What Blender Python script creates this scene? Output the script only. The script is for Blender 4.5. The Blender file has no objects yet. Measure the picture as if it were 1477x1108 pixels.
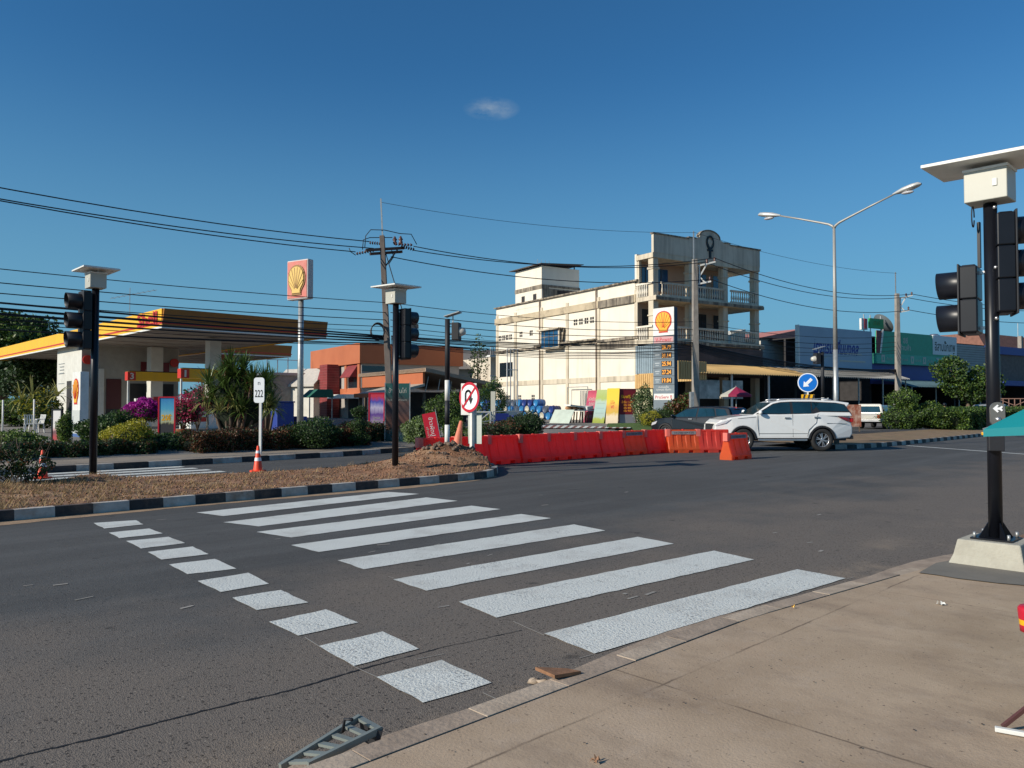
import bpy, math, random
import numpy as np
from mathutils import Vector, Matrix, Euler
R = math.radians
random.seed(7)
RNG = np.random.default_rng(11)
scene = bpy.context.scene
COL = scene.collection

# ------------------------------------------------------------------ camera
FPX, CXP, CYP, CAMH = 1115.0, 738.5, 554.0, 1.6
PITCH = math.atan(31 / FPX)
cam_d = bpy.data.cameras.new("camera")
cam = bpy.data.objects.new("camera", cam_d)
COL.objects.link(cam)
cam.location = (0, 0, CAMH)
cam.rotation_euler = (R(90) + PITCH, 0, 0)
cam_d.sensor_width = 36
cam_d.lens = 36 * FPX / 1477
cam_d.clip_end = 5000
cam_d.clip_start = 0.05
scene.camera = cam


def ray(px, py):
    x = (px - CXP) / FPX
    z = (CYP - py) / FPX
    return x, math.cos(PITCH) - z * math.sin(PITCH), math.sin(PITCH) + z * math.cos(PITCH)


def G(px, py, z=0.0):
    """survey point: where the photo's sight line meets the level z"""
    d = ray(px, py)
    t = (z - CAMH) / d[2]
    return Vector((d[0] * t, d[1] * t, z))


def P(px, py, Y):
    d = ray(px, py)
    t = Y / d[1]
    return Vector((d[0] * t, Y, CAMH + d[2] * t))


RA = math.atan2(.694, .72)            # direction of the road
UX, UY = math.cos(RA), math.sin(RA)


def W(s, t, z=0.0):
    return Vector((s * UX - t * UY, s * UY + t * UX, z))


def ST(p):
    return p[0] * UX + p[1] * UY, -p[0] * UY + p[1] * UX


def zf(s, t=99):
    """level of the station forecourt: rises gently from the road"""
    k = min(1, max(0, (s - 15) / 18))
    a = min(1, max(0, (t - 23) / 2.0))
    return .13 + (.12 + .22 * k) * a


# ------------------------------------------------------------------ materials
def mat(name, col, rough=.6, var=.0, vscale=3.0, metal=0.0, bump=0.0, bscale=40.0, dirt=None, dscale=1.2, damt=.5,
        streak=False, trans=0.0, emit=None, island=0.0, spec=.5, coat=0.0, dlo=.45, dhi=.7):
    m = bpy.data.materials.new(name)
    m.use_nodes = True
    nt = m.node_tree
    N = nt.nodes
    L = nt.links
    b = N["Principled BSDF"]
    b.inputs["Roughness"].default_value = rough
    b.inputs["Metallic"].default_value = metal
    b.inputs["Specular IOR Level"].default_value = spec
    if coat:
        b.inputs["Coat Weight"].default_value = coat
        b.inputs["Coat Roughness"].default_value = .05
    c = (*col, 1)
    b.inputs["Base Color"].default_value = c
    tc = N.new("ShaderNodeTexCoord")
    out = None
    if var or dirt:
        rgb = N.new("ShaderNodeRGB")
        rgb.outputs[0].default_value = c
        out = rgb.outputs[0]
    if var:
        n = N.new("ShaderNodeTexNoise")
        n.inputs["Scale"].default_value = vscale
        n.inputs["Detail"].default_value = 5
        L.new(tc.outputs["Object"], n.inputs["Vector"])
        mr = N.new("ShaderNodeMapRange")
        mr.inputs[1].default_value = .3
        mr.inputs[2].default_value = .7
        mr.inputs[3].default_value = 1 - var
        mr.inputs[4].default_value = 1 + var
        L.new(n.outputs["Fac"], mr.inputs[0])
        mx = N.new("ShaderNodeVectorMath")
        mx.operation = 'SCALE'
        L.new(out, mx.inputs[0])
        L.new(mr.outputs[0], mx.inputs["Scale"])
        out = mx.outputs[0]
    if island:
        g = N.new("ShaderNodeNewGeometry")
        mr = N.new("ShaderNodeMapRange")
        mr.inputs[3].default_value = 1 - island
        mr.inputs[4].default_value = 1 + island
        L.new(g.outputs["Random Per Island"], mr.inputs[0])
        mx = N.new("ShaderNodeVectorMath")
        mx.operation = 'SCALE'
        if out is None:
            mx.inputs[0].default_value = col
        else:
            L.new(out, mx.inputs[0])
        L.new(mr.outputs[0], mx.inputs["Scale"])
        out = mx.outputs[0]
    if dirt:
        n = N.new("ShaderNodeTexNoise")
        n.inputs["Scale"].default_value = dscale
        n.inputs["Detail"].default_value = 8
        n.inputs["Roughness"].default_value = .65
        if streak:
            mp = N.new("ShaderNodeMapping")
            mp.inputs["Scale"].default_value = (3, 3, .25)
            L.new(tc.outputs["Object"], mp.inputs["Vector"])
            L.new(mp.outputs[0], n.inputs["Vector"])
        else:
            L.new(tc.outputs["Object"], n.inputs["Vector"])
        mr = N.new("ShaderNodeMapRange")
        mr.inputs[1].default_value = dlo
        mr.inputs[2].default_value = dhi
        mr.inputs[4].default_value = damt
        L.new(n.outputs["Fac"], mr.inputs[0])
        mx = N.new("ShaderNodeMix")
        mx.data_type = 'RGBA'
        L.new(mr.outputs[0], mx.inputs["Factor"])
        L.new(out, mx.inputs["A"])
        mx.inputs["B"].default_value = (*dirt, 1)
        out = mx.outputs["Result"]
    if out is not None:
        L.new(out, b.inputs["Base Color"])
    if bump:
        n = N.new("ShaderNodeTexNoise")
        n.inputs["Scale"].default_value = bscale
        n.inputs["Detail"].default_value = 6
        L.new(tc.outputs["Object"], n.inputs["Vector"])
        bp = N.new("ShaderNodeBump")
        bp.inputs["Strength"].default_value = bump
        bp.inputs["Distance"].default_value = .02
        L.new(n.outputs["Fac"], bp.inputs["Height"])
        L.new(bp.outputs[0], b.inputs["Normal"])
    if trans:
        tr = N.new("ShaderNodeBsdfTranslucent")
        if out is not None:
            L.new(out, tr.inputs["Color"])
        else:
            tr.inputs["Color"].default_value = c
        ms = N.new("ShaderNodeMixShader")
        ms.inputs[0].default_value = trans
        L.new(b.outputs[0], ms.inputs[1])
        L.new(tr.outputs[0], ms.inputs[2])
        L.new(ms.outputs[0], N["Material Output"].inputs["Surface"])
    if emit:
        b.inputs["Emission Color"].default_value = (*col, 1)
        b.inputs["Emission Strength"].default_value = emit
    return m


M = {}
M['black'] = mat('black_paint', (.007, .008, .012), .35, var=.2, spec=.35)
M['blackmat'] = mat('black_matt', (.015, .016, .02), .6, var=.2)
M['visor'] = mat('visor_plastic', (.008, .009, .014), .38, spec=.4)
M['white'] = mat('white_paint', (.72, .72, .68), .5, var=.06, dirt=(.4, .36, .3), damt=.25, dscale=4)
M['whitebox'] = mat('cream_box', (.47, .465, .4), .45, var=.05, dirt=(.4, .36, .3), damt=.2, dscale=6)
M['galv'] = mat('galvanised', (.42, .43, .42), .45, var=.15, metal=.6, vscale=8)
M['steel'] = mat('steel', (.55, .55, .55), .35, metal=.9, var=.1)
M['concrete'] = mat('concrete', (.34, .32, .28), .85, var=.12, bump=.3, dirt=(.2, .18, .15), damt=.5)
M['poleconc'] = mat('pole_concrete', (.3, .27, .235), .85, var=.15, vscale=5, dirt=(.12, .1, .09), damt=.6, streak=True)
M['block'] = mat('block_concrete', (.42, .4, .33), .85, var=.1, bump=.4, dirt=(.25, .22, .18), damt=.4, dscale=5)
M['glass'] = mat('dark_glass', (.012, .02, .028), .06, spec=.8)
M['carglass'] = mat('car_glass', (.008, .032, .045), .04, spec=1.0, var=.3, vscale=1.5)
M['rubber'] = mat('tyre_rubber', (.018, .018, .018), .8)
M['alloy'] = mat('alloy', (.5, .5, .52), .3, metal=.8)
M['red'] = mat('red_paint', (.55, .02, .02), .45, var=.05)
M['yellow'] = mat('yellow_paint', (.8, .42, .01), .45, var=.05)
M['wire'] = mat('wire_sheath', (.008, .008, .012), .6)
M['carwhite'] = mat('white_lacquer', (.76, .76, .74), .3, coat=.8, var=.02, dirt=(.5, .46, .4), damt=.15, dscale=2)
M['cardark'] = mat('dark_lacquer', (.006, .007, .01), .3, coat=.4)
M['carsilver'] = mat('silver_lacquer', (.5, .49, .45), .35, metal=.4, coat=.5)
M['plastic'] = mat('black_trim', (.02, .02, .022), .55)
M['tail'] = mat('tail_lens', (.35, .01, .015), .15, coat=.6)
M['lens'] = mat('clear_lens', (.5, .5, .52), .08, coat=.8)
M['barL'] = mat('sunlit_lug', (1.0, .3, .24), .5, trans=.4)  # paler coral, paints the sunlit look of the lugs into their colour
M['barR'] = mat('red_plastic', (1.0, .11, .09), .4, var=.05, vscale=2, trans=.62, dirt=(.5, .1, .06), damt=.2, dscale=3)
M['barO'] = mat('orange_plastic', (1.0, .17, .05), .4, var=.06, vscale=2, trans=.55, dirt=(.4, .15, .07), damt=.35, dscale=3)
M['barC'] = mat('coral_plastic', (1.0, .11, .08), .4, var=.06, vscale=2, trans=.55, dirt=(.4, .15, .1), damt=.25, dscale=3)
M['cone'] = mat('cone_orange', (.85, .07, .02), .5, var=.05)
M['conepale'] = mat('cone_faded', (.72, .22, .13), .6, var=.08)
M['bark'] = mat('bark', (.12, .085, .06), .9, var=.25, bump=.5, bscale=20)
M['leafD'] = mat('leaf_dark', (.028, .06, .014), .55, trans=.25, island=.55)
M['leafM'] = mat('leaf_mid', (.05, .10, .018), .55, trans=.3, island=.5)
M['leafL'] = mat('leaf_light', (.13, .2, .03), .5, trans=.3, island=.45)
M['leafY'] = mat('leaf_yellow', (.36, .33, .025), .5, trans=.3, island=.4)
M['leafP'] = mat('leaf_pale', (.2, .26, .12), .5, trans=.3, island=.5)
M['leafR'] = mat('leaf_rust', (.13, .05, .02), .55, trans=.25, island=.5)
M['blade'] = mat('blade_green', (.085, .14, .03), .4, trans=.2, island=.6)
M['bladeY'] = mat('blade_olive', (.28, .28, .09), .5, trans=.2, island=.5)
M['bract'] = mat('magenta_bract', (.42, .02, .3), .5, trans=.35, island=.35)
M['bractR'] = mat('pink_bract', (.42, .03, .1), .5, trans=.35, island=.4)
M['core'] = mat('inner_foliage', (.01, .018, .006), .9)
M['drygrass'] = mat('dry_grass', (.36, .25, .12), .8, island=.45, trans=.2)
M['soil'] = mat('soil', (.2, .1, .055), .95, var=.5, vscale=4, bump=1.0, bscale=30, dirt=(.42, .28, .17), damt=.8, dscale=2.2)
M['clod'] = mat('soil_clod', (.25, .135, .075), .95, island=.4, var=.2)
M['rock'] = mat('rubble', (.16, .115, .085), .95, island=.35, var=.2, bump=.6)
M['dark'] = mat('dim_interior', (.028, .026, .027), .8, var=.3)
M['maroon'] = mat('maroon', (.16, .015, .02), .5, var=.1)
M['navy'] = mat('navy_blue', (.02, .05, .27), .5, var=.1)


# ------------------------------------------------------------------ mesh builder
class MB:
    def __init__(s):
        s.v = []
        s.f = []
        s.sm = []

    def add(s, vs, fs, smooth=False):
        o = len(s.v)
        s.v += [tuple(v) for v in vs]
        s.f += [tuple(i + o for i in f) for f in fs]
        s.sm += [smooth] * len(fs)
        return s

    def box(s, x0, y0, z0, x1, y1, z1):
        v = [(x0, y0, z0), (x1, y0, z0), (x1, y1, z0), (x0, y1, z0), (x0, y0, z1), (x1, y0, z1), (x1, y1, z1), (x0, y1, z1)]
        return s.add(v, [(0, 3, 2, 1), (4, 5, 6, 7), (0, 1, 5, 4), (1, 2, 6, 5), (2, 3, 7, 6), (3, 0, 4, 7)])

    def cbox(s, c, d, rot=None):
        x, y, z = (q / 2 for q in d)
        v = [Vector(q) for q in [(-x, -y, -z), (x, -y, -z), (x, y, -z), (-x, y, -z), (-x, -y, z), (x, -y, z), (x, y, z), (-x, y, z)]]
        if rot is not None:
            m = Euler(rot).to_matrix()
            v = [m @ q for q in v]
        return s.add([q + Vector(c) for q in v], [(0, 3, 2, 1), (4, 5, 6, 7), (0, 1, 5, 4), (1, 2, 6, 5), (2, 3, 7, 6), (3, 0, 4, 7)])

    def prism(s, poly, a, b, axis='z'):
        """extrude 2-D polygon from a to b; axis z: (x,y); axis y: (x,z); axis x: (y,z)"""
        def p(q, h):
            return (q[0], q[1], h) if axis == 'z' else ((q[0], h, q[1]) if axis == 'y' else (h, q[0], q[1]))
        n = len(poly)
        v = [p(q, a) for q in poly] + [p(q, b) for q in poly]
        f = [tuple(range(n))[::-1], tuple(range(n, 2 * n))]
        f += [(i, (i + 1) % n, (i + 1) % n + n, i + n) for i in range(n)]
        return s.add(v, f)

    def bar(s, a, b, w, h=None):
        """square bar from a to b"""
        a = Vector(a)
        b = Vector(b)
        h = h or w
        d = (b - a).normalized()
        up = Vector((0, 0, 1)) if abs(d.z) < .95 else Vector((0, 1, 0))
        x = d.cross(up).normalized() * w / 2
        y = x.cross(d).normalized() * h / 2
        v = [a - x - y, a + x - y, a + x + y, a - x + y, b - x - y, b + x - y, b + x + y, b - x + y]
        return s.add(v, [(0, 3, 2, 1), (4, 5, 6, 7), (0, 1, 5, 4), (1, 2, 6, 5), (2, 3, 7, 6), (3, 0, 4, 7)])

    def cyl(s, a, b, r0, r1=None, n=14, caps=True):
        return s.tube([a, b], [r0, r0 if r1 is None else r1], n, caps)

    def tube(s, pts, r, n=8, caps=True):
        pts = [Vector(p) for p in pts]
        if not hasattr(r, '__len__'):
            r = [r] * len(pts)
        vs = []
        d0 = (pts[1] - pts[0]).normalized()
        up = Vector((0, 0, 1)) if abs(d0.z) < .9 else Vector((0, 1, 0))
        x = d0.cross(up).normalized()
        for i, p in enumerate(pts):
            d = (pts[min(i + 1, len(pts) - 1)] - pts[max(i - 1, 0)]).normalized()
            x = (x - d * x.dot(d)).normalized()
            y = d.cross(x)
            for k in range(n):
                a = 2 * math.pi * k / n
                vs.append(p + (x * math.cos(a) + y * math.sin(a)) * r[i])
        m = len(pts)
        fs = [(i * n + k, i * n + (k + 1) % n, (i + 1) * n + (k + 1) % n, (i + 1) * n + k) for i in range(m - 1) for k in range(n)]
        s.add(vs, fs, True)
        if caps:
            o = len(s.v) - m * n
            s.f.append(tuple(range(o, o + n))[::-1])
            s.f.append(tuple(range(o + (m - 1) * n, o + m * n)))
            s.sm += [False, False]
        return s

    def lathe(s, prof, c=(0, 0, 0), n=24, axis='z'):
        vs = []
        for r, h in prof:
            for k in range(n):
                a = 2 * math.pi * k / n
                q = (r * math.cos(a), r * math.sin(a), h)
                if axis == 'y':
                    q = (q[0], q[2], q[1])
                elif axis == 'x':
                    q = (q[2], q[0], q[1])
                vs.append((q[0] + c[0], q[1] + c[1], q[2] + c[2]))
        m = len(prof)
        fs = [(i * n + k, i * n + (k + 1) % n, (i + 1) * n + (k + 1) % n, (i + 1) * n + k) for i in range(m - 1) for k in range(n)]
        return s.add(vs, fs, True)

    def disc(s, c, r, th, n=32, axis='y'):
        poly = [(r * math.cos(2 * math.pi * k / n), r * math.sin(2 * math.pi * k / n)) for k in range(n)]
        if axis == 'y':
            poly = [(p[0] + c[0], p[1] + c[2]) for p in poly]
            return s.prism(poly, c[1] - th / 2, c[1] + th / 2, 'y')
        if axis == 'x':
            poly = [(p[0] + c[1], p[1] + c[2]) for p in poly]
            return s.prism(poly, c[0] - th / 2, c[0] + th / 2, 'x')
        poly = [(p[0] + c[0], p[1] + c[1]) for p in poly]
        return s.prism(poly, c[2] - th / 2, c[2] + th / 2, 'z')

    def ball(s, c, r, n=12, sc=(1, 1, 1), jit=0):
        vs = []
        m = n // 2
        for i in range(m + 1):
            ph = math.pi * i / m
            for k in range(n):
                a = 2 * math.pi * k / n
                j = 1 + random.uniform(-jit, jit)
                vs.append((c[0] + r * sc[0] * j * math.sin(ph) * math.cos(a), c[1] + r * sc[1] * j * math.sin(ph) * math.sin(a), c[2] + r * sc[2] * j * math.cos(ph)))
        fs = [(i * n + k, (i + 1) * n + k, (i + 1) * n + (k + 1) % n, i * n + (k + 1) % n) for i in range(m) for k in range(n)]
        return s.add(vs, fs, True)

    def quad(s, a, b, c, d):
        return s.add([a, b, c, d], [(0, 1, 2, 3)])

    def xf(s, m):
        s.v = [tuple(m @ Vector(v)) for v in s.v]
        return s

    def build(s, name, material, parent=None, bevel=0, loc=None, rotz=0, seg=2, fixn=True):
        me = bpy.data.meshes.new(name)
        me.from_pydata(s.v, [], s.f)
        me.polygons.foreach_set('use_smooth', s.sm)
        me.materials.append(material)
        me.update()
        if fixn and len(s.f) < 6000:
            import bmesh
            bm = bmesh.new()
            bm.from_mesh(me)
            bmesh.ops.recalc_face_normals(bm, faces=bm.faces)
            bm.to_mesh(me)
            bm.free()
        o = bpy.data.objects.new(name, me)
        COL.objects.link(o)
        if parent:
            o.parent = parent
        if loc is not None:
            o.location = loc
        if rotz:
            o.rotation_euler = (0, 0, rotz)
        if bevel:
            b = o.modifiers.new('bevel', 'BEVEL')
            b.width = bevel
            b.segments = seg
            b.limit_method = 'ANGLE'
            b.angle_limit = R(40)
        return o


def tag(o, label, cat, group=None):
    o['label'] = label
    o['category'] = cat
    if group:
        o['group'] = group
    return o


def thing(name, label, cat, loc=(0, 0, 0), rotz=0, group=None):
    o = bpy.data.objects.new(name, None)
    o.empty_display_size = .2
    COL.objects.link(o)
    o.location = loc
    o.rotation_euler = (0, 0, rotz)
    return tag(o, label, cat, group)


def struct(o):
    o['kind'] = 'structure'
    return o


def stuff(o, label, cat):
    tag(o, label, cat)
    o['kind'] = 'stuff'
    return o


def dup(root, loc, rotz, label, group=None, name=None):
    r = root.copy()
    COL.objects.link(r)
    r.location = loc
    r.rotation_euler = (0, 0, rotz)
    r['label'] = label
    if group:
        r['group'] = group
    for ch in list(root.children):
        c = ch.copy()
        COL.objects.link(c)
        c.parent = r
        for g in ch.children:
            d = g.copy()
            COL.objects.link(d)
            d.parent = c
    return r


def text(body, mat_, parent, loc, w=None, h=None, rot=(R(90), 0, 0), ext=.004, size=1.0, bold=0.0, name='lettering', shear=0):
    cu = bpy.data.curves.new(name, 'FONT')
    cu.body = body
    cu.size = size
    cu.extrude = 0
    cu.offset = bold
    cu.shear = shear
    cu.align_x = 'CENTER'
    cu.align_y = 'CENTER'
    cu.resolution_u = 2
    tmp = bpy.data.objects.new('tmp', cu)
    COL.objects.link(tmp)
    dg = bpy.context.evaluated_depsgraph_get()
    me = bpy.data.meshes.new_from_object(tmp.evaluated_get(dg))
    bpy.data.objects.remove(tmp)
    bpy.data.curves.remove(cu)
    n = len(me.vertices)
    if n == 0:
        return None
    co = np.empty(n * 3)
    me.vertices.foreach_get('co', co)
    co = co.reshape(-1, 3)
    mn, mx = co.min(0), co.max(0)
    co -= (mn + mx) / 2
    d = mx - mn
    sx = w / d[0] if w else 1
    sy = h / d[1] if h else sx
    if not w:
        sx = sy
    co[:, 0] *= sx
    co[:, 1] *= sy
    me.vertices.foreach_set('co', co.ravel())
    me.materials.clear()
    me.materials.append(mat_)
    me.name = name
    o = bpy.data.objects.new(name, me)
    COL.objects.link(o)
    o.parent = parent
    o.location = loc
    o.rotation_euler = rot
    return o


def npmesh(name, V, F4, material, parent=None, smooth=False):
    me = bpy.data.meshes.new(name)
    nv, nf = len(V), len(F4)
    k = F4.shape[1]
    me.vertices.add(nv)
    me.vertices.foreach_set('co', V.astype(np.float32).ravel())
    me.loops.add(nf * k)
    me.loops.foreach_set('vertex_index', F4.astype(np.int32).ravel())
    me.polygons.add(nf)
    me.polygons.foreach_set('loop_start', np.arange(nf, dtype=np.int32) * k)
    if smooth:
        me.polygons.foreach_set('use_smooth', np.ones(nf, dtype=bool))
    me.update(calc_edges=True)
    me.materials.append(material)
    o = bpy.data.objects.new(name, me)
    COL.objects.link(o)
    if parent:
        o.parent = parent
    return o


def leafmesh(pts, size, jitter=.4, aspect=.6, up=.0):
    """small diamond leaves at pts"""
    n = len(pts)
    a = RNG.normal(size=(n, 3))
    a[:, 2] += up
    a /= np.linalg.norm(a, axis=1)[:, None] + 1e-9
    b = RNG.normal(size=(n, 3))
    b -= a * (a * b).sum(1)[:, None]
    b /= np.linalg.norm(b, axis=1)[:, None] + 1e-9
    s = size * (1 + jitter * RNG.uniform(-1, 1, n))[:, None]
    A = a * s * .5
    B = b * s * .5 * aspect
    V = np.stack([pts - A, pts + B, pts + A, pts - B], 1).reshape(-1, 3)
    F = np.arange(4 * n).reshape(n, 4)
    return V, F


def blobpts(blobs, n):
    """points in ellipsoids (cx,cy,cz,rx,ry,rz), denser outside"""
    b = np.array(blobs, float)
    vol = (b[:, 3] * b[:, 4] * b[:, 5]) ** (2 / 3)
    idx = RNG.choice(len(b), n, p=vol / vol.sum())
    d = RNG.normal(size=(n, 3))
    d /= np.linalg.norm(d, axis=1)[:, None]
    r = RNG.uniform(.55, 1.05, n) ** .6
    lump = 1 + .13 * np.sin(d[:, 0] * 5 + idx) + .12 * np.sin(d[:, 1] * 6 + 2 * idx) + .1 * np.sin(d[:, 2] * 7 + idx)
    return b[idx, :3] + d * (r * lump)[:, None] * b[idx, 3:]


def leafcloud(name, blobs, n, size, material, parent=None, aspect=.6, zmin=None):
    p = blobpts(blobs, n)
    if zmin is not None:
        p[:, 2] = np.maximum(p[:, 2], zmin + RNG.uniform(0, .1, n))
    V, F = leafmesh(p, size, aspect=aspect)
    return npmesh(name, V, F, material, parent)


def blades(name, roots, n, length, width, material, parent=None, droop=.6, segs=4, upmin=.0):
    """long arching strap leaves out of each root"""
    V = []
    F = []
    for c in roots:
        for _ in range(n):
            az = random.uniform(0, 2 * math.pi)
            el = random.uniform(upmin, 1.45)
            Ln = length * random.uniform(.65, 1.1)
            d = Vector((math.cos(az) * math.cos(el), math.sin(az) * math.cos(el), math.sin(el)))
            side = d.cross(Vector((0, 0, 1))).normalized() if abs(d.z) < .99 else Vector((1, 0, 0))
            p = Vector(c)
            w0 = width * random.uniform(.7, 1.2)
            o = len(V)
            for i in range(segs + 1):
                k = i / segs
                w = w0 * (1 - k) ** .6 * .5 + .001
                V.append(p - side * w)
                V.append(p + side * w)
                p = p + d * Ln / segs
                d = (d + Vector((0, 0, -droop / segs * (1.2 - .4 * el)))).normalized()
            for i in range(segs):
                F.append((o + 2 * i, o + 2 * i + 1, o + 2 * i + 3, o + 2 * i + 2))
    return npmesh(name, np.array([tuple(v) for v in V]), np.array(F), material, parent)
# ------------------------------------------------------------------ light
sun_az = Vector((-.87, -.48)).normalized()
SUN_EL = R(27)
sd = Vector((sun_az.x * math.cos(SUN_EL), sun_az.y * math.cos(SUN_EL), math.sin(SUN_EL)))
sl = bpy.data.lights.new("sun", 'SUN')
sl.energy = 5.0
sl.angle = R(.53)
sl.color = (1, .91, .78)
so = bpy.data.objects.new("sun", sl)
COL.objects.link(so)
so.location = (-20, -20, 30)
so.rotation_euler = sd.to_track_quat('Z', 'Y').to_euler()
w = bpy.data.worlds.new("World")
scene.world = w
w.use_nodes = True
nt = w.node_tree
SKY_TINT = (.45, 1.04, 1.32)     # hue balance of the clear sky
sky = nt.nodes.new("ShaderNodeTexSky")
sky.sky_type = 'NISHITA'
sky.sun_disc = False
sky.sun_elevation = SUN_EL
sky.sun_rotation = math.atan2(sun_az.x, sun_az.y)
sky.altitude = 150
sky.air_density = 1.0
sky.dust_density = .6
sky.ozone_density = 4.0
bg = nt.nodes["Background"]
bg.inputs["Strength"].default_value = .08
# one small wisp of cloud high in the sky
tc = nt.nodes.new("ShaderNodeTexCoord")
wn = nt.nodes.new("ShaderNodeTexNoise")
wn.inputs["Scale"].default_value = 26
wn.inputs["Detail"].default_value = 7
wn.inputs["Roughness"].default_value = .62
mpn = nt.nodes.new("ShaderNodeMapping")
mpn.inputs["Scale"].default_value = (1, 1, 2.2)
nt.links.new(tc.outputs["Generated"], mpn.inputs[0])
nt.links.new(mpn.outputs[0], wn.inputs["Vector"])
cdir = Vector(ray(709, 157)).normalized()
sub = nt.nodes.new("ShaderNodeVectorMath")
sub.operation = 'SUBTRACT'
sub.inputs[1].default_value = cdir
nt.links.new(tc.outputs["Generated"], sub.inputs[0])
scl = nt.nodes.new("ShaderNodeVectorMath")
scl.operation = 'MULTIPLY'
scl.inputs[1].default_value = (1 / .036, 1 / .036, 1 / .014)
nt.links.new(sub.outputs[0], scl.inputs[0])
ln = nt.nodes.new("ShaderNodeVectorMath")
ln.operation = 'LENGTH'
nt.links.new(scl.outputs[0], ln.inputs[0])
m1 = nt.nodes.new("ShaderNodeMapRange")
m1.inputs[1].default_value = 1.0
m1.inputs[2].default_value = .1
m1.inputs[3].default_value = 0
m1.inputs[4].default_value = 1
nt.links.new(ln.outputs["Value"], m1.inputs[0])
m2 = nt.nodes.new("ShaderNodeMapRange")
m2.inputs[1].default_value = .38
m2.inputs[2].default_value = .68
nt.links.new(wn.outputs["Fac"], m2.inputs[0])
mu = nt.nodes.new("ShaderNodeMath")
mu.operation = 'MULTIPLY'
nt.links.new(m1.outputs[0], mu.inputs[0])
nt.links.new(m2.outputs[0], mu.inputs[1])
mu2 = nt.nodes.new("ShaderNodeMath")
mu2.operation = 'MULTIPLY'
mu2.inputs[1].default_value = .75
nt.links.new(mu.outputs[0], mu2.inputs[0])
mx = nt.nodes.new("ShaderNodeMix")
mx.data_type = 'RGBA'
mx.inputs["B"].default_value = (4.2, 5.2, 6.2, 1)
nt.links.new(mu2.outputs[0], mx.inputs["Factor"])
tint = nt.nodes.new("ShaderNodeVectorMath")
tint.operation = 'MULTIPLY'
tint.inputs[1].default_value = SKY_TINT
nt.links.new(sky.outputs[0], tint.inputs[0])
sepz = nt.nodes.new("ShaderNodeSeparateXYZ")
nt.links.new(tc.outputs["Generated"], sepz.inputs[0])
hz_ = nt.nodes.new("ShaderNodeMapRange")
hz_.interpolation_type = 'SMOOTHSTEP'
for i_, v_ in enumerate((-.02, .42, .85, 0)):
    hz_.inputs[1 + i_].default_value = v_
nt.links.new(sepz.outputs["Z"], hz_.inputs[0])
hm = nt.nodes.new("ShaderNodeMix")
hm.data_type = 'RGBA'
hm.inputs["B"].default_value = (2.1, 4.7, 6.5, 1)
nt.links.new(hz_.outputs[0], hm.inputs["Factor"])
nt.links.new(tint.outputs[0], hm.inputs["A"])
nt.links.new(hm.outputs["Result"], mx.inputs["A"])
nt.links.new(mx.outputs["Result"], bg.inputs["Color"])
scene.view_settings.view_transform = 'Standard'
scene.view_settings.look = 'None'
scene.view_settings.exposure = 0
scene.view_settings.gamma = 1
scene.cycles.max_bounces = 5
scene.cycles.transparent_max_bounces = 4
scene.cycles.use_denoising = True


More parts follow.
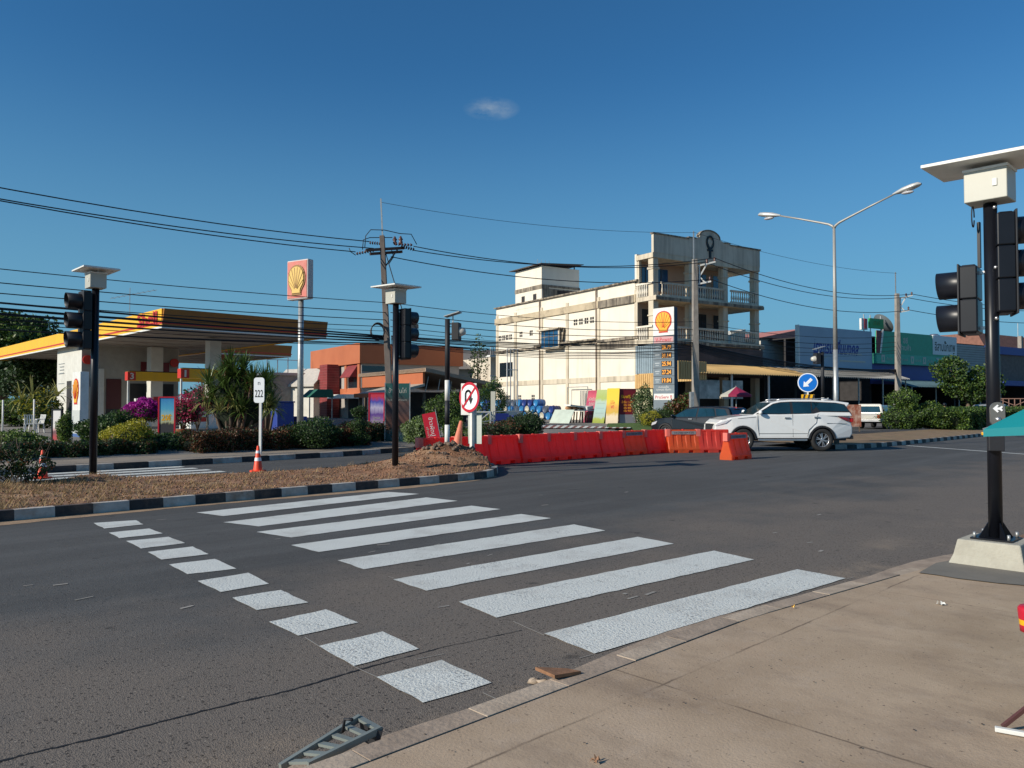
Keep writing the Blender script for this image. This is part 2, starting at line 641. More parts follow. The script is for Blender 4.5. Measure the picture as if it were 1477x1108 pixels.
# ------------------------------------------------------------------ ground materials
def asphalt_mat(name, base, dusty, near_t=None):
    m = bpy.data.materials.new(name)
    m.use_nodes = True
    nt = m.node_tree
    N, L = nt.nodes, nt.links
    b = N["Principled BSDF"]
    b.inputs["Roughness"].default_value = .88
    b.inputs["Specular IOR Level"].default_value = .25
    tc = N.new("ShaderNodeTexCoord")

    def noise(sc, det=6, rough=.6, vec=None):
        n = N.new("ShaderNodeTexNoise")
        n.inputs["Scale"].default_value = sc
        n.inputs["Detail"].default_value = det
        n.inputs["Roughness"].default_value = rough
        L.new(vec or tc.outputs["Object"], n.inputs["Vector"])
        return n

    def rng(src, a, b_, c, d):
        r = N.new("ShaderNodeMapRange")
        for i, q in enumerate((a, b_, c, d)):
            r.inputs[1 + i].default_value = q
        L.new(src, r.inputs[0])
        return r.outputs[0]

    def mix(f, A, B, bt='MIX'):
        x = N.new("ShaderNodeMix")
        x.data_type = 'RGBA'
        x.blend_type = bt
        if hasattr(f, 'is_linked'):
            L.new(f, x.inputs["Factor"])
        else:
            x.inputs["Factor"].default_value = f
        for q, k in ((A, "A"), (B, "B")):
            if isinstance(q, tuple):
                x.inputs[k].default_value = (*q, 1)
            else:
                L.new(q, x.inputs[k])
        return x.outputs["Result"]

    def math_(op, a, b_):
        x = N.new("ShaderNodeMath")
        x.operation = op
        x.use_clamp = True
        for i, q in enumerate((a, b_)):
            if hasattr(q, 'is_linked'):
                L.new(q, x.inputs[i])
            else:
                x.inputs[i].default_value = q
        return x.outputs[0]
    sep = N.new("ShaderNodeSeparateXYZ")
    L.new(tc.outputs["Object"], sep.inputs[0])
    big = noise(.35, 5)
    # long smears that follow the traffic
    mp = N.new("ShaderNodeMapping")
    mp.inputs["Scale"].default_value = (.12, 1.6, 1)
    L.new(tc.outputs["Object"], mp.inputs[0])
    lane = noise(1.0, 5, .55, mp.outputs[0])
    col = mix(rng(big.outputs["Fac"], .35, .65, 0, 1), base, tuple(c * .8 for c in base))
    col = mix(rng(lane.outputs["Fac"], .42, .75, 0, .7), col, tuple(c * 1.45 for c in base))
    col = mix(rng(noise(1.3, 7, .7).outputs["Fac"], .56, .72, 0, .55), col, tuple(c * .6 for c in base))
    # dusty strip beside the near kerb, fading into the carriageway
    wob = rng(noise(.6, 4).outputs["Fac"], .3, .7, -1.4, 1.4)
    tt = N.new("ShaderNodeMath")
    tt.operation = 'ADD'
    L.new(sep.outputs["Y"], tt.inputs[0])
    L.new(wob, tt.inputs[1])
    nearf = rng(tt.outputs[0], 4.6, 7.4, .85, .05)
    col = mix(nearf, col, dusty)
    # aggregate
    vor = N.new("ShaderNodeTexVoronoi")
    vor.inputs["Scale"].default_value = 130
    L.new(tc.outputs["Object"], vor.inputs["Vector"])
    agg = noise(120, 3)
    col = mix(rng(agg.outputs["Fac"], .58, .72, 0, .35), col, (.26, .23, .2))
    pit = noise(42, 6, .75)
    amt = rng(tt.outputs[0], 2.5, 9, .8, .25)
    col = mix(math_('MULTIPLY', rng(pit.outputs["Fac"], .46, .36, 0, 1), amt), col, (.014, .013, .013))
    vp = N.new("ShaderNodeTexVoronoi")
    vp.inputs["Scale"].default_value = 34
    vp.inputs["Randomness"].default_value = 1
    L.new(tc.outputs["Object"], vp.inputs["Vector"])
    pick_ = N.new("ShaderNodeSeparateXYZ")
    L.new(vp.outputs["Color"], pick_.inputs[0])
    crisp = math_('MULTIPLY', rng(vp.outputs["Distance"], .34, .2, 0, 1), rng(pick_.outputs["X"], .45, .6, 0, 1))
    col = mix(math_('MULTIPLY', crisp, rng(tt.outputs[0], 4, 11, .85, .3)), col, (.016, .015, .015))
    crisp2 = math_('MULTIPLY', rng(vp.outputs["Distance"], .3, .15, 0, 1), rng(pick_.outputs["Y"], .75, .85, 0, 1))
    col = mix(math_('MULTIPLY', crisp2, rng(tt.outputs[0], 4, 11, .6, .1)), col, (.34, .3, .25))
    spot = noise(3.1, 3, .5)
    col = mix(rng(spot.outputs["Fac"], .68, .74, 0, .6), col, (.03, .029, .028))
    sand = noise(.9, 8, .75)
    sf = math_('MULTIPLY', rng(sand.outputs["Fac"], .5, .72, 0, 1), rng(sep.outputs["Y"], 2.9, 3.9, .8, .0))
    col = mix(sf, col, (.36, .28, .2))
    L.new(col, b.inputs["Base Color"])
    bp = N.new("ShaderNodeBump")
    bp.inputs["Strength"].default_value = .4
    bp.inputs["Distance"].default_value = .01
    h = N.new("ShaderNodeMath")
    h.operation = 'ADD'
    L.new(vor.outputs["Distance"], h.inputs[0])
    L.new(pit.outputs["Fac"], h.inputs[1])
    L.new(h.outputs[0], bp.inputs["Height"])
    L.new(bp.outputs[0], b.inputs["Normal"])
    return m


def paint_mat(name, wear=.4):
    m = bpy.data.materials.new(name)
    m.use_nodes = True
    nt = m.node_tree
    N, L = nt.nodes, nt.links
    b = N["Principled BSDF"]
    b.inputs["Roughness"].default_value = .6
    tc = N.new("ShaderNodeTexCoord")
    n = N.new("ShaderNodeTexNoise")
    n.inputs["Scale"].default_value = 48
    n.inputs["Detail"].default_value = 4
    n.inputs["Roughness"].default_value = .65
    L.new(tc.outputs["Object"], n.inputs["Vector"])
    n2 = N.new("ShaderNodeTexNoise")
    n2.inputs["Scale"].default_value = 2.5
    n2.inputs["Detail"].default_value = 6
    L.new(tc.outputs["Object"], n2.inputs["Vector"])
    ad = N.new("ShaderNodeMath")
    ad.operation = 'MULTIPLY_ADD'
    L.new(n2.outputs["Fac"], ad.inputs[0])
    ad.inputs[1].default_value = .35
    L.new(n.outputs["Fac"], ad.inputs[2])
    r = N.new("ShaderNodeMapRange")
    r.inputs[1].default_value = .58
    r.inputs[2].default_value = .48
    L.new(ad.outputs[0], r.inputs[0])
    x = N.new("ShaderNodeMix")
    x.data_type = 'RGBA'
    sc = N.new("ShaderNodeMath")
    sc.operation = 'MULTIPLY'
    sc.inputs[1].default_value = wear * 2
    sc.use_clamp = True
    L.new(r.outputs[0], sc.inputs[0])
    L.new(sc.outputs[0], x.inputs["Factor"])
    g = N.new("ShaderNodeMix")
    g.data_type = 'RGBA'
    g.inputs["A"].default_value = (.72, .74, .69, 1)
    g.inputs["B"].default_value = (.6, .61, .57, 1)
    L.new(n2.outputs["Fac"], g.inputs["Factor"])
    sm = N.new("ShaderNodeTexNoise")
    sm.inputs["Scale"].default_value = 1.4
    sm.inputs["Detail"].default_value = 7
    sm.inputs["Roughness"].default_value = .7
    L.new(tc.outputs["Object"], sm.inputs["Vector"])
    smr = N.new("ShaderNodeMapRange")
    for i_, v_ in enumerate((.5, .72, 0, .6)):
        smr.inputs[1 + i_].default_value = v_
    L.new(sm.outputs["Fac"], smr.inputs[0])
    sx_ = N.new("ShaderNodeMix")
    sx_.data_type = 'RGBA'
    L.new(smr.outputs[0], sx_.inputs["Factor"])
    L.new(g.outputs["Result"], sx_.inputs["A"])
    sx_.inputs["B"].default_value = (.38, .36, .32, 1)
    L.new(sx_.outputs["Result"], x.inputs["A"])
    x.inputs["B"].default_value = (.16, .15, .14, 1)
    L.new(x.outputs["Result"], b.inputs["Base Color"])
    bp = N.new("ShaderNodeBump")
    bp.inputs["Strength"].default_value = .8
    bp.inputs["Distance"].default_value = .015
    L.new(n.outputs["Fac"], bp.inputs["Height"])
    L.new(bp.outputs[0], b.inputs["Normal"])
    return m


def pavement_mat():
    m = bpy.data.materials.new('pavement_concrete')
    m.use_nodes = True
    nt = m.node_tree
    N, L = nt.nodes, nt.links
    b = N["Principled BSDF"]
    b.inputs["Roughness"].default_value = .9
    b.inputs["Specular IOR Level"].default_value = .2
    tc = N.new("ShaderNodeTexCoord")

    def noise(sc, det=6, rough=.6, scale=None):
        n = N.new("ShaderNodeTexNoise")
        n.inputs["Scale"].default_value = sc
        n.inputs["Detail"].default_value = det
        n.inputs["Roughness"].default_value = rough
        if scale:
            mp = N.new("ShaderNodeMapping")
            mp.inputs["Scale"].default_value = scale
            L.new(tc.outputs["Object"], mp.inputs[0])
            L.new(mp.outputs[0], n.inputs["Vector"])
        else:
            L.new(tc.outputs["Object"], n.inputs["Vector"])
        return n.outputs["Fac"]

    def rng(src, a, b_, c, d):
        r = N.new("ShaderNodeMapRange")
        for i, q in enumerate((a, b_, c, d)):
            r.inputs[1 + i].default_value = q
        L.new(src, r.inputs[0])
        return r.outputs[0]

    def mix(f, A, B):
        x = N.new("ShaderNodeMix")
        x.data_type = 'RGBA'
        L.new(f, x.inputs["Factor"])
        for q, k in ((A, "A"), (B, "B")):
            if isinstance(q, tuple):
                x.inputs[k].default_value = (*q, 1)
            else:
                L.new(q, x.inputs[k])
        return x.outputs["Result"]
    col = mix(rng(noise(.8, 8, .65), .35, .68, 0, 1), (.345, .255, .175), (.50, .385, .275))
    col = mix(rng(noise(2.6, 8, .7, (1, .5, 1)), .5, .75, 0, .55), col, (.17, .125, .098))
    col = mix(rng(noise(6, 6, .7), .52, .8, 0, .5), col, (.46, .37, .29))
    col = mix(rng(noise(42, 3, .5), .66, .74, 0, .8), col, (.07, .055, .045))
    col = mix(rng(noise(1.1, 3, .5), .6, .78, 0, .35), col, (.32, .2, .13))
    # broad joints between the poured slabs
    sep = N.new("ShaderNodeSeparateXYZ")
    L.new(tc.outputs["Object"], sep.inputs[0])

    def joint(out, pitch, off, wdt):
        a = N.new("ShaderNodeMath")
        a.operation = 'ADD'
        L.new(out, a.inputs[0])
        a.inputs[1].default_value = off
        w_ = N.new("ShaderNodeMath")
        w_.operation = 'MULTIPLY_ADD'
        L.new(noise(5, 3), w_.inputs[0])
        w_.inputs[1].default_value = .03
        L.new(a.outputs[0], w_.inputs[2])
        p = N.new("ShaderNodeMath")
        p.operation = 'PINGPONG'
        L.new(w_.outputs[0], p.inputs[0])
        p.inputs[1].default_value = pitch / 2
        return rng(p.outputs[0], 0, wdt, .75, 0)
    brk = rng(noise(1.7, 4), .42, .58, .15, 1)
    j = N.new("ShaderNodeMath")
    j.operation = 'MAXIMUM'
    L.new(joint(sep.outputs["X"], 3.0, -.48, .012), j.inputs[0])
    L.new(joint(sep.outputs["Y"], 2.6, .15, .012), j.inputs[1])
    jj = N.new("ShaderNodeMath")
    jj.operation = 'MULTIPLY'
    L.new(j.outputs[0], jj.inputs[0])
    L.new(brk, jj.inputs[1])
    col = mix(jj.outputs[0], col, (.075, .055, .04))
    L.new(col, b.inputs["Base Color"])
    bp = N.new("ShaderNodeBump")
    bp.inputs["Strength"].default_value = .35
    bp.inputs["Distance"].default_value = .01
    L.new(noise(60, 5, .65), bp.inputs["Height"])
    L.new(bp.outputs[0], b.inputs["Normal"])
    return m


ASPH = asphalt_mat('asphalt', (.082, .084, .084), (.178, .15, .125))
PAINT = paint_mat('road_paint', .45)
PAINTC = paint_mat('road_paint_fresh', .1)
PAVE = pavement_mat()
M['kerbA'] = mat('kerb_tan', (.34, .265, .2), .9, var=.15, vscale=6, bump=.3, dirt=(.16, .12, .09), damt=.5, dscale=5)
M['kerbB'] = mat('kerb_light', (.43, .345, .26), .9, var=.12, vscale=6, bump=.3, dirt=(.2, .15, .11), damt=.5, dscale=5)
M['kerbW'] = mat('kerb_white', (.5, .46, .41), .8, var=.15, vscale=7, bump=.3, dirt=(.27, .18, .12), damt=.85, dscale=2.6, dlo=.42, dhi=.68)
M['kerbK'] = mat('kerb_black', (.03, .027, .027), .75, var=.3, vscale=7, bump=.3, dirt=(.2, .13, .09), damt=.6, dscale=2.6, dlo=.46)
M['dust'] = mat('kerb_dust', (.33, .225, .14), .95, var=.2, vscale=5, bump=.4)
M['fore'] = mat('forecourt_concrete', (.2, .185, .165), .9, var=.2, vscale=.6, bump=.2, dirt=(.12, .11, .1), damt=.5, dscale=.4)
M['farpave'] = mat('far_pavement', (.27, .225, .175), .9, var=.15, vscale=1, bump=.3, dirt=(.15, .12, .09), damt=.5, dscale=1.5)
M['earth'] = mat('earth', (.16, .115, .07), .95, var=.3, vscale=.02, dirt=(.06, .08, .03), damt=.7, dscale=.01)
M['grass'] = mat('lawn', (.06, .11, .02), .9, var=.25, vscale=4, bump=.5)
M['tar'] = mat('tar_seam', (.012, .011, .011), .7, var=.3)
M['scuff'] = mat('grey_scuff', (.3, .28, .25), .9, var=.2)

# earth: one sheet to the horizon
b = MB()
b.quad((-3000, -3000, -.03), (3000, -3000, -.03), (3000, 3000, -.03), (-3000, 3000, -.03))
struct(b.build('ground', M['earth']))

# roadway (both carriageways and the junction) in road axes
b = MB()
n = 60
xs = [-70 + i * 3.5 for i in range(n)]
b.add([(x, 2.4, 0) for x in xs] + [(x, 24.2, 0) for x in xs], [(i, i + 1, n + i + 1, n + i) for i in range(n - 1)])
struct(b.build('road', ASPH, rotz=RA))

# near pavement with its kerb
KT = 2.92


def kedge(s):            # kerb line drifts a little towards us further along
    return KT - max(0, s - 5) * .1 - max(0, s - 8.6) ** 2 * .03


PZ = .12
b = MB()
ss = [-40, -20, -8, -3, 0, 2, 4, 4.5, 5, 5.5, 6, 6.5, 7, 7.6, 8.2, 8.6, 9, 9.5, 10, 11, 12, 13, 14, 16]
b.add([(s, kedge(s) - .163, PZ - .004) for s in ss] + [(s, -14, PZ - .004) for s in ss] + [(s, kedge(s) - .163, -.2) for s in ss],
      [(i, i + 1, len(ss) + i + 1, len(ss) + i) for i in range(len(ss) - 1)])
b.box(16, -14, -.2, 90, -.6, PZ - .008)
struct(b.build('pavement', PAVE, rotz=RA))
# kerb stones
ka, kb = MB(), MB()
s = -12.0
i = 0
while s < 13.5:
    Ls = random.choice([.52, .58, .66])
    tgt = ka if i % 2 == 0 else kb
    top = PZ if s < 6.6 else PZ - min(.07, (s - 6.6) * .04)
    t0, t1 = kedge(s), kedge(s + Ls)
    dz = random.uniform(-.003, .003)
    gap = .0025
    if True:
        v = [(s + gap, t0 - .155, -.05), (s + Ls - gap, t1 - .155, -.05), (s + Ls - gap, t1, -.05), (s + gap, t0, -.05),
             (s + gap, t0 - .155, top + dz), (s + Ls - gap, t1 - .155, top + dz), (s + Ls - gap, t1 - .015, top + dz), (s + gap, t0 - .015, top + dz)]
        tgt.add(v, [(0, 3, 2, 1), (4, 5, 6, 7), (0, 1, 5, 4), (1, 2, 6, 5), (2, 3, 7, 6), (3, 0, 4, 7)])
    else:  # broken stone
        for q in range(5):
            tgt.ball((s + Ls * (.15 + q * .17), t0 - .09 + random.uniform(-.03, .03), .03), .07, 8, (1.1, .9, .75), .25)
    s += Ls
    i += 1
ko = ka.build('kerb', M['kerbA'], rotz=RA, bevel=.003)
struct(ko)
kc = kb.build('kerb', M['kerbB'], rotz=RA, bevel=.003)
struct(kc)
# cement gutter strip
b = MB()
ss = [-12 + .5 * k for k in range(48)]
v = []
for s in ss:
    v += [(s, kedge(s) - .01, .0046), (s, kedge(s) + .25 + .05 * math.sin(s * 1.7) + random.uniform(-.015, .015), .0032)]
b.add(v, [(2 * k, 2 * k + 1, 2 * k + 3, 2 * k + 2) for k in range(len(ss) - 1)])
struct(b.build('gutter', M['kerbA'], rotz=RA))


# ---- painted markings (corners surveyed from the photo, laid on the road)
def rough_quad(b, c, z=.006, seg=14, amp=.008):
    c = [Vector(q) for q in c]
    pts = []
    for k in range(4):
        a, d = c[k], c[(k + 1) % 4]
        L_ = (d - a).length
        m = max(2, int(L_ / .12))
        nrm = Vector((-(d - a).y, (d - a).x, 0)).normalized()
        for j in range(m):
            q = a.lerp(d, j / m)
            if 0 < j:
                q = q + nrm * random.uniform(-amp, amp)
            pts.append((q.x, q.y, z))
    b.add(pts, [tuple(range(len(pts)))])


zeb = [((283, 740), (322, 745), (605, 713), (560, 710)), ((322, 754), (373, 760), (660, 723), (615, 718)), ((370, 768), (420, 776), (722, 735), (680, 730)),
       ((420, 787), (460, 797), (795, 748), (752, 742)), ((487, 809), (525, 822), (873, 766), (828, 757)), ((567, 837), (615, 853), (972, 785), (920, 775)),
       ((662, 869), (716, 892), (1088, 808), (1030, 795)), ((785, 915), (857, 944), (1220, 835), (1150, 822))]
b = MB()
for c in zeb[:4]:
    rough_quad(b, [G(*q) for q in c])
struct(b.build('zebra_crossing', PAINTC))
b = MB()
for c in zeb[4:]:
    rough_quad(b, [G(*q) for q in c])
struct(b.build('zebra_crossing', PAINT))
sq = [((135, 755), (150, 763), (207, 757), (196, 751)), ((157, 769), (172, 777), (235, 770), (215, 763)), ((182, 781), (203, 792), (267, 784), (243, 775)),
      ((213, 797), (233, 808), (301, 800), (278, 789)), ((244, 815), (270, 829), (341, 821), (310, 807)), ((285, 839), (318, 855), (388, 843), (358, 827)),
      ((335, 863), (370, 881), (445, 870), (405, 852)), ((388, 898), (430, 918), (517, 899), (470, 880)), ((460, 933), (510, 962), (604, 937), (552, 912)),
      ((543, 978), (610, 1015), (709, 986), (637, 953))]
b = MB()
for c in sq[:5]:
    rough_quad(b, [G(*q) for q in c])
struct(b.build('stop_line', PAINTC))
b = MB()
for c in sq[5:]:
    rough_quad(b, [G(*q) for q in c])
struct(b.build('stop_line', PAINT))
# crossing of the frontage road
b = MB()
for k in range(6):
    t = 16.75 + k * .72
    s0 = 4.2 - k * .05
    rough_quad(b, [W(s0, t), W(s0 + 3.9, t), W(s0 + 3.9, t + .36), W(s0, t + .36)])
struct(b.build('frontage_crossing', PAINTC))
b = MB()
a0, a1 = G(1308, 643), G(1500, 657)
dv = (a1 - a0).normalized()
nv = Vector((-dv.y, dv.x, 0)) * .09
rough_quad(b, [a0 - nv, a1 - nv, a1 + nv, a0 + nv])
struct(b.build('give_way_line', PAINTC))
# tar seam
b = MB()
pl = [G(-60, 1112), G(42, 1088), G(170, 1058), G(300, 1024), G(420, 996), G(520, 966), G(640, 934), G(760, 908)]
pts = []
for a, d in zip(pl[:-1], pl[1:]):
    for k in range(14):
        pts.append(a.lerp(d, k / 14))
v = []
for k, p in enumerate(pts):
    f = .55 if k > len(pts) * .75 else 1
    wv = random.uniform(.003, .012) * f
    o = random.uniform(-.006, .006)
    v += [(p.x - UY * (o - wv), p.y + UX * (o - wv), .003), (p.x - UY * (o + wv), p.y + UX * (o + wv), .003)]
b.add(v, [(2 * k, 2 * k + 1, 2 * k + 3, 2 * k + 2) for k in range(len(pts) - 1)])
struct(b.build('tar_seam', M['tar']))
# survey string marks and scuffs
b = MB()


def thin(a, d, w_=.008, z=.004):
    a, d = Vector(a), Vector(d)
    dv = (d - a).normalized()
    nv = Vector((-dv.y, dv.x, 0)) * w_ / 2
    b.add([(*(a - nv).xy, z), (*(d - nv).xy, z), (*(d + nv).xy, z), (*(a + nv).xy, z)], [(0, 1, 2, 3)])


for a, d in [((440, 920), (462, 934)), ((510, 962), (545, 978)), ((575, 837), (560, 832)), ((740, 897), (785, 917)), ((855, 945), (836, 950)), ((600, 952), (640, 944)), ((660, 712), (694, 708)), ((1220, 836), (1232, 833)), ((696, 1000), (722, 1012))]:
    thin(G(*a), G(*d))
for _ in range(34):
    p = G(random.uniform(30, 1400), random.uniform(705, 900))
    st = ST(p)
    if 3.6 < st[1] < 11.8:
        a = random.uniform(.04, .16)
        rot = RA + random.uniform(-.4, .4)
        q = Vector((math.cos(rot) * a, math.sin(rot) * a, 0))
        thin(p, p + q, random.uniform(.015, .04), .005)
struct(b.build('road_scuffs', M['scuff']))


# ------------------------------------------------------------------ median with dirt, kerb, clods
def h_noise(s, t):
    return (math.sin(s * 2.1 + t * 1.3) * .5 + math.sin(s * 5.3 - t * 3.7) * .3 + math.sin(s * 11.1 + t * 9.2) * .2)


def med_far(s):
    if s > 13:
        return 15.2
    return 17.25 - (s - 4) * .2 if s > 4 else 17.25


def med_near(s):
    return 12.52 if s < 10.8 else 12.52 + (s - 10.8) ** 2 * .33


S1 = 13.25


def med_z(s, t):
    a, c = med_near(s) + .15, med_far(s)
    k = min(1, max(0, (t - a) / .5)) * min(1, max(0, (c - t) / .5)) * min(1, max(0, (S1 - s) / .5))
    base = .118 + .012 * k + .03 * h_noise(s, t) * k
    for ms, mt, mr, mh in ((12.05, 14.75, 1.2, .36), (12.9, 15.1, .7, .16), (9.85, 13.9, .7, .1), (4.6, 16.6, .7, .1), (10.9, 15, 1.6, .14), (2.2, 15.5, 2, .08)):
        d2 = ((s - ms) ** 2 + (t - mt) ** 2) / mr ** 2
        base += mh * math.exp(-d2 * 1.6) * (1 + .25 * math.sin(s * 9 + t * 7)) * min(1, k * 3 + .2)
    return base


V, F = [], []
ns, ntt = 460, 56
s0 = -20
rows = []
for i in range(ns + 1):
    s = s0 + (S1 - s0) * (i / ns) ** .8
    row = []
    a, c = med_near(s) + .14, med_far(s)
    if s > 12.3:
        c = c - (s - 12.3) ** 2 * .9
    for j in range(ntt + 1):
        t = a + (c - a) * j / ntt
        row.append((s, t, med_z(s, t) + random.uniform(-.008, .008)))
    rows.append(row)
for r in rows:
    V += r
for i in range(ns):
    for j in range(ntt):
        q = i * (ntt + 1) + j
        F.append((q, q + ntt + 1, q + ntt + 2, q + 1))
o = npmesh('median_soil', np.array(V), np.array(F), M['soil'], None, True)
o.rotation_euler = (0, 0, RA)
struct(o)


def kerbline(pts, mats, block=.5, h=.155, wd=.15, name='median_kerb', zb=0):
    """blocks along a polyline in road axes, alternately black and white"""
    d = [0]
    for a, c in zip(pts[:-1], pts[1:]):
        d.append(d[-1] + math.dist(a, c))

    def at(x):
        for k in range(len(pts) - 1):
            if x <= d[k + 1] or k == len(pts) - 2:
                f = (x - d[k]) / (d[k + 1] - d[k])
                return (pts[k][0] + (pts[k + 1][0] - pts[k][0]) * f, pts[k][1] + (pts[k + 1][1] - pts[k][1]) * f)
    bs = [MB(), MB()]
    x = 0
    i = 0
    while x < d[-1] - .1:
        x2 = min(x + block, d[-1])
        sub = [at(x + (x2 - x) * k / 2) for k in range(3)]
        for a, c in zip(sub[:-1], sub[1:]):
            dx, dy = c[0] - a[0], c[1] - a[1]
            L_ = math.hypot(dx, dy)
            nx, ny = -dy / L_ * wd, dx / L_ * wd
            e = .015
            v = [(a[0], a[1], zb - .03), (c[0], c[1], zb - .03), (c[0] + nx, c[1] + ny, zb - .03), (a[0] + nx, a[1] + ny, zb - .03),
                 (a[0] + nx * e * 8, a[1] + ny * e * 8, zb + h), (c[0] + nx * e * 8, c[1] + ny * e * 8, zb + h), (c[0] + nx, c[1] + ny, zb + h), (a[0] + nx, a[1] + ny, zb + h)]
            bs[i % 2].add(v, [(0, 3, 2, 1), (4, 5, 6, 7), (0, 1, 5, 4), (1, 2, 6, 5), (2, 3, 7, 6), (3, 0, 4, 7)])
        x = x2
        i += 1
    for q, m in zip(bs, mats):
        o_ = q.build(name, m, rotz=RA)
        struct(o_)


line = [(s_ / 2, med_near(s_ / 2)) for s_ in range(-50, 22)] + [(11.3, 12.6), (11.8, 12.85), (12.25, 13.2), (12.65, 13.6), (13.0, 14.1), (13.2, 14.6), (13.2, 15.05), (13.0, 15.3)]
kerbline(line, (M['kerbK'], M['kerbW']))
# tan dust along the foot of the median kerb
b = MB()
v = []
K = 160
for k in range(K):
    s = -25 + k * .232
    e = med_near(s) if s < 11 else med_near(11) + (s - 11) * .35
    wv = .26 + .08 * math.sin(s * .9) + random.uniform(-.03, .03)
    if s > 9.5:
        wv *= max(.15, 1 - (s - 9.5) / 3)
    v += [(s, e + .01, .010), (s, e - wv, .0035)]
b.add(v, [(2 * k, 2 * k + 1, 2 * k + 3, 2 * k + 2) for k in range(K - 1)])
struct(b.build('kerb_dust', M['dust'], rotz=RA))


def clods(n, name, material, smin, smax, tfun, size, zfun, parentless=True):
    V, F = [], []
    oct_ = np.array([(1, 0, 0), (0, 1, 0), (-1, 0, 0), (0, -1, 0), (0, 0, .8), (0, 0, -.8)])
    of = np.array([(0, 1, 4), (1, 2, 4), (2, 3, 4), (3, 0, 4), (1, 0, 5), (2, 1, 5), (3, 2, 5), (0, 3, 5)])
    for _ in range(n):
        s, t = tfun(smin, smax)
        r = size * random.uniform(.3, 1) ** 2 + .008
        q = oct_ * (r * RNG.uniform(.6, 1.3, (6, 3)))
        a = random.uniform(0, 6.28)
        c_, s_ = math.cos(a), math.sin(a)
        q = q @ np.array([[c_, s_, 0], [-s_, c_, 0], [0, 0, 1]])
        F.append(of + len(V) * 6)
        V.append(q + np.array([s, t, zfun(s, t) + r * .3]))
    o = npmesh(name, np.concatenate(V), np.concatenate(F), material)
    o.rotation_euler = (0, 0, RA)
    return o


def tf(a, c):
    s = a + (c - a) * random.random() ** .7
    return s, random.uniform(med_near(s) + .2, med_far(s) - .1)


stuff(clods(9500, 'soil_clods', M['clod'], -8, 12.8, tf, .02, med_z), 'loose brown soil clods strewn over the median strip', 'soil')


def tf2(a, c):
    r = min(.85, abs(random.gauss(0, .36)))
    an = random.uniform(0, 6.28)
    return 12.05 + r * 1.3 * math.cos(an), 14.8 + r * math.sin(an)


stuff(clods(520, 'rubble', M['rock'], 0, 0, tf2, .075, med_z), 'grey broken asphalt rubble heaped round the striped post', 'rubble')


# dry grass on the left half of the median
def grasspts(n, s0, s1, zfun, k):
    V, F = [], []
    for _ in range(n):
        s = random.uniform(s0, s1)
        t = random.uniform(med_near(s) + .15, med_far(s) - .2)
        if random.random() > max(.08, min(1, (k - s) / 6 + .25 * math.sin(s * 3 + t * 2))):
            continue
        z = zfun(s, t)
        for _ in range(4):
            a = random.uniform(0, 6.28)
            L_ = random.uniform(.04, .15)
            tip = (s + math.cos(a) * L_ * .8, t + math.sin(a) * L_ * .8, z + L_ * random.uniform(.3, 1))
            w_ = .006
            o = len(V)
            V += [(s - math.sin(a) * w_, t + math.cos(a) * w_, z - .01), (s + math.sin(a) * w_, t - math.cos(a) * w_, z - .01), tip]
            F.append((o, o + 1, o + 2))
    return np.array(V), np.array(F)


V, F = grasspts(16000, -9, 12, med_z, 7.0)
o = npmesh('dry_grass', V, F, M['drygrass'])
o.rotation_euler = (0, 0, RA)
stuff(o, 'short straw coloured dry grass on the median soil', 'grass')

# ------------------------------------------------------------------ far pavement, forecourt, island
fk = [(-60, 20.8), (-20, 20.8), (4, 20.85), (9, 21.0), (13, 21.2), (17, 22.1), (20, 23.6), (23, 25.6)]
kerbline(fk, (M['kerbK'], M['kerbW']), block=.85, h=.15, name='far_kerb')
b = MB()
e2 = [(-60, 25), (-20, 25), (4, 25), (9, 25), (13, 25), (17, 25.5), (20, 27), (23, 28.5)]
v = []
for (a, t), (c, t2) in zip(fk, e2):
    v += [(a, t + .14, .14), (c, t2, .14)]
b.add(v, [(2 * k, 2 * k + 1, 2 * k + 3, 2 * k + 2) for k in range(len(fk) - 1)])
struct(b.build('far_pavement', M['farpave'], rotz=RA))
# forecourt: gently rising concrete apron
V, F = [], []
gs = [-70, -40, -20, 0, 5, 10, 15, 17, 19, 21, 23, 25, 27, 29, 31, 33, 40, 50, 62, 80, 120]
gt = [23.0, 23.5, 24, 24.5, 25, 27, 30, 35, 40, 50, 65, 90, 130]
for s in gs:
    for t in gt:
        V.append((s, t, zf(s, t) + .004 if not (t < 23.2) else .02))
for i in range(len(gs) - 1):
    for j in range(len(gt) - 1):
        q = i * len(gt) + j
        F.append((q, q + len(gt), q + len(gt) + 1, q + 1))
o = npmesh('forecourt', np.array(V), np.array(F), M['fore'])
o.rotation_euler = (0, 0, RA)
struct(o)

# island beyond the junction
pts = [(28.3, 13.6), (28.0, 13.0), (28.2, 12.2), (28.9, 11.8), (30, 11.65), (33, 11.6), (40, 11.75), (46, 12.0), (80, 12.6)]
kerbline(pts, (M['kerbK'], M['kerbW']), block=.5, name='island_kerb')
b = MB()
v = []
for s, t in pts[2:]:
    v += [(s + .1, t + .14, .14), (s + .1 if s < 29 else s, 15.6, .2)]
b.add(v, [(2 * k, 2 * k + 1, 2 * k + 3, 2 * k + 2) for k in range(len(pts) - 3)])
b.add([(28.25, 12.3, .14), (28.1, 13.0, .14), (28.4, 15.5, .16), (30, 15.6, .2), (30, 12.3, .15)], [(0, 1, 2, 3, 4)])
M['isl'] = mat('island_soil', (.23, .15, .085), .95, var=.2, vscale=2, bump=.5, dirt=(.17, .14, .06), damt=.7, dscale=1.3)
struct(b.build('island_soil', M['isl'], rotz=RA))
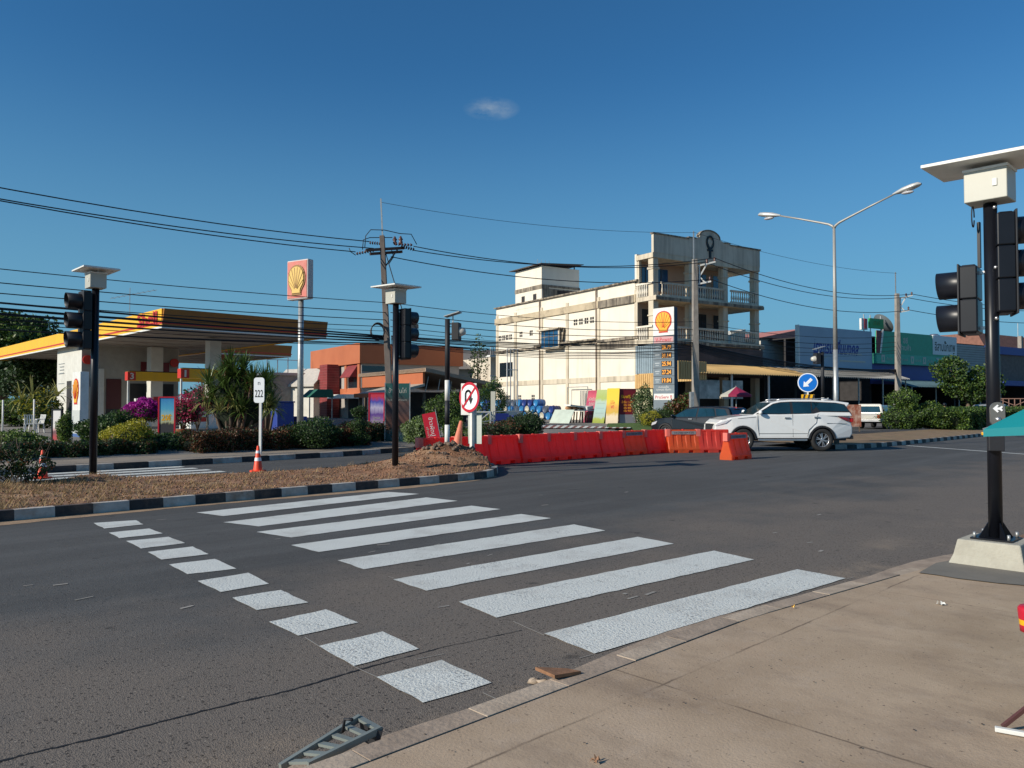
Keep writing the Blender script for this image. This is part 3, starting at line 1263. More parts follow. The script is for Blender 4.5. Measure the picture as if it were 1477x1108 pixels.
# dirt at the right hand edge of the near kerb
b = MB()
q = [G(1405, 795, .02), G(1440, 783, .02), G(1500, 765, .02), G(1700, 740, .02), G(1700, 800, .02), G(1560, 800, .02), G(1470, 796, .02)]
b.add([(p.x, p.y, .03) for p in q], [tuple(range(len(q)))])
struct(b.build('roadside_soil', M['soil']))
# fresh cement skirt round the signal footing
b = MB()
q = [(1325, 826), (1350, 812), (1400, 803), (1500, 800), (1560, 830), (1500, 846), (1440, 841), (1380, 834), (1350, 829)]
M['cement'] = mat('cement_patch', (.17, .155, .13), .9, var=.1, vscale=4, bump=.2)
b.add([tuple(G(x, y, PZ + .004)) for x, y in q], [tuple(range(len(q)))])
struct(b.build('cement_patch', M['cement']))
# ------------------------------------------------------------------ solar signal poles
def signal_head(root, d, n, ztop, hh, off, vlen, name='signal_head', bumps=False):
    """d: unit (x,y) facing in the pole's axes; off: offset vector of the housing centre"""
    d = Vector((d[0], d[1], 0))
    ang = math.atan2(d.y, d.x)
    m = Matrix.Translation((off[0], off[1], 0)) @ Matrix.Rotation(ang, 4, 'Z')
    ph = hh / n
    wdt = min(.36, ph * 1.0)
    b = MB()
    for k in range(n):
        z0 = ztop - (k + 1) * ph
        b.box(-.08, -wdt / 2, z0 + .004, .07, wdt / 2, z0 + ph - .004)
    b.box(-.065, -wdt / 2 + .02, ztop - hh - .01, .055, wdt / 2 - .02, ztop + .01)
    hd = b.xf(m).build(name, M['black'], root, bevel=.012)
    b = MB()
    b.box(.068, -wdt / 2 - .012, ztop - hh - .02, .084, wdt / 2 + .012, ztop + .02)
    b.xf(m).build('backboard', M['blackmat'], hd, bevel=.004)
    for k in range(n):
        zc = ztop - (k + .5) * ph
        r = ph * .41
        b = MB()
        vs, fs = [], []
        nn = 28
        for j, (rr, xx) in enumerate([(r, .084), (r * 1.0, .084 + vlen), (r * .96, .084 + vlen), (r * .95, .09)]):
            for q in range(nn):
                a = math.pi * (-.5) + 2 * math.pi * q / nn
                cut = 1 - .05 * (1 - math.sin(a)) if j in (1, 2) else 1
                x_ = .084 + (xx - .084) * cut
                vs.append((x_, rr * math.cos(a), zc + rr * math.sin(a)))
        for j in range(3):
            for q in range(nn):
                fs.append((j * nn + q, j * nn + (q + 1) % nn, (j + 1) * nn + (q + 1) % nn, (j + 1) * nn + q))
        b.add(vs, fs, True)
        b.xf(m).build('visor', M['visor'], hd)
        b = MB()
        b.lathe([(0, .098), (r * .6, .106), (r * .94, .088)], (0, 0, 0), 24, 'x')
        b.v = [(x, y, z + zc) for x, y, z in b.v]
        b.xf(m).build('signal_lens', M['glass'], hd)
    for z in (ztop - .06, ztop - hh + .05):
        b = MB()
        b.bar((0, 0, z), (off[0], off[1], z), .03, .03)
        b.build('bracket', M['steel'], hd)
    return hd


def signal_pole(label, loc, base, ztop, r, zb=0):
    t = thing('signal_pole', label, 'signal pole', loc, RA, 'solar powered crossing signals')
    b = MB()
    b.cyl((0, 0, base), (0, 0, ztop), r, r * .97, 20)
    b.build('pole', M['black'], t)
    b = MB()
    b.box(-.155, -.18, ztop + .01, .155, .18, ztop + .32)
    bx = b.build('battery_box', M['whitebox'], t, bevel=.008)
    b = MB()
    b.box(-.165, -.19, ztop + .30, .165, .19, ztop + .325)
    b.box(-.166, -.1, ztop + .13, -.155, -.06, ztop + .2)
    b.build('box_lid', M['white'], bx, bevel=.003)
    return t


def panel(t, ztop, a, c, tilt=0):
    b = MB()
    m = Matrix.Translation((0, 0, ztop + .37)) @ Matrix.Rotation(tilt, 4, 'X')
    b.box(-a, -c, 0, a, c, .03)
    b.xf(m)
    p = b.build('solar_panel', M['white'], t, bevel=.003)
    b = MB()
    b.box(-a + .02, -c + .02, .031, a - .02, c - .02, .036)
    b.xf(m)
    b.build('solar_cells', M['glass'], p)
    for y in (-.12, .12):
        b = MB()
        b.bar((0, y, ztop + .32), (0, y, ztop + .37), .04)
        b.build('panel_mount', M['galv'], t)


p1 = G(134, 688, .15)
t = signal_pole('black crossing signal with solar panel at the left end of the brown soil', (p1.x, p1.y, .0), .1, 3.98, .072)
panel(t, 3.98, .34, .42)
signal_head(t, (-1, 0), 3, 3.9, 1.16, (-.17, .06), .28)
p2 = G(570, 678, .18)
t = signal_pole('black crossing signal with solar panel standing on the median beside the striped post', (p2.x, p2.y, .0), .1, 3.84, .07)
panel(t, 3.84, .36, .46, R(2))
signal_head(t, (1, 0), 3, 3.74, 1.1, (.17, -.04), .26)
p3 = G(1437, 812, .12)
t = signal_pole('tall black crossing signal on a concrete block on the near pavement', (p3.x, p3.y, 0), .34, 3.52, .06)
panel(t, 3.52, .34, .5, R(1))
signal_head(t, (.4, -.92), 3, 3.40, .93, (.035, -.1), .1)
b = MB()
b.box(-.02, .085, 2.92, .02, .11, 3.36)
b.build('mounting_rail', M['black'], t)
signal_head(t, (-.12, 1), 2, 2.93, .64, (-.02, .175), .2)
# footing, flange, bolts
b = MB()
vs = []
for (a, z) in ((.33, .09), (.285, .2), (.255, .345)):
    vs += [(-a, -a, z), (a, -a, z), (a, a, z), (-a, a, z)]
fs = [(0, 3, 2, 1), (8, 9, 10, 11)]
for k in range(2):
    for q in range(4):
        fs.append((k * 4 + q, k * 4 + (q + 1) % 4, (k + 1) * 4 + (q + 1) % 4, (k + 1) * 4 + q))
b.add(vs, fs)
b.build('footing', M['block'], t, bevel=.012)
b = MB()
b.box(-.17, -.17, .346, .17, .17, .362)
for k in range(4):
    a = k * math.pi / 2 + .78
    b.prism([(.07, .362), (.16, .362), (.07, .5)], -.006, .006, 'y')
    n_ = 6
    b.v[-n_:] = [(x * math.cos(a) - y * math.sin(a), x * math.sin(a) + y * math.cos(a), z) for x, y, z in b.v[-n_:]]
b.build('base_flange', M['black'], t)
b = MB()
for sx in (-1, 1):
    for sy in (-1, 1):
        b = MB()
        b.cyl((sx * .14, sy * .14, .36), (sx * .14, sy * .14, .41), .014, n=8)
        b.build('anchor_bolt', M['galv'], t)
pass
# push button plate facing the kerb walker; local frame: camera is roughly at (-x,-y)
cdv = Vector((-p3.x, -p3.y, 0)).normalized()
lx = cdv.x * UX + cdv.y * UY
ly = -cdv.x * UY + cdv.y * UX
ang = math.atan2(ly, lx) + R(90) + R(14)
mr_ = Matrix.Rotation(ang, 4, 'Z')
zb_ = 1.6 - 30 * 7.2 / 1115 + .11
pl_ = []
for k in range(24):
    a = 2 * math.pi * k / 24
    pl_.append((-.0 + .06 * math.cos(a), zb_ + (.055 if math.sin(a) > 0 else -.055) * 1 + .06 * math.sin(a)))
M['plate'] = mat('grey_plate', (.12, .125, .12), .35, var=.1)
M['whiteref'] = mat('reflective_white', (.85, .87, .88), .35)
b = MB()
b.prism(pl_, -.14, -.1, 'y')
pp = b.xf(mr_).build('push_button_plate', M['plate'], t)
b = MB()
b.prism([(-.042, zb_ + .055), (-.005, zb_ + .092), (.006, zb_ + .082), (-.008, zb_ + .066), (.012, zb_ + .066), (.03, zb_ + .08), (.04, zb_ + .07), (.028, zb_ + .055), (.04, zb_ + .04),
         (.03, zb_ + .03), (.012, zb_ + .044), (-.008, zb_ + .044), (.006, zb_ + .028), (-.005, zb_ + .018)], -.146, -.1415, 'y')
b.xf(mr_).build('arrow', M['whiteref'], pp)
b = MB()
b.lathe([(0, -.165), (.018, -.163), (.024, -.15), (.026, -.141)], (0, 0, zb_ - .045), 16, 'y')
b.xf(mr_).build('push_button', M['steel'], pp)
b = MB()
b.box(-.075, -.13, zb_ - .34, .055, -.055, zb_ - .17)
b.xf(mr_).build('control_box', M['blackmat'], t, bevel=.006)
b = MB()
b.box(-.125, -.12, zb_ - .195, -.08, -.07, zb_ - .165)
b.xf(mr_).build('indicator_lamp', mat('amber_lens', (.85, .42, .01), .3), t, bevel=.006)
# cable loop under the box
b = MB()
lp = [(-.1 + .05 * math.cos(a) * .8, .12, 3.40 + .1 * math.sin(a)) for a in [i * .5 for i in range(13)]]
b.tube(lp, .006, 6)
b.build('cable_loop', M['wire'], t)
for z in (3.47, 2.42, 2.9):
    b = MB()
    b.ball((-.05, -.05, z), .02, 8)
    b.build('pole_bolt', M['steel'], t)

# ------------------------------------------------------------------ flasher posts
def flasher(label, loc, h, bands, rot, lampdir):
    t = thing('flasher_post', label, 'beacon post', loc, rot)
    z = -.1
    for i, (zz, m_) in enumerate(bands):
        b = MB()
        b.cyl((0, 0, z), (0, 0, zz), .062, n=16)
        b.build('post_band', M[m_], t)
        z = zz
    b = MB()
    b.bar((0, 0, h - .12), (lampdir * .17, 0, h - .12), .03)
    b.bar((0, 0, h - .38), (lampdir * .17, 0, h - .38), .03)
    b.box(*(sorted((lampdir * .14, lampdir * .32))[0], -.13, h - .52), *(sorted((lampdir * .14, lampdir * .32))[1], .13, h - .1))
    b.build('beacon_case', M['blackmat'], t, bevel=.01)
    b = MB()
    b.lathe([(.0, .47), (.07, .45), (.1, .38), (.115, .32)], (0, 0, h - .32), 16, 'x')
    if lampdir < 0:
        b.v = [(-x, y, z_) for x, y, z_ in b.v]
    b.build('beacon_lens', mat('pale_lens', (.55, .52, .45), .25), t)
    b = MB()
    m = Matrix.Translation((lampdir * .14, 0, h + .1)) @ Matrix.Rotation(R(-16), 4, 'Y')
    b.box(-.2, -.14, 0, .2, .14, .02)
    b.xf(m)
    b.bar((lampdir * .14, 0, h - .1), (lampdir * .14, 0, h + .1), .025)
    b.build('solar_panel', M['galv'], t)
    return t


q = G(645, 650, .5)
flasher('black and white banded post with small beacon rising from the rubble heap', (q.x, q.y, 0), 3.72, [(.55, 'blackmat'), (1.13, 'white'), (1.72, 'blackmat'), (2.22, 'white'), (3.72, 'blackmat')], R(-12), 1)
q2 = Vector((11.9, 29.6, 0))
flasher('dark beacon post with hooded lamp on the island behind the white car', (q2.x, q2.y, .15), 3.55, [(1.4, 'galv'), (1.75, 'white'), (3.5, 'blackmat')], R(10), -1)

# ------------------------------------------------------------------ no U-turn sign with plates behind
sy = 19.9
sp = P(677, 573, sy)
SR = R(-46)
t = thing('no_u_turn_sign', 'round red ringed no U-turn sign on a white post at the median tip', 'road sign', (sp.x, sp.y, 0), SR)
b = MB()
b.bar((.03, .07, .1), (.03, .07, 1.5), .09)
b.build('post', M['white'], t)
zc = sp.z
KS = Matrix.Translation((0, 0, zc)) @ Matrix.Diagonal((1.28, 1, 1.28, 1)) @ Matrix.Translation((0, 0, -zc))
b = MB()
b.disc((0, 0, zc), .30, .012, 40)
dsk = b.xf(KS).build('sign_face', M['whiteref'], t)
b = MB()
vs, fs = [], []
nn = 44
for k in range(nn):
    a = 2 * math.pi * k / nn
    for r_ in (.25, .305):
        vs.append((r_ * math.cos(a), -.010, zc + r_ * math.sin(a)))
for k in range(nn):
    fs.append((2 * k, 2 * k + 1, (2 * k + 3) % (2 * nn), (2 * k + 2) % (2 * nn)))
b.add(vs, fs)
M['signred'] = mat('sign_red', (.5, .012, .03), .4)
b.xf(KS).build('ring', M['signred'], dsk)
b = MB()
uarc = [(-.11, -.15), (-.11, .04)] + [(-.03 + .08 * math.cos(a), .05 + .08 * math.sin(a)) for a in [math.pi - i * math.pi / 8 for i in range(9)]] + [(.05, -.02)]
for a, c in zip(uarc[:-1], uarc[1:]):
    b.bar((a[0], -.009, zc + a[1]), (c[0], -.009, zc + c[1]), .055, .004)
    b.disc((c[0], -.009, zc + c[1]), .027, .003, 12)
b.prism([(-.02, zc - .02), (.12, zc - .02), (.05, zc - .15)], -.0115, -.0072, 'y')
b.xf(KS).build('u_turn_arrow', M['blackmat'], dsk)
b = MB()
b.prism([(-.185, zc - .17), (-.155, zc - .2), (.195, zc + .17), (.165, zc + .2)], -.018, -.0125, 'y')
b.xf(KS).build('red_bar', M['signred'], dsk)
RT = Matrix.Rotation(R(20), 4, 'Z')
b = MB()
b.box(-.30, .09, zc - .46, .16, .1, zc + .36)
b.xf(RT).build('rear_plate', M['white'], t, bevel=.002)
b = MB()
b.box(-.10, .11, zc - 1.2, .30, .12, zc - .42)
b.xf(RT).build('lower_plate', mat('pale_plate', (.5, .54, .48), .5, var=.08), t, bevel=.002)

# ------------------------------------------------------------------ route marker 222
p = P(374, 560, 23.2)
t = thing('route_sign', 'white route 222 marker on a slim white post by the far kerb', 'road sign', (p.x, p.y, .1), R(-4))
b = MB()
b.bar((.04, .02, 0), (.04, .02, 2.3), .07)
b.build('post', M['white'], t)
b = MB()
zc = 2.06 - .1
pts_ = []
for cx, cz, a0 in ((.08, .30, 0), (-.08, .30, 90), (-.08, -.30, 180), (.08, -.30, 270)):
    for k in range(5):
        a = R(a0 + k * 22.5)
        pts_.append((cx + .08 * math.cos(a), zc + cz + .08 * math.sin(a)))
b.prism(pts_, -.02, 0, 'y')
f = b.build('sign_face', M['whiteref'], t)
text('222', M['blackmat'], f, (0, -.024, zc - .1), w=.25, h=.22, bold=.01)
text('ท', M['blackmat'], f, (0, -.024, zc + .2), h=.09, w=.07)
# ------------------------------------------------------------------ keep left sign
p = P(1165, 552, 27.95 + 2.0)
t = thing('keep_left_sign', 'round blue sign with white diagonal arrow above a chevron plate', 'road sign', (p.x, p.y, .1), R(-14))
zc = p.z - .1
b = MB()
b.bar((0, .03, 0), (0, .03, zc), .06)
b.build('post', M['white'], t)
b = MB()
b.disc((0, 0, zc), .37, .015, 40)
f = b.build('sign_rim', M['whiteref'], t)
b = MB()
b.disc((0, -.012, zc), .335, .006, 40)
b.build('sign_face', mat('sign_blue', (.005, .16, .6), .4), f)
b = MB()
m = Matrix.Translation((0, 0, zc)) @ Matrix.Rotation(R(-45 + 90), 4, 'Y')
b.prism([(-.23, 0), (-.06, .14), (-.06, .055), (.2, .055), (.2, -.055), (-.06, -.055), (-.06, -.14)], -.022, -.017, 'y')
m = Matrix.Translation((0, 0, zc)) @ Matrix.Rotation(R(-45), 4, 'Y')
b.xf(m)
b.build('arrow', M['whiteref'], f)
b = MB()
b.box(-.24, -.02, zc - .68, .24, 0, zc - .46)
f = b.build('chevron_plate', M['yellow'], t)
b = MB()
for k in range(3):
    x = -.2 + k * .17
    b.prism([(x, zc - .675), (x + .07, zc - .675), (x + .07 + (.0 if k == 9 else .05), zc - .465), (x + .05, zc - .465)], -.026, -.022, 'y')
b.build('chevrons', M['blackmat'], f)

# ------------------------------------------------------------------ traffic cones
def cone(label, loc, h, pale=False, tilt=(0, 0, 0), bands=True):
    t = thing('traffic_cone', label, 'cone', loc, 0)
    t.rotation_euler = tilt
    b = MB()
    r0, r1 = h * .18, h * .045
    b.lathe([(r0, .03), (r1, h), (r1 * .7, h + .005), (0, h + .005)], n=20)
    b.build('cone_body', M['conepale' if pale else 'cone'], t)
    b = MB()
    a = h * .27
    b.prism([(a * c, a * s_) for c, s_ in ((1, .6), (.6, 1), (-.6, 1), (-1, .6), (-1, -.6), (-.6, -1), (.6, -1), (1, -.6))], 0, .035)
    b.build('cone_base', M['conepale' if pale else 'cone'], t)
    if bands:
        for f0, f1 in ((.42, .55), (.72, .82)):
            b = MB()
            rr = lambda f_: r0 + (r1 - r0) * (f_ * h - .03) / (h - .03) + .004
            b.lathe([(rr(f0), f0 * h), (rr(f1), f1 * h)], n=20)
            b.build('reflective_band', M['whiteref'], t)
    return t


q = G(372, 679, .12)
cone('orange traffic cone on the far edge of the median by the 222 marker', (q.x, q.y, .1), .58)
q = G(61, 689, .12)
cone('orange and white traffic cone beside the low bush at the far left', (q.x, q.y, .1), .58)
q = P(661, 649, 20.0)
cone('faded salmon cone leaning over behind the rubble heap', (q.x - .06, q.y, .38), .83, True, (0, R(9), 0), False)
q = G(1041, 700, .5)

# ------------------------------------------------------------------ water filled barriers
def barrier_mesh(Ls=1.12, H_=.78, bw=.21, tw=.075):
    xs = [0, .02]
    fl = [(.15, .31), (.42, .58), (.70, .86)]
    for a, c in fl:
        xs += [a * Ls, (a + .03) * Ls, (c - .03) * Ls, c * Ls]
    xs += [.98 * Ls, Ls]
    nt_ = [(.14, .3), (.62, .78)]
    for a, c in nt_:
        xs += [a * Ls + .001, a * Ls + .006, c * Ls - .006, c * Ls - .001]
    xs = sorted(xs)
    V, F = [], []

    def prof(x):
        ind = 0
        for a, c in fl:
            if (a + .02) * Ls < x < (c - .02) * Ls:
                ind = .022
        zb = 0
        for a, c in nt_:
            if a * Ls + .003 < x < c * Ls - .003:
                zb = .09
        e = .015 if (x < .01 or x > Ls - .01) else 0
        h2 = H_ - (.0 if not (.44 * Ls < x < .56 * Ls) else .02)
        half = [(bw - e, zb), (bw - e, .13), (bw * .86 - e - ind * .4, .2), (tw + .045 - e - ind, .40), (tw + .012 - e - ind, .56), (tw - e - ind * .6, .70), (tw - e, .73), (tw - .012 - e, h2 - e)]
        return half + [(-y, z) for y, z in half[::-1]]
    n = None
    for x in xs:
        pr = prof(x)
        n = len(pr)
        V += [(x, y, z) for y, z in pr]
    m = len(xs)
    for i in range(m - 1):
        for k in range(n):
            F.append((i * n + k, (i + 1) * n + k, (i + 1) * n + (k + 1) % n, i * n + (k + 1) % n))
    F.append(tuple(range(n)))
    F.append(tuple(range((m - 1) * n, m * n))[::-1])
    return V, F


BV, BF = barrier_mesh()


def barrier(label, loc, rot, m_, plate=False, lugs=True, damaged=False):
    t = thing('barrier', label, 'road barrier', loc, rot, 'red water filled barriers closing the side road')
    b = MB()
    b.add(BV, BF)
    b.build('barrier_shell', M[m_], t, bevel=.008)
    b = MB()
    b.box(-.05, -.09, .55, .10, .06, .795)
    b.build('coupling_lug', M['barL'], t, bevel=.006)
    b = MB()
    b.box(1.12, -.03, .3, 1.145, .03, .56)
    b.build('coupling_hook', M['barC'], t, bevel=.006)
    b = MB()
    b.cyl((.56, 0, .755), (.56, 0, .795), .04, n=10)
    b.build('filler_cap', M['barC'], t)
    if plate:
        b = MB()
        for s_ in (-1,):
            b.box(.14, s_ * .088 - .006, .62, 1.0, s_ * .088 + .006, .73)
        f = b.build('name_plate', mat('grey_plate_label', (.32, .3, .3), .6, dirt=(.15, .1, .1), var=.1, damt=.6, dscale=9), t)
        text('แขวงทางหลวง', M['blackmat'], f, (.57, -.0955, .675), w=.7, h=.055)
    return t


def barat(p, q, m_, label, plate=False):
    p, q = Vector(p), Vector(q)
    a = math.atan2(q.y - p.y, q.x - p.x)
    return barrier(label, (p.x, p.y, 0), a, m_, plate)


names = ['red barrier at the left end of the long row behind the rubble heap', 'red barrier behind the no U-turn post, second from the left of the row',
         'red barrier just right of the no U-turn post, third of the row', 'fourth red barrier of the row, in front of the round dark bush',
         'fifth red barrier of the row, below the blue drums', 'sixth red barrier of the row, below the pale leaning board',
         'seventh red barrier of the row, below the yellow advertising board', 'orange barrier with a grey name plate within the red row',
         'last red barrier at the right end of the long row']
for k in range(9):
    s = 11.72 + k * 1.17
    off = random.uniform(-.03, .03)
    a = W(s, 15.56 + off)
    c = W(s + 1.17, 15.56 + random.uniform(-.03, .03))
    barat(a, c, 'barO' if k == 7 else 'barR', names[k], plate=(k == 7))
pA = G(962, 653)
pB, pC = G(1005, 652.6), G(1048, 652.2)
dx = (pC - pA) / 2
barat(pA, pA + dx, 'barO', 'orange barrier with pale name plate facing the junction', True)
barat(pA + dx, pC, 'barC', 'bright coral barrier beside the white car bonnet, no plate')
e = G(1049, 664)
rot_last = math.atan2(.83, .9) - .1
barrier('orange barrier standing forward on its own by the white car, end towards the camera', (e.x - .02, e.y + .1, 0), RA - .02, 'barO', True)

# ------------------------------------------------------------------ utility poles
def utility_pole(label, loc, h, lean=(0, 0), wd=(.26, .2), mast=1.2, arms=(), box=False):
    t = thing('utility_pole', label, 'utility pole', loc, RA - R(10))
    t.rotation_euler = (lean[0], lean[1], RA - R(10))
    a, c = wd[0] / 2, wd[1] / 2
    b = MB()
    vs = [(-a, -a, -.2), (a, -a, -.2), (a, a, -.2), (-a, a, -.2), (-c, -c, h), (c, -c, h), (c, c, h), (-c, c, h)]
    b.add(vs, [(0, 3, 2, 1), (4, 5, 6, 7), (0, 1, 5, 4), (1, 2, 6, 5), (2, 3, 7, 6), (3, 0, 4, 7)])
    b.build('shaft', M['poleconc'], t, bevel=.012)
    b = MB()
    b.bar((0, c + .02, h - .4), (0, c + .02, h + mast), .055)
    b.build('mast', M['galv'], t)
    if box:
        b = MB()
        b.box(-.32, -.16, 1.2, -.14, .1, 2.0)
        b.build('meter_box', M['galv'], t, bevel=.01)
    return t


Y1, Y2, Y3 = 31.2, 40.0, 53.0
P1 = Vector((P(565, 600, Y1).x, Y1, .15))
P2 = Vector((P(1003.5, 590, Y2).x, Y2, .3))
P3 = Vector((P(1296, 590, Y3).x, Y3, .3))
t = utility_pole('old grey utility pole with dense insulators leaning left behind the median signal', P1, 8.35, (0, R(-2.6)), (.26, .19), 1.55)
t.rotation_euler = Euler((0, R(-2.9), 0)).to_matrix().to_4x4().to_euler()
UP1 = t
for ch in t.children:
    if ch.name.startswith('shaft'):
        ch.data.materials[0] = mat('old_pole_concrete', (.17, .14, .12), .9, var=.2, dirt=(.06, .05, .045), damt=.6, streak=True)
M['insul'] = mat('brown_insulator', (.1, .04, .03), .4)


def insulators(b, a, c, n=6, r=.06):
    a, c = Vector(a), Vector(c)
    for k in range(n):
        p0 = a.lerp(c, (k + .1) / n)
        p1_ = a.lerp(c, (k + .75) / n)
        b.tube([p0, p1_], [r, r * .45], 9)


# crossarm runs about across the line; UP1 axes: x right, y away
b = MB()
b.bar((-.62, -.35, 7.72), (.82, .45, 7.9), .12, .1)
b.bar((-.5, -.15, 7.6), (.7, .6, 7.78), .1, .1)
b.bar((.0, 0, 7.0), (.55, .3, 7.8), .05)
b.build('crossarm', mat('rusty_arm', (.13, .07, .05), .8, var=.2), t)
for a_, c_, n_, r_ in (((-.35, -.1, 7.75), (-1.05, -.3, 7.6), 7, .07), ((-.1, .1, 8.05), (-.55, 0, 8.1), 5, .08), ((.7, .3, 7.95), (1.25, .45, 7.8), 6, .085), ((.5, .1, 8.0), (1.2, .3, 7.97), 6, .07)):
    b = MB()
    insulators(b, a_, c_, n_, r_)
    b.build('insulator_string', M['insul'], t)
for x in (.48, .72):
    b = MB()
    b.lathe([(.05, 8.0), (.09, 8.1), (.05, 8.14), (.1, 8.2), (.06, 8.26), (.03, 8.34)], (x, .2, 0), 10)
    b.build('pin_insulator', M['insul'], t)
b = MB()
for a in ([(-.7, -.1, 7.9), (-.65, -.1, 8.35), (-.45, 0, 8.62), (.1, .1, 8.6), (.7, .2, 8.45), (1.15, .3, 8.42), (1.35, .35, 8.0)],
          [(-.8, -.1, 7.8), (-.75, -.1, 8.2), (-.5, 0, 8.3), (.4, .1, 8.28)], [(-1.3, -.3, 7.85), (-1.25, -.3, 7.7), (-1.05, -.3, 7.55)], [(.3, .2, 7.9), (.4, .2, 7.5), (.2, .1, 7.2)]):
    b.tube(a, .018, 5)
b.build('jumper_wire', M['wire'], t)
b = MB()
b.tube([(.12, 0, 7.6), (.5, -.6, 6.3), (.9, -1.3, 4.9)], .02, 5)
b.tube([(.84, -1.2, 5.05), (.9, -1.3, 4.9)], .05, 6)
b.build('stay_wire', M['wire'], t)
b = MB()
co = [(-.34 + .27 * math.cos(a), -.22 + .02 * math.sin(3 * a), 4.42 + .32 * math.sin(a)) for a in [i * 2 * math.pi / 24 for i in range(25)]]
for k in range(3):
    b.tube([(x + k * .02, y - k * .02, z + k * .025) for x, y, z in co], .022, 5)
b.build('cable_coil', M['wire'], t)
b = MB()
b.box(.95, -.1, 4.5, 1.3, .06, 4.68)
b.build('splice_case', M['plastic'], t, bevel=.01)


def bracket_pole(label, loc, h, sc=1.0, side=1, box=True):
    t = utility_pole(label, loc, h, (0, 0), (.34 * sc, .23 * sc), 1.5, box=box)
    t.rotation_euler = (0, 0, R(8))
    b = MB()
    x = .13
    b.bar((x, 0, h - .35), (x + .95, -.1, h - .12), .08)
    b.bar((x, 0, h - 1.3), (x + .7, -.1, h - 1.15), .08)
    b.bar((x + .12, 0, h - .35), (x + .12, 0, h - 1.3), .06)
    b.bar((x + .12, 0, h - .9), (x + .5, -.05, h - .25), .06)
    b.bar((x + .12, 0, h - .9), (x + .4, -.05, h - 1.22), .06)
    b.build('line_bracket', M['white'], t)
    b = MB()
    for xx, zz in ((x + .92, h - .1), (x + .5, h - .2), (x + .66, h - 1.12)):
        b.lathe([(.03, 0), (.07, .06), (.04, .09), (.07, .15), (.03, .22)], (xx, -.08, zz), 8)
    b.build('insulator', M['insul'], t)
    return t


UP2 = bracket_pole('tall concrete utility pole with white bracket in front of the cream building', P2, 8.9)
UP3 = bracket_pole('tall concrete utility pole with white bracket in front of the green shop sign', P3, 9.0)
P4 = Vector((P(1473, 570, 88).x, 88, .3))
utility_pole('distant concrete utility pole at the far right edge', P4, 9.2, (0, 0), (.5, .4), 1.5)
P0 = Vector((-30.2, 7.2, .15))
P5 = P3 + (P3 - P2) * 1.1 + Vector((0, -9, 0))


def cable(label, a, c, sag, r, group='overhead wires', n=22, extra=None):
    b = MB()
    a, c = Vector(a), Vector(c)
    pts = []
    for k in range(n + 1):
        f_ = k / n
        p_ = a.lerp(c, f_)
        p_.z -= sag * 4 * f_ * (1 - f_)
        pts.append(p_)
    b.tube(pts, r, 5)
    o = b.build('overhead_wire', M['wire'])
    return tag(o, label, 'wire', group)


H1 = [(9.85 + .0, 'top earth wire')]
# top wire
cable('very thin earth wire from the mast of the leaning pole to the bracket pole', P1 + Vector((-.45, 0, 9.7)), P2 + Vector((0, 0, 10.3)), .35, .009)
cable('very thin earth wire between the two bracket poles', P2 + Vector((0, 0, 10.3)), P3 + Vector((0, 0, 10.4)), .4, .010)
up = [((-.55 - .39, 0, 8.1), (1.0, -.1, 8.95), .0, 'upper'), ((-1.05 - .39, -.3, 7.62), (.55, 0, 8.75), .0, 'middle'), ((-.35 - .39, -.1, 7.8), (.8, -.1, 7.85), 0, 'lower')]
z0s = [9.35, 9.15, 8.75]
for i, (oa, ob, _, nm) in enumerate(up):
    cable('%s high voltage wire left of the leaning pole' % nm, P0 + Vector((i * .4, 0, z0s[i] + .5)), P1 + Vector(oa), 1.05, .02)
    oa2 = [(1.2 - .38, .45, 7.83), (1.2 - .38, .3, 7.97), (.3 - .38, .1, 7.5)][i]
    cable('%s high voltage wire between the leaning pole and the first bracket pole' % nm, P1 + Vector(oa2), P2 + Vector(ob), .55, .02)
    cable('%s high voltage wire between the two bracket poles' % nm, P2 + Vector(ob), P3 + Vector(ob), .75, .02)
    cable('%s high voltage wire running right from the last bracket pole' % nm, P3 + Vector(ob), P5 + Vector(ob), .6, .022)
# low voltage wires
for i, (z, r) in enumerate([(5.95, .014), (5.55, .016), (5.25, .016), (4.98, .014), (4.8, .01)]):
    o = ['first', 'second', 'third', 'fourth', 'fifth'][i]
    cable('%s thin low wire from the top, left of the leaning pole' % o, P0 + Vector((0, 0, z + .12)), P1 + Vector((-.25, -.1, z - .35)), .45, r)
    cable('%s thin low wire from the top, right of the leaning pole' % o, P1 + Vector((-.05, -.1, z - .35)), P2 + Vector((-.1, 0, z - .3)), .3, r)
    cable('%s thin low wire from the top, beyond the cream building' % o, P2 + Vector((-.1, 0, z - .3)), P3 + Vector((-.1, 0, z + .1)), .4, r)
for i in range(10):
    z = 4.66 - i * .04
    r = [.045, .035, .026, .04, .024, .028, .02, .03, .018, .022][i]
    o = ['topmost', 'second', 'third', 'fourth', 'fifth', 'sixth', 'seventh', 'eighth', 'ninth', 'lowest'][i]
    cable('%s thick telecom cable left of the leaning pole' % o, P0 + Vector((0, i * .03, z + .15)), P1 + Vector((-.3, -.2, z - .42)), .2 + i * .035 - (.0 if i % 2 else .12) + (.15 if i == 7 else 0), r * .68)
    cable('%s thick telecom cable between the leaning pole and the first bracket pole' % o, P1 + Vector((0, -.2, z - .42)), P2 + Vector((-.15, 0, z - .1 - i * .03)), .22 + i * .015 + (.14 if i == 4 else 0), r * .6)
    cable('%s thick telecom cable beyond the first bracket pole' % o, P2 + Vector((-.15, 0, z - .1)), P3 + Vector((-.15, 0, z - .9)), .42 + i * .025, r * .7)

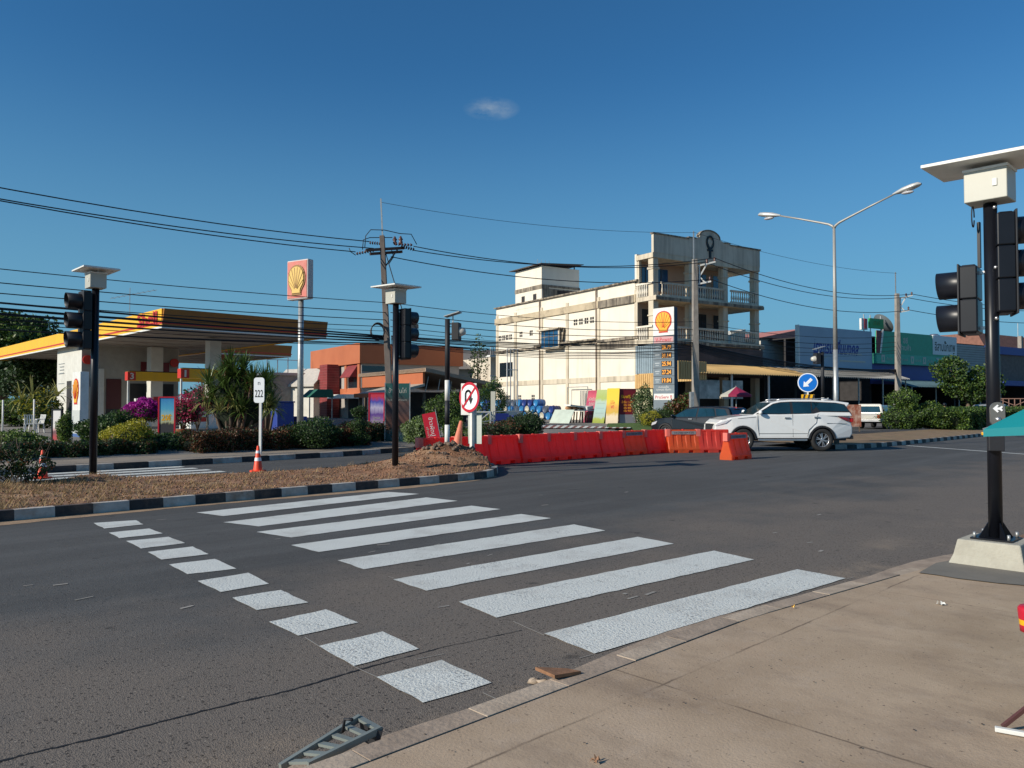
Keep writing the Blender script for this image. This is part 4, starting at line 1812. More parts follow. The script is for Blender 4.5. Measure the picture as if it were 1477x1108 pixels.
# ------------------------------------------------------------------ double armed street lamp
def street_lamp(label, loc, h=9.0):
    t = thing('street_lamp', label, 'street lamp', loc, RA)
    b = MB()
    b.tube([(0, 0, 0), (0, 0, 3.6)], [.1, .09], 14)
    b.build('lower_pole', M['galv'], t)
    b = MB()
    M.setdefault('lampgrey', mat('lamp_grey', (.36, .35, .32), .5, metal=.3, var=.08))
    b.tube([(0, 0, 3.6), (0, 0, h - .88)], [.085, .05], 14)
    b.build('upper_pole', M['lampgrey'], t)
    for s_ in (-1, 1):
        b = MB()
        pts_ = [(0, 0, h - .92), (0, s_ * .06, h - .82), (0, s_ * .2, h - .73), (0, s_ * .5, h - .62), (0, s_ * 1.3, h - .34), (0, s_ * 2.2, h - .04)]
        b.tube(pts_, [.05, .048, .045, .04, .035, .03], 10)
        arm = b.build('arm', M['lampgrey'], t)
        b = MB()
        vs, fs = [], []
        sec = [(0, .04, .035, 0), (.12, .08, .07, .02), (.34, .16, .12, .06), (.65, .19, .13, .12), (.86, .15, .1, .17), (.96, .05, .04, .18)]
        nn = 12
        for (yy, wx, wz, up_) in sec:
            for k in range(nn):
                a = 2 * math.pi * k / nn
                vs.append((wx * math.cos(a), s_ * (2.15 + yy), h - .04 + up_ + wz * math.sin(a) * (1 if math.sin(a) > 0 else .6)))
        for i in range(len(sec) - 1):
            for k in range(nn):
                fs.append((i * nn + k, i * nn + (k + 1) % nn, (i + 1) * nn + (k + 1) % nn, (i + 1) * nn + k))
        b.add(vs, fs, True)
        hd = b.build('lamp_head', mat('lamp_housing', (.6, .6, .57), .4, metal=.3), t)
        b = MB()
        b.ball((0, s_ * 2.65, h - .07), .1, 12, (1, 2.2, .6))
        b.build('lamp_lens', M['lens'], hd)
    return t


street_lamp('tall grey street lamp with two arms spreading over the island', (12.28, 29.3, .12), 9.15)
# ------------------------------------------------------------------ scallop emblem
def scallop_pts(w_, h_):
    half = [(.30, 0), (.27, .04), (.285, .12), (.33, .19), (.39, .25), (.46, .33), (.5, .42), (.515, .5), (.505, .57), (.515, .62), (.49, .69), (.48, .74), (.44, .79),
            (.415, .84), (.37, .875), (.33, .915), (.27, .935), (.22, .965), (.16, .97), (.1, .995), (.05, .99), (0, 1.0)]
    pts = half + [(-x, y) for x, y in half[::-1][1:]]
    return [(x * w_, y * h_) for x, y in pts]


def emblem(parent, m, w_, h_, red, yel, relief=.03):
    """m: matrix placing the XZ plane (facing -Y) of the emblem; origin bottom centre"""
    b = MB()
    b.prism(scallop_pts(w_, h_), -relief * .5, 0, 'y')
    e = b.xf(m).build('emblem_outline', red, parent)
    b = MB()
    q = [(x * .86, .07 * h_ + y * .87) for x, y in scallop_pts(w_, h_)]
    b.prism(q, -relief, -relief * .5, 'y')
    b.xf(m).build('emblem_shell', yel, e)
    b = MB()
    for a in (-52, -36, -21, -7, 7, 21, 36, 52):
        r0, r1 = .18 * h_, .83 * h_
        if abs(a) > 40:
            r1 = .62 * h_
        c, s_ = math.sin(R(a)) * w_ / h_ * .98, math.cos(R(a))
        x0, z0 = c * r0 * .55, .12 * h_ + s_ * r0 * .7
        x1, z1 = c * r1 * .92, .12 * h_ + s_ * r1 * .95
        b.bar((x0, -relief - .004, z0), (x1, -relief - .004, z1), .028 * w_ * 1.1, .006)
    b.xf(m).build('emblem_rib', red, e)
    return e


M['embred'] = mat('emblem_red', (.55, .03, .015), .45)
M['embyel'] = mat('emblem_yellow', (.85, .42, .03), .45)
M['canyel'] = mat('canopy_yellow', (.85, .46, .015), .5, var=.06, vscale=.6, dirt=(.5, .28, .05), damt=.3, dscale=.7, streak=True)
M['canfront'] = mat('shaded_canopy_front', (.34, .12, .012), .6, var=.1, vscale=.6, dirt=(.25, .1, .02), damt=.5, dscale=.7, streak=True)  # darker brown copy of the canopy yellow, paints shade on the front fascia
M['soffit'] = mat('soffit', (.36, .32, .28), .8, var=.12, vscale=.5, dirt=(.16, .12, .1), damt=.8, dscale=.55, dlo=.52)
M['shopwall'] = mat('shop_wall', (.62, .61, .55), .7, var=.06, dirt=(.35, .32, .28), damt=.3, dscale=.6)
MX90 = Matrix.Rotation(R(-90), 4, 'Z')      # turns a -Y face to -X


def canopy(label, s, t, wx, wy, z0, z1, side_text=None):
    r = thing('station_canopy', label, 'canopy', (*W(s, t).xy, 0), RA)
    b = MB()
    b.box(.12, .12, z0 + .06, wx - .12, wy - .12, z0 + .2)
    # shallow soffit grooves
    for k in range(int(wy / 2.4)):
        b.box(.14, .5 + k * 2.4, z0 + .03, wx - .14, .56 + k * 2.4, z0 + .06)
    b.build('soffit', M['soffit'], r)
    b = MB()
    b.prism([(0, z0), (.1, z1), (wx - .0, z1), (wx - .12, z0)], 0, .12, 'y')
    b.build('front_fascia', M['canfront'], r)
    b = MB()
    b.prism([(0, z0), (.1, z1), (wx, z1), (wx - .12, z0)], wy - .12, wy, 'y')
    b.box(.02, .12, z0, .12, wy - .12, z1)
    b.box(wx - .12, .12, z0, wx - .02, wy - .12, z1)
    f = b.build('fascia', M['canyel'], r)
    b = MB()
    b.box(-.012, .0, z0 - .03, .05, wy, z0 + .05)
    b.box(0, -.012, z0 - .03, wx - .12, .05, z0 + .05)
    b.build('lower_edge_strip', M['white'], f)
    b = MB()
    b.box(.0, .0, z0 + .17, .018, wy, z0 + .25)
    b.box(.02, -.006, z0 + .17, wx - .02, .0, z0 + .25)
    b.build('red_line', M['embred'], f)
    b = MB()
    b.box(.2, .2, z1 - .25, wx - .2, wy - .2, z1 - .12)
    b.build('roof_deck', M['galv'], r)
    return r


can = canopy('large station canopy with yellow fascia and grey soffit over the pumps', 12.84, 36.2, 8.5, 36, 5.15, 6.02)
text('Shell', M['embred'], can, (-.03, 1.9, 5.66), w=2.6, h=.62, rot=(R(90), 0, R(-90)), bold=.02)
canopy('smaller yellow edged canopy behind the large one', 21.9, 53.5, 6.6, 14, 5.25, 6.1)

for i, (s, t_, d) in enumerate([(17.1, 40.7, .62), (17.0, 49.0, .72)]):
    z0 = zf(s)
    r = thing('canopy_column', ['square white canopy column with red price board half hidden by the spiky plants', 'square white canopy column beside the purple flowers'][i], 'column', (*W(s, t_).xy, z0 - .05), RA)
    b = MB()
    b.box(-d / 2, -d / 2, 0, d / 2, d / 2, 5.2 - z0)
    b.build('shaft', M['shopwall'], r, bevel=.02)
    b = MB()
    b.box(-d / 2 - .03, -d / 2 - .03, .0, d / 2 + .03, d / 2 + .03, .9)
    b.build('column_guard', M['white'], r)
    b = MB()
    if i == 0:
        b.box(d / 2 + .02, -d / 2 - .05, 2.6, d / 2 + .75, -d / 2 + .02, 4.1)
    else:
        b.box(-.2, -d / 2 - .06, .9, .25, -d / 2 - .005, 1.9)
    bd = b.build('notice_board', mat('board_red', (.38, .015, .03), .5), r)
    if i == 0:
        text('ราคา\n26.79\n31.14', M['white'], bd, (d / 2 + .38, -d / 2 - .055, 3.35), w=.5, h=.9)

# shop
SX, ST_ = 13.3, 50.3
r = thing('station_shop', 'white station kiosk under the canopy with maroon doorway', 'shop', (*W(SX, ST_).xy, zf(SX) - .05), RA)
b = MB()
b.box(0, 0, 0, 5.6, 5.3, 5.0)
b.build('wall', M['shopwall'], r)
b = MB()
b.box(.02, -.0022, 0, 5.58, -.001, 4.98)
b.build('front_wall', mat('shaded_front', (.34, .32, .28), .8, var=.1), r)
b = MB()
b.box(-.02, 2.0, 0.1, -.001, 3.0, 2.9)
b.build('side_window', M['dark'], r)
b = MB()
for k in range(6):
    b.box(-.03, 3.6, .9 + k * .62, -.005, 4.9, .93 + k * .62)
    if k < 3:
        b.box(-.03, 3.7, 3.4 + k * .2, -.004, 4.6, 3.45 + k * .2)
b.build('side_louvre', M['galv'], r)
b = MB()
b.box(.55, -.03, 0, 1.1, -.002, 2.9)
b.box(1.35, -.03, 0, 2.2, -.002, 2.9)
dr = b.build('doorway', M['dark'], r)
b = MB()
b.box(.45, -.05, 2.5, .85, -.031, 3.0)
b.box(1.35, -.05, 1.2, 2.18, -.031, 3.0)
b.build('door_poster', mat('dim_maroon', (.07, .01, .013), .6), dr)
b = MB()
b.box(2.7, -.03, .9, 5.3, -.003, 2.75)
b.build('shop_window', M['dark'], r)
b = MB()
b.box(3.3, -.06, 3.0, 5.0, -.002, 4.1)
pb = b.build('price_board', M['maroon'], r)
text('โปรโมชั่น\nดีเซล 25.94\nไฮโดรดีเซล', M['whitebox'], pb, (4.1, -.068, 3.55), w=1.1, h=.7)
b = MB()
b.disc((.3, -.1, 4.1), .27, .1, 20)
b.build('round_red_sign', M['embred'], r)
b = MB()
b.disc((5.3, -.1, 4.1), .27, .1, 20)
b.build('round_red_sign', M['embred'], r)
b = MB()
b.box(.9, -.12, .0, 1.2, -.03, 3.6)
b.build('door_pier', M['shopwall'], r)

# pump islands with number boards
for i, (s, t_, num, L_) in enumerate([(14.5, 46.2, '3', 4.4), (15.3, 40.6, '1', 3.6)]):
    z0 = zf(s)
    r = thing('pump_island', ['pump island with number 3 board, left of the column', 'pump island with number 1 board, behind the red flowers'][i], 'pump island', (*W(s, t_).xy, z0), RA)
    b = MB()
    b.box(-.2, -.5, -.05, L_, .5, .15)
    b.build('plinth', M['concrete'], r, bevel=.03)
    b = MB()
    b.box(0, -.22, 2.75, L_, .22, 3.25)
    bb = b.build('number_board', M['canyel'], r, bevel=.02)
    b = MB()
    b.box(-.01, -.235, 2.76, .42, .235, 3.24)
    e = b.build('number_square', M['embred'], bb)
    text(num, M['white'], e, (.22, -.24, 3.0), h=.36, w=.2 if num == '3' else .1, bold=.02)
    b = MB()
    b.box(.1, -.15, 3.25, L_ - .2, .15, 3.3)
    b.build('board_cap', M['black'], bb)
    for k in range(2):
        x = .5 + k * (L_ - 1.6)
        b = MB()
        b.box(x, -.28, .15, x + .8, .28, 1.75)
        pu = b.build('pump_body', M['white'], r, bevel=.03)
        b = MB()
        b.box(x + .08, -.3, 1.15, x + .72, -.275, 1.6)
        b.build('display', M['glass'], pu)
        b = MB()
        b.box(x - .01, -.29, .5, x + .81, -.27, .75)
        b.build('red_stripe', M['embred'], pu)
        b = MB()
        b.tube([(x + .85, -.1, 1.2), (x + 1.0, -.15, .8), (x + .95, -.2, .35), (x + .85, -.2, .9)], .02, 6)
        b.build('hose', M['wire'], pu)
    b = MB()
    for x in (.1, L_ - .15):
        b.bar((x, 0, .1), (x, 0, 2.8), .09)
    b.build('board_post', M['white'], r)

# emblem pillar on the left
s, t_ = ST(P(115, 600, 33))
z0 = zf(s)
r = thing('brand_pillar', 'white pillar with yellow scallop emblem on its sunny side', 'sign', (*W(s, t_).xy, z0), RA)
b = MB()
b.box(0, 0, .12, .34, 1.15, 2.8)
bd = b.build('pillar_body', M['white'], r, bevel=.015)
b = MB()
b.box(-.01, -.01, 0, .35, 1.16, .14)
b.build('pillar_base', mat('pillar_blue', (.06, .12, .3), .5), r)
b = MB()
b.box(-.006, .0, .14, 0, 1.15, 1.15)
b.build('grey_panel', mat('pale_grey', (.5, .53, .5), .5), bd)
emblem(bd, Matrix.Translation((-.002, .6, 1.4)) @ MX90, .82, 1.12, M['embred'], M['embyel'])

# tall pole sign
pY = 38
pp = P(433, 600, pY)
r = thing('pole_sign', 'tall grey pole carrying a faded red box with a yellow scallop shell', 'sign', (pp.x, pp.y, 0), RA + R(15))
b = MB()
b.tube([(0, 0, .1), (0, 0, 6.9)], [.16, .13], 16)
b.build('pole', M['galv'], r)
b = MB()
b.box(-.26, -.72, 6.8, .12, .72, 8.75)
sb = b.build('sign_box', mat('sign_edge', (.55, .5, .48), .5, var=.1), r, bevel=.05, seg=3)
b = MB()
b.box(-.28, -.66, 6.87, -.25, .66, 8.69)
b.build('sign_panel', mat('faded_red', (.62, .17, .13), .55, var=.12, vscale=2, dirt=(.6, .32, .26), damt=.4, dscale=3), sb, bevel=.01)
emblem(sb, Matrix.Translation((-.285, -.0, 7.0)) @ MX90, 1.12, 1.5, mat('faded_gold_line', (.28, .14, .03), .5), mat('faded_gold', (.72, .47, .12), .5), .07)

# price totem
tY = 43.0
pp = P(943, 590, tY)
r = thing('price_totem', 'tall slate price totem with scallop emblem and orange digits', 'sign', (pp.x, pp.y, .3), RA)
zz = lambda y: CAMH + (585 - y) * 42.6 / FPX - .3
M['totem'] = mat('totem_slate', (.16, .2, .23), .5, var=.08, vscale=2)
Wd = 1.38
b = MB()
b.box(0, -Wd, 0, .3, 0, zz(444))
bd = b.build('totem_body', mat('totem_side', (.03, .05, .09), .5), r)
b = MB()
b.box(-.03, -Wd, zz(484), -.001, 0, zz(444))
wp = b.build('emblem_panel', M['white'], bd)
emblem(wp, Matrix.Translation((-.032, -Wd / 2, zz(480))) @ MX90, 1.05, 1.2, M['embred'], M['embyel'])
b = MB()
b.box(-.028, -Wd, .1, -.001, 0, zz(485))
b.build('slate_panel', M['totem'], bd)
b = MB()
b.box(-.034, -Wd + .05, zz(494.5), -.029, -.05, zz(485.5))
sp_ = b.build('pink_strip', mat('pink_strip', (.55, .3, .3), .5), bd)
text('V-Power', M['signred'], sp_, (-.037, -Wd / 2, zz(490)), w=1.05, h=.24, rot=(R(90), 0, R(-90)))
M['digit'] = mat('amber_digits', (.9, .36, .03), .5, emit=.35)
for k, dg in enumerate(['26.79', '31.14', '25.94', '27.24', '19.84']):
    y0 = 495.5 + k * 12.0
    b = MB()
    b.box(-.045, -Wd + .16, zz(y0 + 9.5), -.029, -Wd + .82, zz(y0 + 1.5))
    dp = b.build('price_display', M['blackmat'], bd)
    text(dg, M['digit'], dp, (-.05, -Wd + .49, zz(y0 + 5.5)), w=.58, h=.24, rot=(R(90), 0, R(-90)), bold=.015)
    b = MB()
    b.box(-.036, -Wd + .95, zz(y0 + 5), -.029, -.12, zz(y0 + 3.6))
    b.box(-.036, -Wd + 1.0, zz(y0 + 8), -.029, -.16, zz(y0 + 7))
    b.build('grade_label', mat('label_grey', (.42, .46, .48), .5), dp)
    b = MB()
    b.box(-.035, -Wd, zz(y0 + 11.6), -.0285, 0, zz(y0 + 11))
    b.build('panel_gap', M['blackmat'], bd)
tx = text('สะสมแต้ม\nทุกหยด คุ้มค่า', M['white'], bd, (-.034, -Wd / 2, zz(560.5)), w=.95, h=.3, rot=(R(90), 0, R(-90)))
b = MB()
b.box(-.04, -Wd + .03, zz(577), -.029, -.05, zz(568))
wl = b.build('service_plate', M['white'], bd)
text('ProServ ซี', M['signred'], wl, (-.045, -Wd / 2 + .0, zz(572.5)), w=1.1, h=.2, rot=(R(90), 0, R(-90)), bold=.01)


# ------------------------------------------------------------------ advertising boards and banners
def board(name, label, px, pyb, pyt, pxl, pxr, z0, col, rot, frame=None, lean=0, th=.04, cat='board', group=None):
    """upright rectangular board seen between columns pxl..pxr, its foot at pyb"""
    Y = (CAMH - z0) * FPX / (pyb - 585)
    pa, pb_ = P(pxl, pyb, Y), P(pxr, pyb, Y)
    c = (pa + pb_) / 2
    wd = (pb_.x - pa.x) / max(.3, math.cos(rot))
    h = (pyb - pyt) * Y / FPX
    t = thing(name, label, cat, (c.x, c.y, z0), rot, group)
    t.rotation_euler = (0, lean, rot)
    b = MB()
    b.box(-wd / 2, 0, .0, wd / 2, th, h)
    f = b.build('panel', col, t, bevel=.003)
    if frame:
        b = MB()
        e = .05
        b.box(-wd / 2 - e, -.02, -.02, -wd / 2, th + .02, h + e)
        b.box(wd / 2, -.02, -.02, wd / 2 + e, th + .02, h + e)
        b.box(-wd / 2, -.02, h, wd / 2, th + .02, h + e)
        b.box(-wd / 2, -.02, -.02, wd / 2, th + .02, .04)
        b.build('frame', frame, t)
    return t, f, wd, h


def grad(name, stops, rough=.6):
    """poster print: horizontal colour bands from bottom to top with blotches"""
    m = bpy.data.materials.new(name)
    m.use_nodes = True
    N, L = m.node_tree.nodes, m.node_tree.links
    tc = N.new("ShaderNodeTexCoord")
    sp = N.new("ShaderNodeSeparateXYZ")
    L.new(tc.outputs["Generated"], sp.inputs[0])
    n = N.new("ShaderNodeTexNoise")
    n.inputs["Scale"].default_value = 5
    n.inputs["Detail"].default_value = 4
    L.new(tc.outputs["Generated"], n.inputs["Vector"])
    ad = N.new("ShaderNodeMath")
    ad.operation = 'MULTIPLY_ADD'
    L.new(n.outputs["Fac"], ad.inputs[0])
    ad.inputs[1].default_value = .22
    L.new(sp.outputs["Z"], ad.inputs[2])
    sb_ = N.new("ShaderNodeMath")
    sb_.operation = 'SUBTRACT'
    L.new(ad.outputs[0], sb_.inputs[0])
    sb_.inputs[1].default_value = .11
    cr = N.new("ShaderNodeValToRGB")
    el = cr.color_ramp.elements
    el[0].position, el[0].color = stops[0][0], (*stops[0][1], 1)
    el[1].position, el[1].color = stops[-1][0], (*stops[-1][1], 1)
    for p_, c in stops[1:-1]:
        e = el.new(p_)
        e.color = (*c, 1)
    L.new(sb_.outputs[0], cr.inputs[0])
    L.new(cr.outputs[0], N["Principled BSDF"].inputs["Base Color"])
    N["Principled BSDF"].inputs["Roughness"].default_value = rough
    return m


sea = grad('poster_beach', [(0, (.02, .02, .025)), (.3, (.03, .03, .035)), (.4, (.03, .03, .03)), (.45, (.45, .45, .25)), (.6, (.3, .5, .5)), (.75, (.08, .4, .6)), (1, (.02, .2, .5))])
r, f, wd, h = board('poster_stand', 'red framed beach poster reading 20 beside the pink flowers', 0, 637, 574, 230, 250, .25, sea, R(8), M['signred'])
text('20฿', M['yellow'], f, (0, -.006, h * .55), w=wd * .7, h=h * .16, bold=.03)
r, f, wd, h = board('poster_stand', 'red framed poster of a tower in sun behind the 222 marker', 0, 638, 577, 361, 377, .25, grad('poster_tower', [(0, (.03, .03, .03)), (.3, (.05, .04, .04)), (.45, (.4, .3, .18)), (.7, (.3, .3, .3)), (1, (.04, .12, .3))]), R(5), M['signred'])
r, f, wd, h = board('poster_stand', 'pale poster stand with a red and dark print near the white pillar', 0, 637, 592, 74, 89, .25, grad('poster_drink', [(0, (.05, .02, .02)), (.12, (.4, .03, .04)), (.3, (.1, .05, .06)), (.38, (.5, .3, .3)), (.5, (.6, .58, .56)), (1, (.6, .6, .58))]), R(-20), M['black'])
# banners by the cafe
r, f, wd, h = board('banner', 'tall dark green cafe banner with white Thai heading on two thin posts', 0, 638, 553, 556, 590, .2, grad('green_banner', [(0, (.008, .07, .065)), (.16, (.01, .07, .07)), (.24, (.1, .04, .025)), (.42, (.12, .05, .035)), (.55, (.05, .03, .03)), (.68, (.1, .05, .04)), (.78, (.01, .05, .05)), (.86, (.008, .075, .07)), (1, (.008, .09, .08))]), R(2), None, 0, .02)
text('ข้าวมันไก่', M['whitebox'], f, (0, -.006, h * .88), w=wd * .75, h=h * .09)
text('ก๋วยเตี๋ยว  กาแฟสด', M['whitebox'], f, (0, -.006, h * .72), w=wd * .8, h=h * .03)
text('รับจัดเลี้ยง\nโทร 117', M['totem'], f, (0, -.006, h * .11), w=wd * .75, h=h * .12)
b = MB()
for x in (-wd / 2 - .02, wd / 2 + .02):
    b.bar((x, .01, -.3), (x, .01, h + .03), .035)
b.build('banner_post', M['galv'], r)
r, f, wd, h = board('banner', 'upright purple and red banner with a bright sky print by the cafe door', 0, 626, 568, 533, 553, .2, grad('purple_banner', [(0, (.4, .02, .05)), (.12, (.15, .03, .1)), (.3, (.3, .2, .35)), (.5, (.1, .04, .25)), (.65, (.5, .45, .6)), (.8, (.05, .07, .4)), (.9, (.5, .03, .07)), (1, (.6, .03, .06))]), R(2), M['signred'], 0, .02)
text('โปรแรง\nเติมครบ\nรับเลย', M['whitebox'], f, (0, -.006, h * .33), w=wd * .55, h=h * .22)
Yb = 25.6
pb_ = P(622, 615, Yb)
r = thing('flag_banner', 'slanting red flag banner with white vertical Thai lettering', 'banner', (pb_.x + .12, pb_.y, .25), 0)
r.rotation_euler = (0, R(-11), 0)
b = MB()
b.box(-.22, -.004, .1, .22, .004, 1.12)
f = b.build('flag_cloth', M['signred'], r)
text('ข้าวผัดปู', M['white'], f, (.02, -.01, .66), w=.62, h=.2, rot=(R(90), R(90), 0))
text('เจ้าเก่า', M['whitebox'], f, (-.12, -.01, .5), w=.34, h=.08, rot=(R(90), R(90), 0))
b = MB()
b.bar((.24, 0, -.4), (.24, 0, 1.2), .02)
b.build('flag_pole', M['galv'], r)


def lean_board(label, pxc, pyb, pyt, z0, wd, col, txt=None, tcol=None, leanu=.42):
    Y = (CAMH - z0) * FPX / (pyb - 585)
    p_ = P(pxc, pyb, Y)
    h = (pyb - pyt) * Y / FPX
    t = thing('advertising_board', label, 'board', (p_.x, p_.y, z0), RA)
    b = MB()
    q = math.atan2(leanu, h)
    m = Matrix.Rotation(q, 4, 'Y')
    b.box(0, -wd / 2, 0, .03, wd / 2, h / math.cos(q))
    f = b.xf(m).build('panel', col, t)
    if txt:
        hh = h / math.cos(q)
        for (s_, zf_, ww, hf) in txt:
            o = text(s_, tcol, f, (0, 0, 0), w=wd * ww, h=hh * hf)
            o.matrix_local = m @ Matrix.Translation((-.006, 0, hh * zf_)) @ Matrix.Rotation(R(-90), 4, 'Z') @ Matrix.Rotation(R(90), 4, 'X')
    return t


magenta = grad('maroon_print', [(0, (.25, .01, .05)), (.2, (.35, .02, .08)), (.4, (.5, .1, .15)), (.6, (.35, .02, .08)), (.8, (.5, .06, .1)), (1, (.35, .01, .06))])
lean_board('maroon advertising board leaning at the left of the three boards', 849, 610, 563, .45, .95, magenta, [('สมัครวันนี้\nรับทันที\n50%', .6, .7, .4), ('ฟรี', .2, .5, .1)], M['whitebox'], .55)
greenb = grad('green_print', [(0, (.2, .25, .02)), (.14, (.28, .33, .04)), (.2, (.3, .4, .35)), (.45, (.3, .45, .42)), (.65, (.35, .45, .35)), (.75, (.3, .38, .08)), (1, (.35, .42, .15))])
lean_board('pale green advertising board leaning between the maroon and yellow ones', 862.5, 611, 562, .45, .95, greenb, [('______\n______\n______', .45, .7, .3)], M['totem'], .5)
yelb = grad('yellow_print', [(0, (.5, .42, .3)), (.22, (.6, .5, .35)), (.3, (.5, .33, .04)), (.5, (.6, .3, .05)), (.6, (.75, .5, .04)), (1, (.8, .5, .02))])
lean_board('tall yellow advertising board with dark print beside the maroon price board', 882, 612, 560, .45, .95, yelb, [('โอ้โห\nฟรี', .55, .35, .22)], M['signred'], .2)
lean_board('narrow yellow poster with dark fruit print behind the pale green board', 875, 611, 575, .45, .6, grad('fruit_print', [(0, (.03, .03, .03)), (.25, (.04, .04, .05)), (.35, (.45, .3, .05)), (.5, (.6, .4, .05)), (.65, (.1, .03, .05)), (.8, (.6, .45, .05)), (1, (.75, .5, .03))]), None, None, .35)
r, f, wd, h = board('advertising_board', 'upright maroon board with orange Thai heading and grey lower panel', 0, 612, 562, 893, 917, .45, mat('maroon_board', (.2, .012, .02), .5, var=.2, vscale=1.5), R(14), M['maroon'], 0)
text('รับฟรี', M['yellow'], f, (-.1 * wd, -.008, h * .8), w=wd * .6, h=h * .1, bold=.02)
text('น้ำดื่ม 1 ขวด\nเติม 500\nเติม 800\nเติม 900', M['digit'], f, (0, -.008, h * .52), w=wd * .7, h=h * .32)
b = MB()
b.box(-wd / 2, -.012, .02, wd / 2, -.001, h * .28)
b.build('lower_panel', mat('grey_panel', (.3, .3, .31), .6), f)

# ------------------------------------------------------------------ planting
def bush(name, label, px, pyb, z0, w_, h_, mats, n=2200, leaf=.06, core=True, cat='bush', blobs=None, Y=None, stems=0, dep=None, group=None):
    if Y is None:
        Y = (CAMH - z0) * FPX / (pyb - 585)
    p_ = P(px, 600, Y)
    t = thing(name, label, cat, (p_.x, p_.y, z0), 0, group)
    dep = dep or w_ * .45
    bl = blobs or [(0, 0, h_ * .52, w_ / 2, dep, h_ * .5)]
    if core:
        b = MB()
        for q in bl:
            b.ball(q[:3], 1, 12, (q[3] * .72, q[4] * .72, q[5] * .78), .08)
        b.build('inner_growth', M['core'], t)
    for i, m_ in enumerate(mats):
        leafcloud('foliage', bl if i == 0 else [(q[0], q[1], q[2] + q[5] * .06, q[3] * 1.0, q[4], q[5] * 1.02) for q in bl], n if i == 0 else n // 2, leaf, M[m_], t, zmin=0)
    if stems:
        b = MB()
        for _ in range(stems):
            a = random.uniform(0, 6.28)
            b.tube([(0.05 * math.cos(a), .05 * math.sin(a), -.05), (w_ * .15 * math.cos(a), w_ * .15 * math.sin(a), h_ * .3), (w_ * .3 * math.cos(a), w_ * .3 * math.sin(a), h_ * .6)], [.03, .02, .01], 6)
        b.build('stems', M['bark'], t)
    return t


def hedge(name, label, s0, s1, t0, t1, z0, h_, mats, n, leaf=.06, cat='hedge', tilt=0):
    c = W((s0 + s1) / 2, (t0 + t1) / 2)
    t = thing(name, label, cat, (c.x, c.y, z0), RA)
    L_, D = (s1 - s0) / 2, (t1 - t0) / 2
    b = MB()
    K = max(3, int(L_ * 2.5))
    for k in range(K):
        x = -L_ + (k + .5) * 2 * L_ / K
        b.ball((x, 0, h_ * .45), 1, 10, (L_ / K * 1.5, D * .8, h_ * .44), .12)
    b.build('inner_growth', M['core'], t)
    for i, m_ in enumerate(mats):
        nn = int(n * (1 if i == 0 else .4))
        f = RNG.choice(4, nn, p=[.38, .36, .13, .13])
        x = RNG.uniform(-L_, L_, nn)
        y = RNG.uniform(-D, D, nn)
        z = RNG.uniform(0, 1, nn) * h_
        wob = .06 * np.sin(x * 3.1) + .05 * np.sin(x * 7.3 + 1) + .04 * np.sin(x * 13)
        y = np.where(f == 0, -D + wob * 1.3, y)
        y = np.where(f == 3, D, y)
        z = np.where(f == 1, h_ * (1 + wob * 1.2), z)
        x = np.where(f == 2, np.sign(x) * L_, x)
        pts = np.stack([x, y, z], 1) + RNG.normal(0, .055, (nn, 3))
        pts[:, 2] = np.maximum(pts[:, 2], .02)
        V, F = leafmesh(pts, leaf)
        npmesh('foliage', V, F, M[m_], t)
    return t


# roadside hedges in front of the station (tops from the photo)
hedge('hedge', 'long dark clipped hedge with rusty tips along the far pavement, behind the 222 marker', 9.4, 15.6, 23.6, 24.6, .15, .58, ['leafR', 'leafD'], 14000, .07)
hedge('hedge', 'low dark hedge at the left under the white pillar', 1.2, 8.3, 23.9, 24.7, .15, .34, ['leafD', 'leafM', 'leafR'], 12000, .07)
hedge('hedge', 'dark tall hedge behind the green banner, right of the long hedge', 15.8, 19.6, 24.6, 25.8, .15, .68, ['leafD', 'leafR'], 11000, .07)
bush('bush', 'dark rounded hedge block by the grey sign pole', 452, 655, .15, 1.9, .95, ['leafD', 'leafM'], 4200, .07, Y=26.2)
bush('bush', 'bright yellow green shrub below the purple flowers', 188, 650, .15, 1.5, .92, ['leafY', 'leafY'], 4600, .055, Y=23.7)
bush('bush', 'dark green leafy shrub behind the yellow green one', 160, 648, .2, 1.9, 1.1, ['leafM', 'leafD'], 5200, .09, Y=25.5)
bush('bush', 'light green shrub touching the left of the white pillar', 94, 640, .2, .55, 1.1, ['leafL', 'leafM'], 1800, .06, Y=27.5)
bush('bush', 'low dark plants to the right of the yellow green shrub', 246, 650, .15, 2.6, .55, ['leafD', 'leafM'], 3600, .07, Y=24.8)
bush('bush', 'tiny bright green shrub at the foot of the spiky plants', 331, 640, .2, .7, .5, ['leafL'], 900, .06, Y=26.2)
# near left straggly bush on the median
q = W(3.0, 17.0)
t = thing('bush', 'straggly dark shrub on the median at the left edge of the picture', 'bush', (q.x, q.y, .2), 0)
bl = [(-.9, 0, .42, 1.1, .6, .36), (.1, -.1, .36, .7, .45, .3), (.75, 0, .3, .38, .3, .26), (-1.9, .2, .5, .9, .7, .42)]
leafcloud('foliage', bl, 7500, .06, M['leafD'], t, zmin=0)
leafcloud('foliage', bl, 1300, .055, M['leafR'], t, zmin=0)
b = MB()
for _ in range(50):
    x = random.uniform(-2.4, 1.0)
    b.tube([(x, random.uniform(-.3, .3), -.05), (x + random.uniform(-.2, .2), random.uniform(-.3, .3), .25), (x + random.uniform(-.35, .35), random.uniform(-.4, .4), random.uniform(.5, .85))], [.012, .008, .004], 5)
b.build('stems', M['bark'], t)
bush('bush', 'bright green ground plant at the far left behind the straggly shrub', 10, 660, .15, 2.4, .62, ['leafL', 'leafM'], 3600, .07, Y=24.3)


